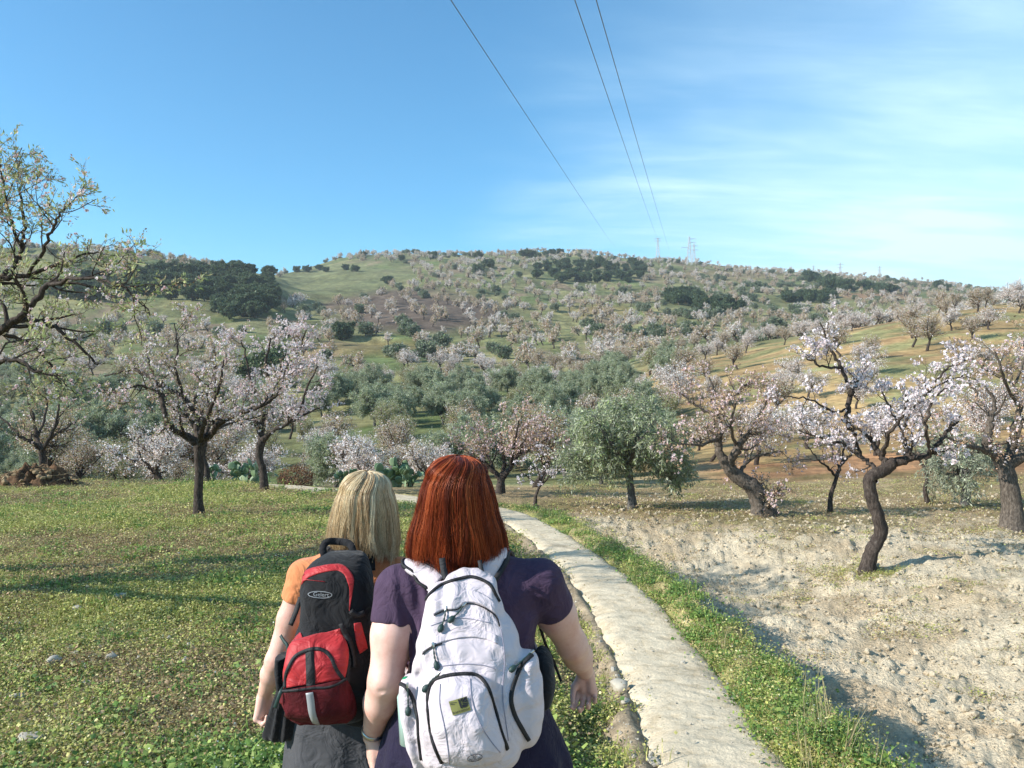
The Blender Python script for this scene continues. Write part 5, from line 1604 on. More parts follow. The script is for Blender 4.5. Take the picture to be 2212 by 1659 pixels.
# the purple top
sh = Field([-.50, 2.08, .80], [.36, 2.60, 1.40], .0045)
st = [(z, cx, cy, rx + .016, ry + .016) for z, cx, cy, rx, ry in torso]
st = [(.84, bc, 2.335, .222, .180), (.90, bc, 2.335, .222, .178)] + st[2:-1] + [(1.330, bc, 2.335, .085, .072)]
sh.loft(st, 2.3, .015, cap=False)
for S_, E_ in ((LS, LE), (RS, RE)):
    sh.cap([bc, 2.34, 1.25], S_, .066, .068, .03)
    sh.cap(S_, S_ + (E_ - S_) * .62, .068, .066, .015)
for S_, E_ in ((LS, LE), (RS, RE)):
    dv = unit(E_ - S_); p_ = S_ + (E_ - S_) * .40
    X, Y, Z = np.meshgrid(*sh.ax, indexing='ij')
    pl = ((X - p_[0]) * dv[0] + (Y - p_[1]) * dv[1] + (Z - p_[2]) * dv[2])
    near_arm = np.sqrt(np.maximum(0, (X - p_[0]) ** 2 + (Y - p_[1]) ** 2 + (Z - p_[2]) ** 2 - pl ** 2)) < .105
    side_ = (X < bc - .17) if S_ is LS else (X > bc + .19)
    sh.f = np.where(near_arm & side_, smax(sh.f, pl.astype(np.float32)), sh.f)
sh.ell([bc, 2.36, 1.375], [.085, .090, .090], 0, 'cut')
def folds(X, Y, Z):
    lf = sstep(bc - .06, bc - .12, X) * sstep(bc - .24, bc - .19, X) * sstep(1.0, 1.1, Z) * sstep(1.30, 1.24, Z)
    rt = sstep(bc + .08, bc + .14, X) * sstep(bc + .25, bc + .20, X) * sstep(.95, 1.05, Z) * sstep(1.30, 1.22, Z)
    return (.0038 * lf * np.sin(X * 150 + Z * 34 + 2.5 * noise2(X * 10, Z * 7, 3)) + .0024 * rt * np.sin(X * 80 - Z * 45 + 3 * noise2(X * 8, Z * 8, 5))
            + .0022 * noise2(X * 12, Z * 6 + Y * 5, 4) + .003 * sstep(1.02, .86, Z) * np.sin(X * 75 + 2 * noise2(Z * 8, X * 5, 7)))
sh.displace(folds)
shirt = solid('shirt', sh, M['purple'], rw, 3)
sk = Field([-.56, 1.95, .30], [.34, 2.75, 1.0], .0085)
rp = lambda a, z: .011 * np.sin(a * 11 + 3 * np.sin(a * 2)) * sstep(.92, .55, z)
sk.loft([(.42, bc + .01, 2.35, .33, .26), (.60, bc + .01, 2.35, .305, .24), (.75, bc + .01, 2.34, .275, .215), (.86, bc, 2.335, .235, .185), (.95, bc, 2.34, .20, .16)], 2.1, 0, ripple=rp, cap=False)
solid('skirt', sk, M['navy'], rw, 1)
for sg, fy in ((-1, 2.27), (1, 2.46)):
    s_f = Field([bc + .10 * sg - .07, fy - .09, gr - .02], [bc + .10 * sg + .07, fy + .22, gr + .16], .006)
    s_f.cap([bc + .10 * sg, fy - .02, gr + .04], [bc + .10 * sg, fy + .13, gr + .032], .046, .040, .02)
    s_f.cap([bc + .10 * sg, fy, gr + .04], [bc + .10 * sg, fy, gr + .10], .046, .048, .02)
    s_f.plane_cut([0, 0, gr + .004], [0, 0, -1])
    solid('shoe', s_f, M['shoe'], rw)
# watch strap on the left wrist
wp = LW + (LE - LW) * .10; dv = unit(LE - LW); u_ = unit(np.cross(dv, [0, 1, 0])); v_ = np.cross(dv, u_)
ringp = [wp + (u_ * math.cos(a) + v_ * math.sin(a)) * .0305 for a in np.linspace(0, 2 * np.pi, 37)]
wo = band(ringp, [unit(q - wp) for q in ringp], .014, .003, 'watch_strap', M['metal'], rw)
# auburn hair
d_ = 2.33; k_ = d_ / F
def hrows(rows, d, cy, ryf, top_h=None):
    out = []
    for y, a, b_, ry in rows:
        out.append((H - (y - CY) * d / F, ((a + b_) / 2 - CX) * d / F, cy, (b_ - a) / 2 * d / F * .915, ry))
    return out
R1 = hrows([(1216, 888, 1092, .108), (1190, 876, 1102, .118), (1150, 880, 1096, .124), (1110, 893, 1082, .122), (1070, 902, 1073, .122), (1040, 911, 1064, .116), (1020, 922, 1051, .104), (1004, 938, 1035, .084), (994, 954, 1018, .062), (985, 974, 1000, .030)], d_, 2.345, 1)
hz0 = R1[0][0]
hairdo(rw, R1, None, headc[2] + .03, M['hair_red'], 301, 16000,
       lambda ph: hz0 + .010 + .014 * np.cos(ph) * (np.cos(ph) < 0) * -1 - .012 * np.cos(ph * 2) + .014 * np.sin(ph * 5) - .018 * (np.abs(np.cos(ph)) < .5), wave=.012)

# ================================================================== the fair haired walker
gb = gz(-.53, 2.58)
b2 = -.525
body2 = Field([-.98, 2.28, gb - .02], [-.18, 3.02, 1.60], .0075)
hc2 = W3(783, 1098, 2.60); hc2[2] = 1.405
tor2 = [(.74, b2, 2.60, .155, .120), (.84, b2, 2.60, .170, .125), (.96, b2, 2.60, .145, .105), (1.06, b2, 2.60, .145, .100), (1.15, b2, 2.60, .155, .098), (1.20, b2, 2.60, .15, .088), (1.25, b2, 2.60, .10, .062), (1.28, b2, 2.60, .055, .048)]
body2.loft(tor2, 2.3, .02)
body2.cap([b2, 2.60, 1.24], hc2 + [0, -.01, -.06], .050, .046, .03)
add_head(body2, hc2, .95)
BS, BE, BW = W3(658, 1243, 2.58), W3(597, 1428, 2.58), W3(570, 1503, 2.68)
CS = np.array([b2 + .165, 2.60, BS[2]]); CE = CS + [.045, .09, -.265]; CW = CE + [.0, .17, -.16]
for S_, E_, W_ in ((BS, BE, BW), (CS, CE, CW)):
    body2.cap([b2, 2.60, S_[2] + .01], S_, .045, .047, .03)
    body2.chain([S_, S_ * .5 + E_ * .5, E_], [.044, .040, .034], .02)
    body2.chain([E_, E_ * .65 + W_ * .35, W_], [.034, .034, .022], .02)
for sg, fy in ((-1, 2.76), (1, 2.50)):
    hp_ = np.array([b2 + .08 * sg, 2.60, .76]); kn_ = np.array([b2 + .085 * sg, (2.6 + fy) / 2 - .005, .44]); an = np.array([b2 + .085 * sg, fy, gb + .09])
    body2.chain([hp_, kn_, an], [.088, .055, .036], .03)
    body2.cap(an + [0, 0, -.03], an + [0, .12, -.055], .034, .028, .02)
h1 = Field(BW + [-.11, -.10, -.20], BW + [.10, .12, .05], .0034)
h1.cap(BW + (BE - BW) * .12, BW, .0235, .0215, .01)
hand(h1, BW, [-.12, .05, -1], [.9, -.35, -.2], [.25, 1, 0], (.9, 1.0, .5), .93, .3, .0)
h2 = Field(CW + [-.10, -.10, -.20], CW + [.10, .12, .05], .0045)
h2.cap(CW + (CE - CW) * .12, CW, .0235, .0215, .01)
hand(h2, CW, [.0, .1, -1], [-.9, -.2, 0], [0, 1, 0], (.4, .5, .4), .93, .2)
bw = merge_solid('person', [body2, h1, h2], M['skin'])
tag(bw, 'woman with blond bobbed hair in an orange top carrying the red and black backpack', 'person', 'two women walking ahead on the path')
eyes(hc2, bw)
s2 = Field([-.90, 2.36, .84], [-.18, 2.85, 1.36], .0045)
st = [(.86, b2, 2.60, .185, .140)] + [(z, cx, cy, rx + .014, ry + .014) for z, cx, cy, rx, ry in tor2[2:-1]] + [(1.282, b2, 2.60, .080, .062)]
s2.loft(st, 2.3, .015, cap=False)
for S_, E_ in ((BS, BE), (CS, CE)):
    s2.cap([b2, 2.60, 1.215], S_, .054, .052, .03); s2.cap(S_, S_ + (E_ - S_) * .45, .052, .050, .015)
    dv = unit(E_ - S_); p_ = S_ + (E_ - S_) * .30
    X, Y, Z = np.meshgrid(*s2.ax, indexing='ij')
    pl = ((X - p_[0]) * dv[0] + (Y - p_[1]) * dv[1] + (Z - p_[2]) * dv[2])
    na_ = np.sqrt(np.maximum(0, (X - p_[0]) ** 2 + (Y - p_[1]) ** 2 + (Z - p_[2]) ** 2 - pl ** 2)) < .085
    sd2 = (X < b2 - .145) if S_ is BS else (X > b2 + .145)
    s2.f = np.where(na_ & sd2, smax(s2.f, pl.astype(np.float32)), s2.f)
s2.ell([b2, 2.60, 1.335], [.075, .085, .085], 0, 'cut')
s2.displace(lambda X, Y, Z: .0020 * noise2(X * 14, Z * 8, 14) + .0012 * np.exp(-((X - BS[0]) ** 2 + (Z - BS[2] + .06) ** 2) / .006) * np.sin(np.arctan2(Z - BS[2], X - BS[0] - .03) * 14))
shirt2 = solid('shirt', s2, M['orange'], bw, 3)
k2 = Field([-.86, 2.28, .36], [-.20, 2.92, .94], .0085)
k2.loft([(.40, b2, 2.61, .235, .185), (.60, b2, 2.61, .215, .17), (.75, b2, 2.60, .20, .152), (.85, b2, 2.60, .187, .142), (.90, b2, 2.60, .168, .13)], 2.2, 0,
        ripple=lambda a, z: .005 * np.sin(a * 9 + 1) * sstep(.88, .55, z), cap=False)
solid('skirt', k2, M['greycloth'], bw, 1)
for sg, fy in ((-1, 2.76), (1, 2.50)):
    s_f = Field([b2 + .085 * sg - .07, fy - .09, gb - .02], [b2 + .085 * sg + .07, fy + .22, gb + .16], .006)
    s_f.cap([b2 + .085 * sg, fy - .02, gb + .04], [b2 + .085 * sg, fy + .12, gb + .032], .042, .036, .02)
    s_f.cap([b2 + .085 * sg, fy, gb + .04], [b2 + .085 * sg, fy, gb + .10], .042, .042, .02)
    s_f.plane_cut([0, 0, gb + .004], [0, 0, -1])
    solid('shoe', s_f, M['shoe'], bw)
# dark jacket hanging from the waist behind and at her left
jk = Field([-.90, 2.26, .62], [-.30, 2.72, .95], .006)
jk.loft([(.69, -.735, 2.53, .055, .035), (.80, -.715, 2.51, .040, .030), (.88, -.695, 2.50, .030, .028)], 2.4, .01, ripple=lambda a, z: .006 * np.sin(a * 7))
jk.loft([(.845, b2 + .06, 2.425, .11, .030), (.88, b2 + .02, 2.43, .15, .032), (.91, b2, 2.44, .155, .032)], 2.2, .02)
jk.ell([b2 + .075, 2.42, .835], [.095, .03, .06], .02)
solid('tied_jacket', jk, M['blackcloth'], bw, 1)
d_ = 2.58
R2 = hrows([(1192, 712, 862, .092), (1165, 704, 864, .100), (1130, 706, 862, .104), (1100, 714, 858, .106), (1075, 722, 852, .104), (1055, 732, 843, .096), (1040, 744, 831, .082), (1028, 758, 816, .060), (1019, 776, 800, .028)], d_, 2.60, 1)
hz1 = R2[0][0]
hairdo(bw, R2, None, hc2[2] + .03, M['hair_blond'], 302, 12000,
       lambda ph: hz1 + .016 - .028 * np.cos(ph - .2) * (np.cos(ph) > 0) + .010 * np.sin(ph * 6), wave=.014)
# ================================================================== the white backpack
def rowsz(rows, d):
    return [(H - (y - CY) * d / F, ((a + b_) / 2 - CX) * d / F, back - ry, (b_ - a) / 2 * d / F, ry) for y, a, b_, ry, back in rows]
pk = Field([-.36, 1.90, .80], [.14, 2.26, 1.36], .0055)
wr = rowsz([(1650, 925, 1105, .085, 2.19), (1620, 905, 1124, .104, 2.19), (1560, 897, 1132, .106, 2.19), (1480, 897, 1132, .098, 2.19), (1400, 900, 1127, .084, 2.20), (1360, 903, 1113, .074, 2.21), (1320, 912, 1092, .064, 2.215), (1284, 931, 1072, .052, 2.22), (1262, 955, 1058, .040, 2.225), (1246, 985, 1038, .026, 2.23)], 2.10)
pk.loft(wr, 2.7, 0)
# bulging front pocket and side pockets
pk.loft(rowsz([(1650, 950, 1085, .045, 2.030), (1610, 936, 1090, .062, 2.035), (1550, 925, 1075, .064, 2.04), (1490, 930, 1060, .052, 2.045), (1464, 955, 1035, .030, 2.05)], 1.97), 2.4, .010)
pk.loft([(H - (y - CY) * 2.1 / F, (cx - CX) * 2.1 / F, 2.105, rx * 2.1 / F, ry) for y, cx, rx, ry in [(1610, 1125, 28, .045), (1575, 1130, 42, .068), (1520, 1133, 42, .074), (1460, 1138, 32, .066), (1425, 1140, 24, .05), (1405, 1138, 14, .03)]], 2.3, .012)
pk.loft([(H - (y - CY) * 2.1 / F, (cx - CX) * 2.1 / F, 2.10, rx * 2.1 / F, ry) for y, cx, rx, ry in [(1650, 920, 20, .050), (1600, 907, 30, .064), (1540, 897, 30, .064), (1490, 890, 28, .054), (1472, 888, 24, .045)]], 2.3, .012, cap=False)
# creases of the slack cloth
def creas(X, Y, Z):
    u = (X + .115)
    return 1.5 * (.0030 * np.sin(u * 70 + 14 * (Z - 1.2) + 3 * noise2(X * 12, Z * 8, 81)) * sstep(1.12, 1.24, Z) * sstep(1.31, 1.28, Z)
            + .0034 * noise2(X * 22 + Z * 10, Z * 26, 82) * sstep(1.02, 1.06, Z) + .0035 * np.sin(u * 90 - 30 * Z) * sstep(.96, 1.0, Z) * sstep(1.12, 1.08, Z) * sstep(-.2, .6, noise2(X * 10, Z * 10, 83))
            + .0020 * noise2(X * 30, Z * 22, 84) + .0025 * np.sin(X * 120 + 20 * Z) * sstep(-.20, -.24, X) * sstep(1.0, .95, Z))
pk.displace(creas)
wp_ = solid('backpack', pk, M['canvas'], None, 1)
tag(wp_, 'white daypack with black zips worn by the red haired woman', 'backpack')
bw_ = bvh_of(wp_)
T_ = M['blacktrim']
def zips(*a, **k): return drape_band(bw_, *a, **k)
zips([(911, 1322), (920, 1298), (930, 1283), (956, 1263), (994, 1251), (1018, 1247), (1042, 1254), (1060, 1266), (1070, 1286), (1078, 1300)], 7, 'top_trim', T_, wp_, d=2.1, thick=.004)
zips([(955, 1648), (942, 1618), (931, 1580), (925, 1525), (927, 1490), (936, 1473), (966, 1461), (1009, 1457), (1035, 1463), (1055, 1490), (1069, 1535), (1082, 1580), (1095, 1618)], 8.5, 'front_zip', T_, wp_, d=1.98, thick=.004)
zips([(1149, 1416), (1124, 1441), (1109, 1477), (1103, 1512), (1112, 1547), (1126, 1573), (1142, 1598)], 9.5, 'side_zip', T_, wp_, d=2.04, thick=.004)
zips([(866, 1478), (880, 1488), (894, 1516), (903, 1550), (905, 1590), (911, 1640)], 8.5, 'side_zip', T_, wp_, d=2.04, thick=.004)
# storm flaps: strips of canvas standing proud, with their shadow gaps
def flap(low, high, nm):
    o = drape_patch(bw_, high, low, nm, M['canvas'], wp_, off=.004, thick=.003, nu=8, nv=26)
    return o
e1 = [(936, 1327), (962, 1317), (987, 1315), (1000, 1304), (1013, 1301), (1031, 1304), (1058, 1317), (1073, 1332), (1079, 1352)]
e2 = [(913, 1409), (939, 1394), (976, 1382), (1013, 1377), (1049, 1381), (1074, 1392)]
flap(e1, [(a, b_ - 26) for a, b_ in e1[:5]] + [(1031, 1278), (1055, 1292), (1070, 1308), (1076, 1328)], 'storm_flap')
flap(e2, [(916, 1390), (941, 1376), (976, 1364), (1013, 1359), (1049, 1362), (1073, 1373)], 'storm_flap')
zips([(938, 1330), (962, 1319), (987, 1317), (1001, 1307), (1013, 1304), (1031, 1307), (1057, 1320), (1072, 1335), (1078, 1354)], 2.6, 'zip_tape', T_, wp_, d=2.05, off=.002, thick=.002)
zips([(914, 1413), (926, 1403), (939, 1397), (955, 1391)], 3.0, 'zip_tape', T_, wp_, d=2.05, off=.002, thick=.002)
for sline in ([(932, 1443), (960, 1438), (1010, 1434), (1050, 1438), (1070, 1446)], [(951, 1478), (950, 1520), (960, 1570), (968, 1620), (970, 1650)], [(1015, 1466), (1019, 1510), (1035, 1560), (1060, 1600), (1080, 1625)],
              [(1082, 1360), (1090, 1420), (1086, 1500), (1098, 1600)], [(930, 1352), (970, 1338), (1010, 1336), (1060, 1346)]):
    zips(sline, 1.8, 'seam', M['seam'], wp_, d=2.0, off=.0005, thick=.0012)
def pull(pts, nm='zip_pull'):
    A = []
    for a, b_ in pts:
        p, n = on(bw_, a, b_, .006); A.append(p)
    c = catmull(np.array([list(p) for p in A]), 5)
    bb = Buf(); n = len(c)
    V, Fq = tube(c, .0022 + .0008 * np.sin(np.arange(n) * 2.2), 6); bb.add(V, Fq)
    e = c[-1]; dr = unit(c[-1] - c[-2])
    V, Fq = tube([e - dr * .002, e + dr * .002, e + dr * .010, e + dr * .018, e + dr * .021], [.003, .0065, .0085, .006, .001], 10); bb.add(V, Fq)
    o = obj(nm, bb.mesh(nm, M['rubber']), wp_)
    s = c[0]; bb = Buf(); V, Fq = tube([s - dr * .010, s - dr * .004, s + dr * .003], [.0035, .0045, .003], 6); bb.add(V, Fq)
    obj('slider', bb.mesh('slider', M['metal']), o)
pull([(965, 1318), (961, 1335), (955, 1350)]); pull([(1001, 1308), (991, 1322), (981, 1334)]); pull([(939, 1397), (941, 1415), (944, 1430)])
pull([(1146, 1414), (1128, 1430), (1110, 1441)]); pull([(880, 1486), (881, 1508), (882, 1528)]); pull([(948, 1463), (936, 1470), (927, 1482)])
# woven badge with a flag-like device, and lettering
q0, q1, q3 = (969.5, 1516), (1008, 1504), (978.8, 1546)
cx_, cy_ = (q1[0] + q3[0]) / 2, (q1[1] + q3[1]) / 2
ux = ((q1[0] - q0[0]), (q1[1] - q0[1])); uy = ((q3[0] - q0[0]), (q3[1] - q0[1]))
def PQ(poly): return poly_shape(poly)
sub = [[(i / 6 - .5, j / 5 - .5), ((i + 1) / 6 - .5, j / 5 - .5), ((i + 1) / 6 - .5, (j + 1) / 5 - .5), (i / 6 - .5, (j + 1) / 5 - .5)] for i in range(6) for j in range(5)]
v2, f2 = PQ(sub); badge = drape_shape(bw_, v2, f2, (cx_, cy_), ux, uy, 'badge', M['patch'], wp_, .0025)
v2, f2 = PQ([[(0, -.46), (.09, -.46), (.09, .18), (0, .18)], [(.13, -.46), (.30, -.46), (.13, -.22)], [(.34, -.46), (.48, -.46), (.48, -.36), (.20, -.16), (.13, -.16)], [(.22, -.17), (.48, -.30), (.48, -.12)],
                 [(.15, -.12), (.48, -.06), (.48, .02), (.13, -.06)], [(.13, -.02), (.46, .06), (.30, .18), (.13, .18)], [(-.46, -.40), (-.08, -.30), (-.08, -.27), (-.46, -.36)], [(-.46, -.30), (-.22, -.20), (-.22, -.17), (-.46, -.26)]])
drape_shape(bw_, v2, f2, (cx_, cy_), ux, uy, 'device', M['ink'], badge, .0036)
v2, f2 = text_shape('karrimor')
sc_ = .92 / (v2[:, 0].max() - v2[:, 0].min()); v2 = v2 * [sc_, -sc_ * 1.0, 0] + [0, .34, 0]
drape_shape(bw_, v2, f2, (cx_, cy_), ux, uy, 'lettering', M['ink'], badge, .0036)
a_ = math.radians(-11); ux, uy = (math.cos(a_), math.sin(a_)), (-math.sin(a_), math.cos(a_))
v2, f2 = ring_shape(16.5, 7.6, 1.1); ring = drape_shape(bw_, v2, f2, (1025.5, 1636), ux, uy, 'size_mark', M['ink'], wp_, .002)
for s_, dy, w_ in (('20', -2.6, 7.5), ('PLUS 10', 3.2, 24)):
    v2, f2 = text_shape(s_); k = w_ / (v2[:, 0].max() - v2[:, 0].min()); v2 = v2 * [k, -k, 0] + [0, dy, 0]
    drape_shape(bw_, v2, f2, (1025.5, 1636), ux, uy, 'lettering', M['ink'], ring, .002)
# straps over the shoulders
shb = bvh_of(shirt)
def strap(edge_pts, width, nm, mat, parent, thick=.008, off=.003, src=shb):
    A, B = [], []
    c = catmull(np.array(edge_pts, float), 10)
    for p in c:
        q, n, _, _ = src.find_nearest(Vector(p)); dlt = Vector(p) - q
        if (n.dot(dlt)) < 0 and dlt.length > .05: n = n
        A.append(q + n * off); B.append(n)
    return band(A, B, width, thick, nm, mat, parent)
def hitS(px_, py_, b_=shb):
    p, n = on(b_, px_, py_, 0); return list(p) if p else list(P(px_, py_, 2.25))
def line(pts, w, nm, mat, th, dx=0, dz=0):
    strap([[p[0] + dx, p[1], p[2] + dz] for p in pts], w, nm, mat, wp_, th, .003)
xL, xR = P(893, 1213, 2.29).x, P(1072, 1203, 2.29).x
Ls = [hitS(944, 1264), hitS(918, 1238), [xL, 2.285, 1.305], [xL, 2.34, 1.32], [xL + .01, 2.41, 1.285], [bc - .13, 2.49, 1.20], [bc - .165, 2.48, 1.08], [bc - .20, 2.38, .99], [bc - .20, 2.27, .95]]
Rs = [hitS(1041, 1252), hitS(1057, 1228), [xR, 2.285, 1.325], [xR + .005, 2.34, 1.34], [xR + .02, 2.42, 1.29], [bc + .13, 2.49, 1.20], [bc + .165, 2.48, 1.08], [bc + .20, 2.38, .99], [bc + .20, 2.27, .95]]
line(Ls, .060, 'shoulder_strap', M['canvas'], .009); line(Ls[:6], .012, 'strap_edge', T_, .0105, .031, .014); line(Ls[:6], .008, 'strap_edge', T_, .0105, -.030, -.012)
line(Rs, .058, 'shoulder_strap', M['canvas'], .009); line(Rs[:6], .016, 'strap_edge', T_, .0105, .033, -.006); line(Rs[:6], .008, 'strap_edge', T_, .0105, -.030, .006)
lp = [list(P(955, 1205, 2.22)), list(P(958, 1228, 2.20)), list(P(964, 1252, 2.19))]
band([Vector(p) for p in catmull(np.array(lp), 6)], [Vector((0, -1, .2))] * 13, .018, .004, 'haul_loop', T_, wp_)
lp = [list(P(1036, 1210, 2.22)), list(P(1040, 1230, 2.20)), list(P(1046, 1254, 2.19))]
band([Vector(p) for p in catmull(np.array(lp), 6)], [Vector((0, -1, .2))] * 13, .012, .004, 'haul_loop', T_, wp_)
# loose adjuster strap hanging under the right arm
cu_ = catmull(np.array([list(P(1166, 1352, 2.40)), list(P(1178, 1390, 2.42)), list(P(1192, 1420, 2.44)), list(P(1204, 1450, 2.44)), list(P(1212, 1472, 2.43))]), 8)
band([Vector(p) for p in cu_], [Vector((-.3, -1, 0))] * len(cu_), .009, .0015, 'loose_strap', T_, wp_)
# padded hip belt wing on the right
hb = Field([.0, 2.10, .86], [.20, 2.44, 1.10], .006)
hb.loft([(.91, .085, 2.27, .026, .09), (.97, .095, 2.28, .030, .10), (1.03, .092, 2.29, .026, .085), (1.06, .085, 2.30, .014, .05)], 2.2, 0)
solid('hip_belt', hb, M['blackcloth'], wp_)
# bottle in the left pocket
bp = P(879, 1478, 2.115)
bo = Buf(); ax_ = np.array([-.06, 0, 1.0]); o_ = np.array(bp)
V, Fq = tube([o_ - ax_ * .16, o_ - ax_ * .155, o_ - ax_ * .03, o_ - ax_ * .015, o_ - ax_ * .004], [.004, .028, .028, .018, .012], 14); bo.add(V, Fq)
m, t, b = newmat('bottle_plastic', .2, (.35, .5, .45), .5); M['bottle'] = m
bt = obj('water_bottle', bo.mesh('water_bottle', M['bottle']))
tag(bt, 'green capped water bottle standing in the left side pocket of the white backpack', 'bottle')
bo = Buf(); V, Fq = tube([o_ - ax_ * .006, o_ - ax_ * .002, o_ + ax_ * .012, o_ + ax_ * .018, o_ + ax_ * .020], [.011, .0145, .0140, .010, .001], 14); bo.add(V, Fq)
obj('cap', bo.mesh('cap', M['greencap']), bt)

# ================================================================== the red and black backpack
pr = Field([-.76, 2.14, .80], [-.36, 2.52, 1.36], .0055)
dR = 2.36
def rz(rows, back=2.475, d=dR): return [(H - (y - CY) * d / F, ((a + b_) / 2 - CX) * d / F, back - ry, (b_ - a) / 2 * d / F, ry) for y, a, b_, ry in rows]
pr.loft(rz([(1568, 650, 775, .055), (1550, 622, 795, .085), (1500, 613, 808, .095), (1450, 614, 810, .095), (1390, 630, 810, .090), (1340, 648, 808, .088), (1270, 647, 802, .088), (1240, 652, 798, .085), (1215, 672, 790, .070), (1202, 690, 780, .045)]), 2.8, 0)
pr.loft(rz([(1560, 640, 735, .030), (1530, 614, 750, .050), (1480, 612, 750, .055), (1430, 616, 752, .050), (1395, 626, 752, .040), (1375, 640, 740, .02)], 2.335, 2.27), 2.6, .012)
pr.displace(lambda X, Y, Z: .0030 * noise2(X * 18 + Z * 12, Z * 20, 91) + .0022 * np.sin(X * 90 + 40 * Z + 3 * noise2(X * 9, Z * 9, 92)) * sstep(1.12, 1.05, Z) + .004 * np.exp(-((X + .53 + (Z - 1.15) * .35) / .02) ** 2) * (Z > 1.08))
rp_ = solid('backpack', pr, M['blackcloth'], None, 1)
tag(rp_, 'red and black daypack worn by the blond woman', 'backpack')
br = bvh_of(rp_)
drape_patch(br, [(650, 1250), (662, 1232), (697, 1222), (722, 1219), (739, 1220), (754, 1231), (764, 1250), (762, 1275), (755, 1320)],
            [(651, 1264), (667, 1248), (697, 1237), (722, 1233), (733, 1234), (744, 1242), (750, 1256), (755, 1275), (754, 1318)], 'red_arch', M['redcloth'], rp_, .002, .002, 6, 40)
drape_patch(br, [(629, 1389), (621, 1420), (616, 1452), (616, 1486)], [(736, 1356), (748, 1400), (749, 1430), (743, 1466)], 'front_pocket', M['redcloth'], rp_, .003, .004, 26, 26)
drape_patch(br, [(633, 1386), (640, 1376), (650, 1366)], [(640, 1392), (650, 1388), (656, 1384)], 'pocket_corner', M['redcloth'], rp_, .003, .003, 5, 8)
drape_patch(br, [(764, 1346), (768, 1380), (776, 1412)], [(778, 1344), (786, 1372), (793, 1398)], 'side_panel', M['redcloth'], rp_, .003, .003, 8, 14)
drape_patch(br, [(614, 1491), (612, 1512), (612, 1530), (624, 1546), (652, 1560)], [(745, 1466), (756, 1490), (766, 1515), (765, 1540), (750, 1556)], 'mesh_pocket', M['maroon'], rp_, .008, .003, 26, 16)
drape_band(br, [(614, 1490), (640, 1490), (665, 1487), (681, 1484), (705, 1483), (724, 1478), (746, 1464)], 6, 'pocket_hem', T_, rp_, d=2.25, off=.008, thick=.004)
drape_band(br, [(619, 1484), (624, 1449), (639, 1420), (657, 1408), (681, 1403), (702, 1408), (717, 1424), (726, 1446), (740, 1466)], 8, 'pocket_zip', T_, rp_, d=2.25, off=.006, thick=.004)
drape_band(br, [(671, 1408), (672, 1445), (673, 1484)], 20, 'centre_strap', T_, rp_, d=2.25, off=.006, thick=.003)
drape_band(br, [(670, 1493), (673, 1515), (678, 1538), (686, 1556)], 16, 'reflective_strip', M['tape'], rp_, d=2.25, off=.012, thick=.002)
drape_band(br, [(737, 1346), (748, 1372), (757, 1400), (762, 1440)], 11, 'compression_strap', T_, rp_, d=2.28, off=.006, thick=.004)
drape_band(br, [(757, 1318), (770, 1328), (784, 1322)], 12, 'buckle', M['blacktrim'], rp_, d=2.3, off=.006, thick=.007)
# badge
uxx, uyy = (1, .02), (-.02, 1)
v2, f2 = ring_shape(26, 8, 1.6); bd = drape_shape(br, v2, f2, (692.5, 1284), uxx, uyy, 'badge', M['inkgrey'], rp_, .004)
v2, f2 = text_shape('Gelert'); k = 34 / (v2[:, 0].max() - v2[:, 0].min()); v2 = v2 * [k, -k, 0] + [2, 0, 0]
drape_shape(br, v2, f2, (692.5, 1284), uxx, uyy, 'lettering', M['inkgrey'], bd, .004)
# mesh bottle pocket and the loose strap at the left side
sp = Field([-.74, 2.28, .90], [-.60, 2.48, 1.10], .005)
sp.loft([(H - (y - CY) * 2.38 / F, (cx - CX) * 2.38 / F, 2.385, rx * 2.38 / F, .045) for y, cx, rx in [(1488, 610, 9), (1450, 607, 12), (1418, 608, 12)]], 2.2, 0, cap=False)
solid('bottle_pocket', sp, M['blackcloth'], rp_)
c_ = catmull(np.array([list(P(614, 1484, 2.25)), list(P(607, 1494, 2.235)), list(P(600, 1512, 2.235)), list(P(594, 1529, 2.24))]), 6)
band([Vector(p) for p in c_], [Vector((0, -1, 0))] * len(c_), .011, .0015, 'loose_strap', M['rubber'], rp_)
c_ = catmull(np.array([list(P(606, 1372, 2.33)), list(P(613, 1384, 2.32)), list(P(622, 1398, 2.31)), list(P(619, 1430, 2.31))]), 6)
band([Vector(p) for p in c_], [Vector((0, -1, 0))] * len(c_), .009, .003, 'side_buckle', M['rubber'], rp_)
c_ = catmull(np.array([list(P(628, 1350, 2.42)), list(P(640, 1320, 2.43)), list(P(650, 1290, 2.44))]), 6)
band([Vector(p) for p in c_], [Vector((-.3, -1, 0))] * len(c_), .016, .003, 'lower_strap', T_, rp_)
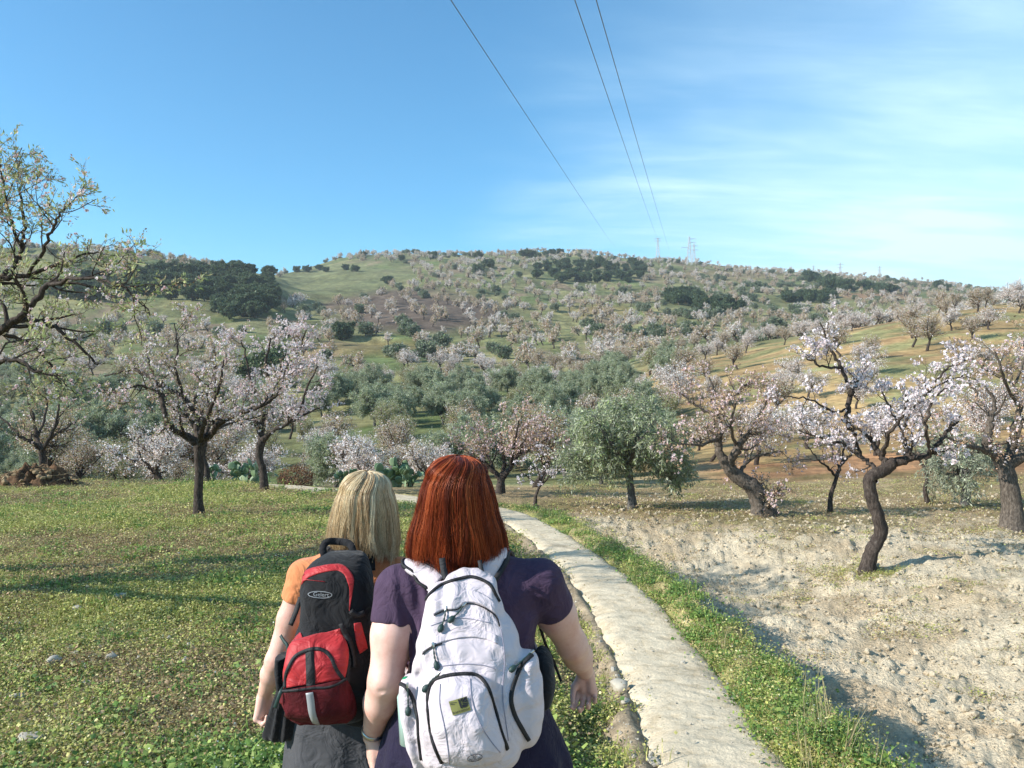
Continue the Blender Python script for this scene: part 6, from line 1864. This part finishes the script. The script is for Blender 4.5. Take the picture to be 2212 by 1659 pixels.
# shoulder straps and the standing haul loop at the neck
s2b = bvh_of(shirt2)
for sg in (-1, 1):
    x_ = b2 + .072 * sg
    pts = [[x_, 2.50, 1.24], [x_, 2.52, 1.30], [x_, 2.60, 1.33], [x_ + .01 * sg, 2.68, 1.28], [b2 + .10 * sg, 2.73, 1.18], [b2 + .13 * sg, 2.70, 1.05], [b2 + .155 * sg, 2.62, .98], [b2 + .15 * sg, 2.52, .95]]
    strap(pts, .052, 'shoulder_strap', M['blackcloth'], rp_, .012, .003, s2b)
c_ = catmull(np.array([list(P(701, 1204, 2.44)), list(P(698, 1182, 2.45)), list(P(708, 1170, 2.46)), list(P(732, 1170, 2.47)), list(P(752, 1173, 2.46)), list(P(761, 1184, 2.45)), list(P(764, 1204, 2.44))]), 8)
nn_ = []
cc0 = np.array(P(732, 1200, 2.45))
for p in c_: nn_.append(Vector(unit(np.array([p[0] - cc0[0], -.05, p[2] - cc0[2]]))))
band([Vector(p) for p in c_], [Vector((0, -1, .25))] * len(c_), .022, .006, 'haul_loop', M['blackcloth'], rp_)
# ------------------------------------------------------------------ single trees the photograph shows by themselves
def stand_tree(kind, px, py, s, label, group=None, dmin=24, nm='almond_tree', cat='tree', y=None, sx=1.0, rz=None):
    if y is None: X, Y = stand(px, py, dmin)
    else: X, Y = (px - CX) / F * y, y
    return plant_tree(nm, kind, X, Y, s, rg.uniform(0, 6.3) if rz is None else rz, label, cat, group, sx)
for i, (px_, py_, s_) in enumerate([(312, 551, .75), (340, 552, .6), (368, 552, .7), (386, 554, .8), (398, 555, .55), (428, 557, .8), (440, 559, .5), (466, 561, .8), (480, 562, .45), (502, 566, .6)]):
    K_ = (FAR['pinkf'] + FAR['fadedf'])[i % 5]
    stand_tree(K_, px_, py_, s_, 'small bare pinkish almond tree on the left skyline, %s of the row' % ['first', 'second', 'third', 'fourth', 'fifth', 'sixth', 'seventh', 'eighth', 'ninth', 'last'][i], 'small almond trees along the left skyline', 130)
stand_tree(KIND['fadedm'][1], 2108, 650, .85, 'dark limbed almond tree on the right skyline of the ochre slope', 'almond trees on the right skyline', 60)
stand_tree(KIND['fadedm'][2], 2186, 648, 1.0, 'thinly leaved almond tree at the top right corner of the ochre slope', 'almond trees on the right skyline', 60)
stand_tree(KIND['fadedm'][3], 2140, 652, .7, 'small pinkish almond tree between the two right skyline trees', 'almond trees on the right skyline', 60)
stand_tree(KIND['whitem'][0], 1048, 880, .62, 'small bright white flowering almond tree alone among grey olives', None, 60)
stand_tree(KIND['whitem'][1], 893, 838, .62, 'small white flowering almond tree below the terrace edge', None, 60)
stand_tree(KIND['pinkm'][0], 350, 0, .66, 'low round almond bush in pink blossom behind the straight trunked tree', None, y=29.5, sx=1.35)
stand_tree(KIND['pinkm'][2], 560, 0, .55, 'low pink almond bush behind the prickly pears', None, y=28.5, sx=1.2)
# tree beside the photographer, left of the frame, whose branches throw the shadows on the path
plant_tree('almond_tree', KIND['bare'][0], -7.2, 6.3, 1.3, 1.1, 'almond tree left of the frame whose branches shade the path', 'tree')
# a brown withered shrub at the bend
bb_rng = np.random.default_rng(77)
br_ = Buf()
DRY = np.array([[.16, .075, .035], [.22, .11, .05], [.10, .05, .03]])
C_ = bb_rng.normal(0, 1, (2600, 3)); C_ /= np.linalg.norm(C_, axis=1)[:, None]; C_ *= bb_rng.uniform(.3, 1, (2600, 1)) ** .5; C_ = C_ * [.55, .5, .38] + [0, 0, .30]
leaves(br_, C_, rand_unit(bb_rng, 2600), bb_rng, .05, .4, DRY, .3)
tb_ = Buf()
for q in range(26):
    a = bb_rng.uniform(0, 6.28); e = np.array([math.cos(a) * .45, math.sin(a) * .45, bb_rng.uniform(.3, .6)])
    V, Fq = tube([np.zeros(3), e * .5 + bb_rng.normal(0, .04, 3), e], [.012, .008, .003], 4); tb_.add(V, Fq)
X_ = (640 - CX) / F * 22.5
e_ = empty('dry_shrub', (X_, 22.5, gz(X_, 22.5) - .02)); tag(e_, 'withered red brown shrub at the meadow edge beside the prickly pears', 'shrub')
obj('twigs', tb_.mesh('twigs', M['bark']), e_); obj('crown', br_.mesh('crown', M['leaf'], False), e_)
# grey brush heap on the ochre slope
X_, Y_ = stand(2105, 705, 45)
br_ = Buf(); C_ = bb_rng.normal(0, 1, (1500, 3)); C_ /= np.linalg.norm(C_, axis=1)[:, None]; C_ = C_ * [1.5, 1.0, .55] * bb_rng.uniform(.5, 1, (1500, 1)) + [0, 0, .35]
leaves(br_, C_, rand_unit(bb_rng, 1500), bb_rng, .35, .12, np.array([[.10, .09, .08], [.17, .15, .13]]), .3)
bh = obj('brush_heap', br_.mesh('brush_heap', M['leaf'], False)); bh.location = (X_, Y_, gz(X_, Y_)); tag(bh, 'grey heap of pruned branches lying on the ochre slope', 'brush heap')

# ------------------------------------------------------------------ prickly pears
m, t, b = newmat('cactus_pad', .55, (.13, .21, .10), .4)
oi = t.nodes.new('ShaderNodeObjectInfo'); r = ramp(t, oi.outputs['Random'], [(0, (.06, .11, .05)), (.5, (.12, .19, .09)), (1, (.25, .33, .19))])
n_ = noise_node(t, 30, 3); r2 = ramp(t, n_.outputs[0], [(.3, (.85,) * 3), (.7, (1.1,) * 3)])
t.links.new(mixmul(t, r.outputs[0], r2.outputs[0]), b.inputs['Base Color']); M['cactus'] = m
pads = []
for sd_ in range(3):
    rr_ = np.random.default_rng(sd_); n_s, n_r = 14, 9
    Vp = [[0, 0, 0]]
    for i in range(1, n_r):
        z = i / n_r; w_ = (math.sin(math.pi * min(1, z ** .8)) ** .6) * .44 + .02
        for j in range(n_s):
            a = 2 * math.pi * j / n_s; Vp.append([w_ * math.cos(a), .075 * math.sin(a) * (w_ / .44) ** .5 + .04 * math.sin(3 * z + sd_) * z, z])
    Vp.append([0, .04 * math.sin(3 + sd_), 1.0]); Vp = np.array(Vp)
    tri = [[0, 1 + (j + 1) % n_s, 1 + j] for j in range(n_s)] + [[len(Vp) - 1, 1 + (n_r - 2) * n_s + j, 1 + (n_r - 2) * n_s + (j + 1) % n_s] for j in range(n_s)]
    qd = [[1 + i * n_s + j, 1 + i * n_s + (j + 1) % n_s, 1 + (i + 1) * n_s + (j + 1) % n_s, 1 + (i + 1) * n_s + j] for i in range(n_r - 2) for j in range(n_s)]
    pads.append(mesh_np('pad', Vp, [np.array(qd), np.array(tri)], M['cactus'], link=False))
def cactus(px, d, hgt, label, seed):
    rr_ = np.random.default_rng(seed); X = (px - CX) / F * d
    e = empty('prickly_pear', (X, d, gz(X, d) - .03)); tag(e, label, 'cactus', 'prickly pears along the meadow edge')
    def grow(p, dr, L, lv):
        o = obj('pad', pads[int(rr_.integers(3))], e); z = Vector(dr).normalized(); q = z.to_track_quat('Z', 'Y')
        o.rotation_euler = (q @ Matrix.Rotation(rr_.uniform(0, 6.3), 4, 'Z').to_quaternion()).to_euler(); o.location = p; o.scale = (L * rr_.uniform(.8, 1.1), L, L)
        if lv == 0: return
        for k in range(int(rr_.integers(1, 4))):
            d2 = unit(np.array(dr) + rr_.normal(0, .55, 3) + [0, 0, .15]); d2[2] = max(d2[2], .0)
            grow(tuple(np.array(p) + np.array(dr) * L * .88 + rr_.normal(0, .02, 3)), d2, L * rr_.uniform(.75, .95), lv - 1)
    for k in range(4):
        a = rr_.uniform(0, 6.3); grow((.22 * math.cos(a), .22 * math.sin(a), 0), unit(np.array([math.cos(a) * .5, math.sin(a) * .5, 1.0])), hgt * .34, 2)
cactus(487, 23.0, .8, 'leftmost low clump of prickly pear at the meadow edge', 1)
cactus(528, 23.6, 1.05, 'tall prickly pear clump just left of the curved almond trunk', 2)
cactus(600, 23.4, .85, 'prickly pear clump just right of the curved almond trunk', 3)
cactus(752, 24.5, .9, 'pale prickly pear clump showing left of the blond head', 4)
cactus(832, 25.0, 1.35, 'large dark prickly pear clump beyond the path bend', 5)
cactus(872, 24.6, .95, 'pale prickly pear clump right of the large dark one', 6)
cactus(955, 25.0, .8, 'small prickly pear clump beside the red haired head', 7)

# ------------------------------------------------------------------ heap of earth and roots at the far left of the meadow
def chunk(seed, n=2):
    rr_ = np.random.default_rng(seed)
    import bmesh
    bm = bmesh.new(); bmesh.ops.create_icosphere(bm, subdivisions=n, radius=1)
    V = np.array([list(v.co) for v in bm.verts]); Fc = np.array([[v.index for v in f.verts] for f in bm.faces]); bm.free()
    k = rr_.normal(0, 1, (9, 3)); k /= np.linalg.norm(k, axis=1)[:, None]; off = rr_.uniform(.55, .95, 9)
    r_ = np.min(np.where((V @ k.T) > .15, off / np.maximum(V @ k.T, .15), 1.3), axis=1)
    V = V * np.clip(r_, .5, 1.1)[:, None] * [1, .8, .62] + rr_.normal(0, .025, V.shape)
    return V, Fc
def mat_soilchunk(nm, c1, c2): return mat_noisy(nm, c1, c2, 3.0, .95, .6, .05, .1)
M['clod'] = mat_soilchunk('clod_soil', (.42, .34, .235), (.58, .50, .365))
M['clod2'] = mat_soilchunk('clod_brown', (.20, .13, .07), (.30, .22, .13))
M['stone'] = mat_noisy('limestone', (.30, .27, .22), (.48, .44, .36), 4, .8, .5, .03)
M['heap'] = mat_noisy('heap_soil', (.045, .028, .018), (.15, .085, .045), 7, .95, 1, .05, .1)
hx, hy = (78 - CX) / F * 20.6, 20.6
e_ = empty('earth_heap', (hx, hy, gz(hx, hy))); tag(e_, 'brown heap of earth, roots and broken wood on the far left of the meadow', 'heap')
gx_, gy_ = np.meshgrid(np.linspace(-1.15, 1.15, 60), np.linspace(-.9, .9, 48), indexing='ij')
rr_ = (gx_ / 1.05) ** 2 + (gy_ / .8) ** 2
hz_ = .50 * np.clip(1 - rr_, 0, 1) ** .8 * (1 + .5 * fbm(gx_ * 3, gy_ * 3, 3, 90)) + .07 * noise2(gx_ * 9, gy_ * 9, 91) * (rr_ < 1) - .04
ii = np.arange(60 * 48).reshape(60, 48)
mesh_np('mound', np.stack([gx_, gy_, hz_], -1).reshape(-1, 3), np.stack([ii[:-1, :-1], ii[1:, :-1], ii[1:, 1:], ii[:-1, 1:]], -1).reshape(-1, 4), M['heap'], e_)
bf = Buf(); rr2 = np.random.default_rng(5)
for q in range(170):
    x, y = rr2.normal(0, .5), rr2.normal(0, .36); r2 = (x / 1.1) ** 2 + (y / .85) ** 2
    if r2 > 1: continue
    z = .5 * (1 - r2) ** .8; V, Fc = chunk(q, 1); V = V * rr2.uniform(.03, .11); bf.add(V + [x, y, z], Fc)
for q in range(70):
    x, y = rr2.normal(0, .55), rr2.normal(0, .36); z = .5 * max(0, 1 - (x / 1.1) ** 2 - (y / .85) ** 2) ** .8
    a = rr2.uniform(0, 6.28); L_ = rr2.uniform(.1, .35); dv = np.array([math.cos(a), math.sin(a), rr2.uniform(-.2, .5)]) * L_
    V, Fq = tube([[x, y, z], np.array([x, y, z]) + dv * .5 + rr2.normal(0, .02, 3), np.array([x, y, z]) + dv], [.014, .011, .005], 5); bf.add(V, Fq)
o = obj('debris', bf.mesh('debris', M['clod2'], False), e_); o['kind'] = 'stuff'

# ------------------------------------------------------------------ power line
m, t, b = newmat('cable', .6, (.16, .17, .19), .4); M['cable'] = m
m, t, b = newmat('galvanised_steel', .6, (.42, .44, .46), .5); M['steel'] = m
def cable(a, ya, b_, yb, sag, label):
    A = np.array(P(a[0], a[1], ya)); B = np.array(P(b_[0], b_[1], yb))
    back_ = A + (A - B) * (120 / (yb - ya)); n = 90
    t_ = np.linspace(0, 1, n) ** 1.6
    p = back_[None] * (1 - t_[:, None]) + B[None] * t_[:, None]
    p[:, 2] -= sag * 4 * t_ * (1 - t_)
    o = mesh_np('power_cable', *tube(p, .026, 6), M['cable']); tag(o, label, 'cable', 'power cables overhead')
cable((990, 0), 41, (1330, 535), 600, 1.0, 'left overhead power cable, the one standing apart')
cable((1250, 0), 41, (1421, 517), 600, 1.0, 'middle overhead power cable ending at the small pylon')
cable((1295, 0), 41, (1446, 540), 600, 1.0, 'right overhead power cable beside the middle one')
def pylon(px, top, foot, d, label, arms=((.80, .30), (.90, .24), (.70, .26)), th=.16):
    hgt = (foot - top) / F * d + 2.0; X = (px - CX) / F * d; zt = H - (top - CY) / F * d
    e = empty('pylon', (X, d, zt - hgt)); tag(e, label, 'pylon', 'lattice pylons on the ridge')
    bf = Buf(); w0, w1 = hgt * .085, hgt * .016
    lv = [0, .2, .36, .5, .62, .72, .81, .89, .96, 1]
    for sx_, sy_ in ((-1, -1), (1, -1), (1, 1), (-1, 1)):
        V, Fq = tube([[sx_ * w0, sy_ * w0, 0], [sx_ * w1, sy_ * w1, hgt]], [th, th * .7], 4); bf.add(V, Fq)
    for a, c in zip(lv[:-1], lv[1:]):
        wa, wc = w0 + (w1 - w0) * a, w0 + (w1 - w0) * c
        for (x0, y0), (x1, y1) in (((-1, -1), (1, -1)), ((1, -1), (1, 1)), ((1, 1), (-1, 1)), ((-1, 1), (-1, -1))):
            V, Fq = tube([[x0 * wa, y0 * wa, a * hgt], [x1 * wc, y1 * wc, c * hgt]], th * .55, 3); bf.add(V, Fq)
            V, Fq = tube([[x1 * wa, y1 * wa, a * hgt], [x0 * wc, y0 * wc, c * hgt]], th * .55, 3); bf.add(V, Fq)
    obj('lattice_mast', bf.mesh('lattice_mast', M['steel'], False), e)
    for k, (fz, fl) in enumerate(arms):
        bf = Buf(); sgn = [1, -1, 1][k % 3] if len(arms) == 3 else 0; L_ = hgt * fl * .55
        for sg in ((sgn,) if sgn else (-1, 1)):
            for dz in (0, -.035):
                V, Fq = tube([[0, 0, hgt * (fz + dz)], [sg * L_, 0, hgt * fz]], [th * .8, th * .5], 4); bf.add(V, Fq)
            V, Fq = tube([[sg * L_, 0, hgt * fz], [sg * L_, 0, hgt * (fz - .05)]], [th * .8, th * .8], 5); bf.add(V, Fq)
        obj('cross_arm', bf.mesh('cross_arm', M['steel'], False), e)
pylon(1421, 514, 549, 620, 'small lattice pylon on the ridge where the middle cable ends', ((.97, .30), (.85, .3)))
pylon(1489, 511, 566, 560, 'tallest lattice pylon of the pair on the ridge', ((.93, .42), (.62, .5), (.80, .42)))
pylon(1499, 526, 566, 640, 'shorter lattice pylon just right of the tallest', ((.90, .34), (.70, .34)))
pylon(1757, 573, 588, 800, 'faint tiny pylon on the ridge left of three', ((.85, .4), (.6, .4)))
pylon(1815, 567, 592, 760, 'middle distant pylon on the right ridge', ((.88, .5), (.66, .4)))
pylon(1900, 574, 592, 800, 'rightmost distant pylon on the right ridge', ((.85, .4), (.6, .4)))

# ------------------------------------------------------------------ stone hut on the hilltop
m, t, b = newmat('hut_wall', .9, (.42, .34, .18), .2); M['hutwall'] = m
m, t, b = newmat('hut_dark', .9, (.03, .03, .03), .2); M['hutdark'] = m
m, t, b = newmat('hut_roof', .9, (.30, .22, .15), .2); M['hutroof'] = m
def box(lo, hi):
    lo, hi = np.array(lo, float), np.array(hi, float)
    V = np.array([[(lo, hi)[i][0], (lo, hi)[j][1], (lo, hi)[k][2]] for i in (0, 1) for j in (0, 1) for k in (0, 1)])
    return V, np.array([[0, 1, 3, 2], [4, 6, 7, 5], [0, 4, 5, 1], [2, 3, 7, 6], [0, 2, 6, 4], [1, 5, 7, 3]])
X_, Y_ = stand(1256, 549, 300)
e_ = empty('stone_hut', (X_, Y_, gz(X_, Y_) - .3), .2); tag(e_, 'tiny yellowish stone hut on the crest of the hill', 'hut')
def bx(nm, parts, mat):
    bf = Buf()
    for lo, hi in parts:
        V, Fq = box(lo, hi); bf.add(V, Fq)
    obj(nm, bf.mesh(nm, mat, False), e_)
bx('wall', [((-3.4, -2.2, 0), (3.4, 2.2, 3.0)), ((-5.6, -1.8, 0), (-3.42, 1.8, 2.2))], M['hutwall'])
bx('roof', [((-3.7, -2.5, 3.02), (3.7, 2.5, 3.35)), ((-5.8, -2.0, 2.22), (-3.75, 2.0, 2.5))], M['hutroof'])
bx('door', [((-.6, -2.28, 0), (.6, -2.21, 2.1))], M['hutdark']); bx('window', [((1.7, -2.28, 1.2), (2.6, -2.21, 2.1))], M['hutdark'])

# ------------------------------------------------------------------ stones one can tell apart
stones = [(168, 1318, .055, 'flat grey stone on the meadow below the branch shadow'), (118, 1440, .06, 'grey stone on the meadow left of the pale fragments'), (185, 1480, .05, 'pale stone fragment in the meadow weeds at left'),
          (66, 1608, .07, 'smooth grey stone at the bottom left of the meadow'), (243, 1432, .055, 'upright pale stone in the middle of the meadow'), (25, 1512, .08, 'dark broad stone at the left edge of the meadow'),
          (1338, 1478, .075, 'pale angular stone in the gully beside the path'), (1352, 1516, .035, 'small white stone below the angular gully stone'), (258, 1300, .07, 'pale flat stone beside the long branch shadow'), (1416, 1640, .05, 'bluish stone at the foot of the crumbling path edge')]
for i, (px_, py_, s_, lb) in enumerate(stones):
    d_ = ground_hit(px_, py_); V, Fc = chunk(300 + i, 3); x = (px_ - CX) / F * d_
    o = obj('stone', mesh_np('stone', V * s_, Fc, M['stone'], link=False)); o.location = (x, d_, gz(x, d_) + s_ * .25); o.rotation_euler = (0, 0, i)
    tag(o, lb, 'stone')

# ------------------------------------------------------------------ weeds, clods and litter nobody could count
def blades(rr_, n, h0, h1, w, spread, cols, lean=.5, rad=.05):
    bf = Buf(); C = np.column_stack([rr_.normal(0, rad, (n, 2)), np.zeros(n)])
    a = rr_.uniform(0, 6.28, n); hgt = rr_.uniform(h0, h1, n); ln = rr_.uniform(.1, lean, n) * hgt
    dx = np.stack([np.cos(a), np.sin(a), 0 * a], 1); sd = np.stack([-np.sin(a), np.cos(a), 0 * a], 1) * w / 2
    m1 = C + dx * (ln * .35)[:, None] + [0, 0, 1] * (hgt * .6)[:, None]; tp = C + dx * ln[:, None] + [0, 0, 1] * hgt[:, None]
    V = np.stack([C - sd, C + sd, m1 + sd * .8, m1 - sd * .8, tp], 1).reshape(-1, 3); i = np.arange(n)[:, None] * 5
    c = np.repeat(np.clip(cols[rr_.integers(0, len(cols), n)] * rr_.lognormal(0, .18, (n, 1)), 0, .9), 5, axis=0)
    bf.add(V, i + [0, 1, 2, 3], c); bf.F.setdefault(3, []).append(i + [3, 2, 4])
    return bf
def rosette(bf, rr_, n, rad, zmax, size, cols, asp=.75, hang=.3):
    C = np.column_stack([rr_.normal(0, rad, (n, 2)), rr_.uniform(.002, zmax, n)])
    D = rand_unit(rr_, n); D[:, 2] = np.abs(D[:, 2]) * .5
    leaves(bf, C, D, rr_, size, asp, np.asarray(cols), .22, hang=.6, flat=.4)
GRN = np.array([[.31, .34, .075], [.40, .40, .11], [.23, .27, .06], [.48, .45, .16]])
YLW = np.array([[.50, .46, .17], [.42, .41, .14], [.56, .50, .24], [.34, .35, .11]])
BRN = np.array([[.30, .21, .11], [.36, .25, .15], [.24, .19, .09], [.36, .31, .15]])
LUSH = np.array([[.12, .21, .045], [.18, .27, .06], [.12, .21, .06], [.27, .34, .09]])
WHT = np.array([[.62, .60, .52], [.55, .52, .38]])
P_ = []
for sd_ in range(3):
    r_ = np.random.default_rng(400 + sd_); bf = Buf(); rosette(bf, r_, 95, .075, .035, .0155, GRN); rosette(bf, r_, 34, .08, .045, .013, YLW); P_.append(bf.mesh('weed', M['weed'], False))     # 0-2 green
for sd_ in range(2):
    r_ = np.random.default_rng(410 + sd_); bf = Buf(); rosette(bf, r_, 60, .08, .025, .016, YLW); rosette(bf, r_, 40, .08, .03, .014, BRN); rosette(bf, r_, 2, .08, .05, .010, WHT); P_.append(bf.mesh('weed', M['weed'], False))   # 3-4 yellowish
for sd_ in range(2):
    r_ = np.random.default_rng(420 + sd_); bf = Buf(); rosette(bf, r_, 80, .085, .02, .015, BRN); rosette(bf, r_, 16, .08, .03, .014, YLW); P_.append(bf.mesh('weed', M['weed'], False))   # 5-6 brown
for sd_ in range(2):
    r_ = np.random.default_rng(430 + sd_); P_.append(blades(r_, 40, .02, .06, .005, .1, np.vstack([GRN, YLW, YLW]), .9, .06).mesh('weed', M['weed'], False))    # 7-8 blades
for sd_ in range(2):
    r_ = np.random.default_rng(440 + sd_); bf = blades(r_, 16, .03, .08, .007, .1, LUSH, .8, .06); rosette(bf, r_, 95, .085, .05, .021, LUSH); rosette(bf, r_, 2, .08, .10, .010, WHT); P_.append(bf.mesh('weed', M['weed'], False))   # 9-10 lush
r_ = np.random.default_rng(450); P_.append(blades(r_, 9, .16, .38, .005, .1, np.array([[.34, .29, .16], [.26, .24, .11]]), .4, .03).mesh('weed', M['weed'], False))   # 11 dry stalks

wr_ = np.random.default_rng(99)
def wedge(n, y0, y1, u0, u1, p=1.0):
    y = (wr_.uniform(0, 1, n) * (y1 ** p - y0 ** p) + y0 ** p) ** (1 / p); u = wr_.uniform(u0, u1, n); return u * y, y
pts = []
X, Y = wedge(34000, 3.3, 25.0, -.74, .35, .55)
sd_, _ = path_sd(X, Y); nn = fbm(X / 1.1, Y / 1.1, 3, 42); n2_ = fbm(X / 3.1, Y / 3.1, 4, 41); n3_ = noise2(X * 2.6, Y * 2.6, 201)
ok = (sd_ < -half_w(Y) - .04 - .20 * np.clip(n3_ + .4, 0, 1)) & ((sd_ < -.85) | (wr_.uniform(0, 1, len(X)) < .6) | (Y > 12))
for x, y, a, b_, c in zip(X[ok], Y[ok], nn[ok], n2_[ok], n3_[ok]):
    q = -b_ * 1.1 + a * -.5 + wr_.normal(0, .28)
    lush_p = .03 + .5 * float(sstep(.25, -.35, (y - 4.9) / 2.2 + abs(x + .75) / 1.7 - .25 + .5 * c + .3 * a))
    if wr_.uniform() < lush_p: k = 9 + int(wr_.integers(2))
    elif q > .24: k = int(wr_.integers(3)) if wr_.uniform() < .75 else 7 + int(wr_.integers(2))
    elif q > -.12: k = 3 + int(wr_.integers(2)) if wr_.uniform() < .7 else int(wr_.integers(3))
    else: k = 5 + int(wr_.integers(2))
    s_ = (.8 + .035 * y) * (1.2 if k >= 9 else 1) * wr_.uniform(.75, 1.35)
    pts.append((x, y, 0, s_, k))
X, Y = wedge(16000, 2.8, 20.0, -.1, .62, .55)
sd_, _ = path_sd(X, Y); n3_ = noise2(X * 1.6, Y * 1.6, 202)
ok = (sd_ > half_w(Y) - .02 + .07 * n3_) & (sd_ < .80 + .10 * n3_ + .25 * sstep(9, 14, Y))
for x, y, s1 in zip(X[ok], Y[ok], sd_[ok]):
    u = wr_.uniform(); k = 9 + int(wr_.integers(2)) if u < .38 else int(wr_.integers(3)) if u < .66 else 7 + int(wr_.integers(2)) if u < .78 else 3 + int(wr_.integers(2)) if u < .98 else 11
    pts.append((x, y, 0, (.75 + .035 * y) * wr_.uniform(.6, 1.2), k))
pts = np.array(pts); pts[:, 2] = ground_z(pts[:, 0], pts[:, 1]) - .004
scatter_stuff('weeds', P_, pts, 'low green, yellow and brown weeds covering the meadow and the path verge', .7, 1.25, tilt=.12)
# growth on the tan soil, a few sprigs on the pale soil
X, Y = wedge(9000, 4.2, 27.0, .05, .78, .8)
sd_, _ = path_sd(X, Y); n3_ = fbm(X * .8, Y * .8, 3, 203); dn = np.where(Y > 13, .30, .08) + .35 * sstep(.2, .6, n3_)
ok = (sd_ > 1.0) & (wr_.uniform(0, 1, len(X)) < dn)
kk_ = np.where(wr_.uniform(0, 1, ok.sum()) < .84, 5 + wr_.integers(0, 2, ok.sum()), np.where(wr_.uniform(0, 1, ok.sum()) < .6, wr_.integers(3, 5, ok.sum()), wr_.integers(0, 3, ok.sum())))
pts2 = np.column_stack([X[ok], Y[ok], ground_z(X[ok], Y[ok]) - .004, (.7 + .05 * Y[ok]), kk_])
jr = [o for o in SC.objects if o.get('label', '').startswith('white flowering almond tree with a crooked')][0].location
rt = [(x, y) for x, y in zip(wr_.normal(jr.x, .26, 90), wr_.normal(jr.y, .26, 90))]
pts2 = np.vstack([pts2, [(x, y, gz(x, y), 1.0, int(wr_.integers(0, 9))) for x, y in rt]])
scatter_stuff('field_weeds', P_, pts2, 'sparse brown and green sprigs growing on the ploughed soil', .6, 1.2, tilt=.12)
# clods
CL = []
for sd_ in range(6):
    V, Fc = chunk(500 + sd_, 2); CL.append(mesh_np('clod', V, Fc, M['clod'], link=False, smooth=False))
X, Y = wedge(30000, 3.4, 22.0, .08, .76, .6)
sd_, _ = path_sd(X, Y); n3_ = noise2(X * 1.2, Y * 1.2, 204)
ok = (sd_ > 1.05) & (wr_.uniform(0, 1, len(X)) < .22 + .45 * sstep(-.1, .6, n3_))
sz = wr_.lognormal(np.log(.012), .6, ok.sum()) * (1 + .04 * Y[ok])
pts3 = np.column_stack([X[ok], Y[ok], ground_z(X[ok], Y[ok]) + sz * .15, np.clip(sz, .005, .042)])
scatter_stuff('soil_clods', CL, pts3, 'pale crumbled clods turned up all over the ploughed soil', .7, 1.3, tilt=.6)
GR = []
for sd_ in range(4):
    V, Fc = chunk(520 + sd_, 1); GR.append(mesh_np('pebble', V, Fc, M['stone'], link=False, smooth=False))
X, Y = wedge(9000, 3.2, 12.0, -.2, .62, .6)
sd_, _ = path_sd(X, Y)
w_ = np.where((sd_ > -1.15) & (sd_ < -.38), .75, np.where(np.abs(sd_) < .36, .10, np.where((sd_ > .36) & (sd_ < 1.1), .08, 0)))
ok = wr_.uniform(0, 1, len(X)) < w_
sz = np.clip(wr_.lognormal(np.log(.007), .6, ok.sum()), .003, .035)
zz_ = np.where(np.abs(sd_[ok]) < .36, T0(X[ok], Y[ok]) + .012, ground_z(X[ok], Y[ok]))
pts4 = np.column_stack([X[ok], Y[ok], zz_ + sz * .1, sz])
X, Y = wedge(700, 3.6, 16.0, -.74, .1, .6); sd_, _ = path_sd(X, Y); ok = sd_ < -1.1
sz = np.clip(wr_.lognormal(np.log(.013), .5, ok.sum()), .005, .04)
pts4 = np.vstack([pts4, np.column_stack([X[ok], Y[ok], ground_z(X[ok], Y[ok]) + .012 + sz * .2, sz])])
scatter_stuff('pebbles', GR, pts4, 'small pale pebbles in the gully beside the path and among the weeds', .7, 1.4, tilt=.6)
# ------------------------------------------------------------------ the air: thin spring haze over the valley
V, Fq = box((-1500, -60, -60), (1500, 1250, 190))
hzo = mesh_np('haze', V, Fq, None, smooth=False); tag(hzo, 'thin pale blue haze filling the valley air', kind='stuff')
m = bpy.data.materials.new('air'); m.use_nodes = True; t = m.node_tree; t.nodes.clear()
o_ = t.nodes.new('ShaderNodeOutputMaterial'); v_ = t.nodes.new('ShaderNodeVolumePrincipled')
v_.inputs['Color'].default_value = (.86, .93, 1, 1); v_.inputs['Density'].default_value = .00025; v_.inputs['Anisotropy'].default_value = .2
t.links.new(v_.outputs[0], o_.inputs['Volume']); hzo.data.materials.append(m)
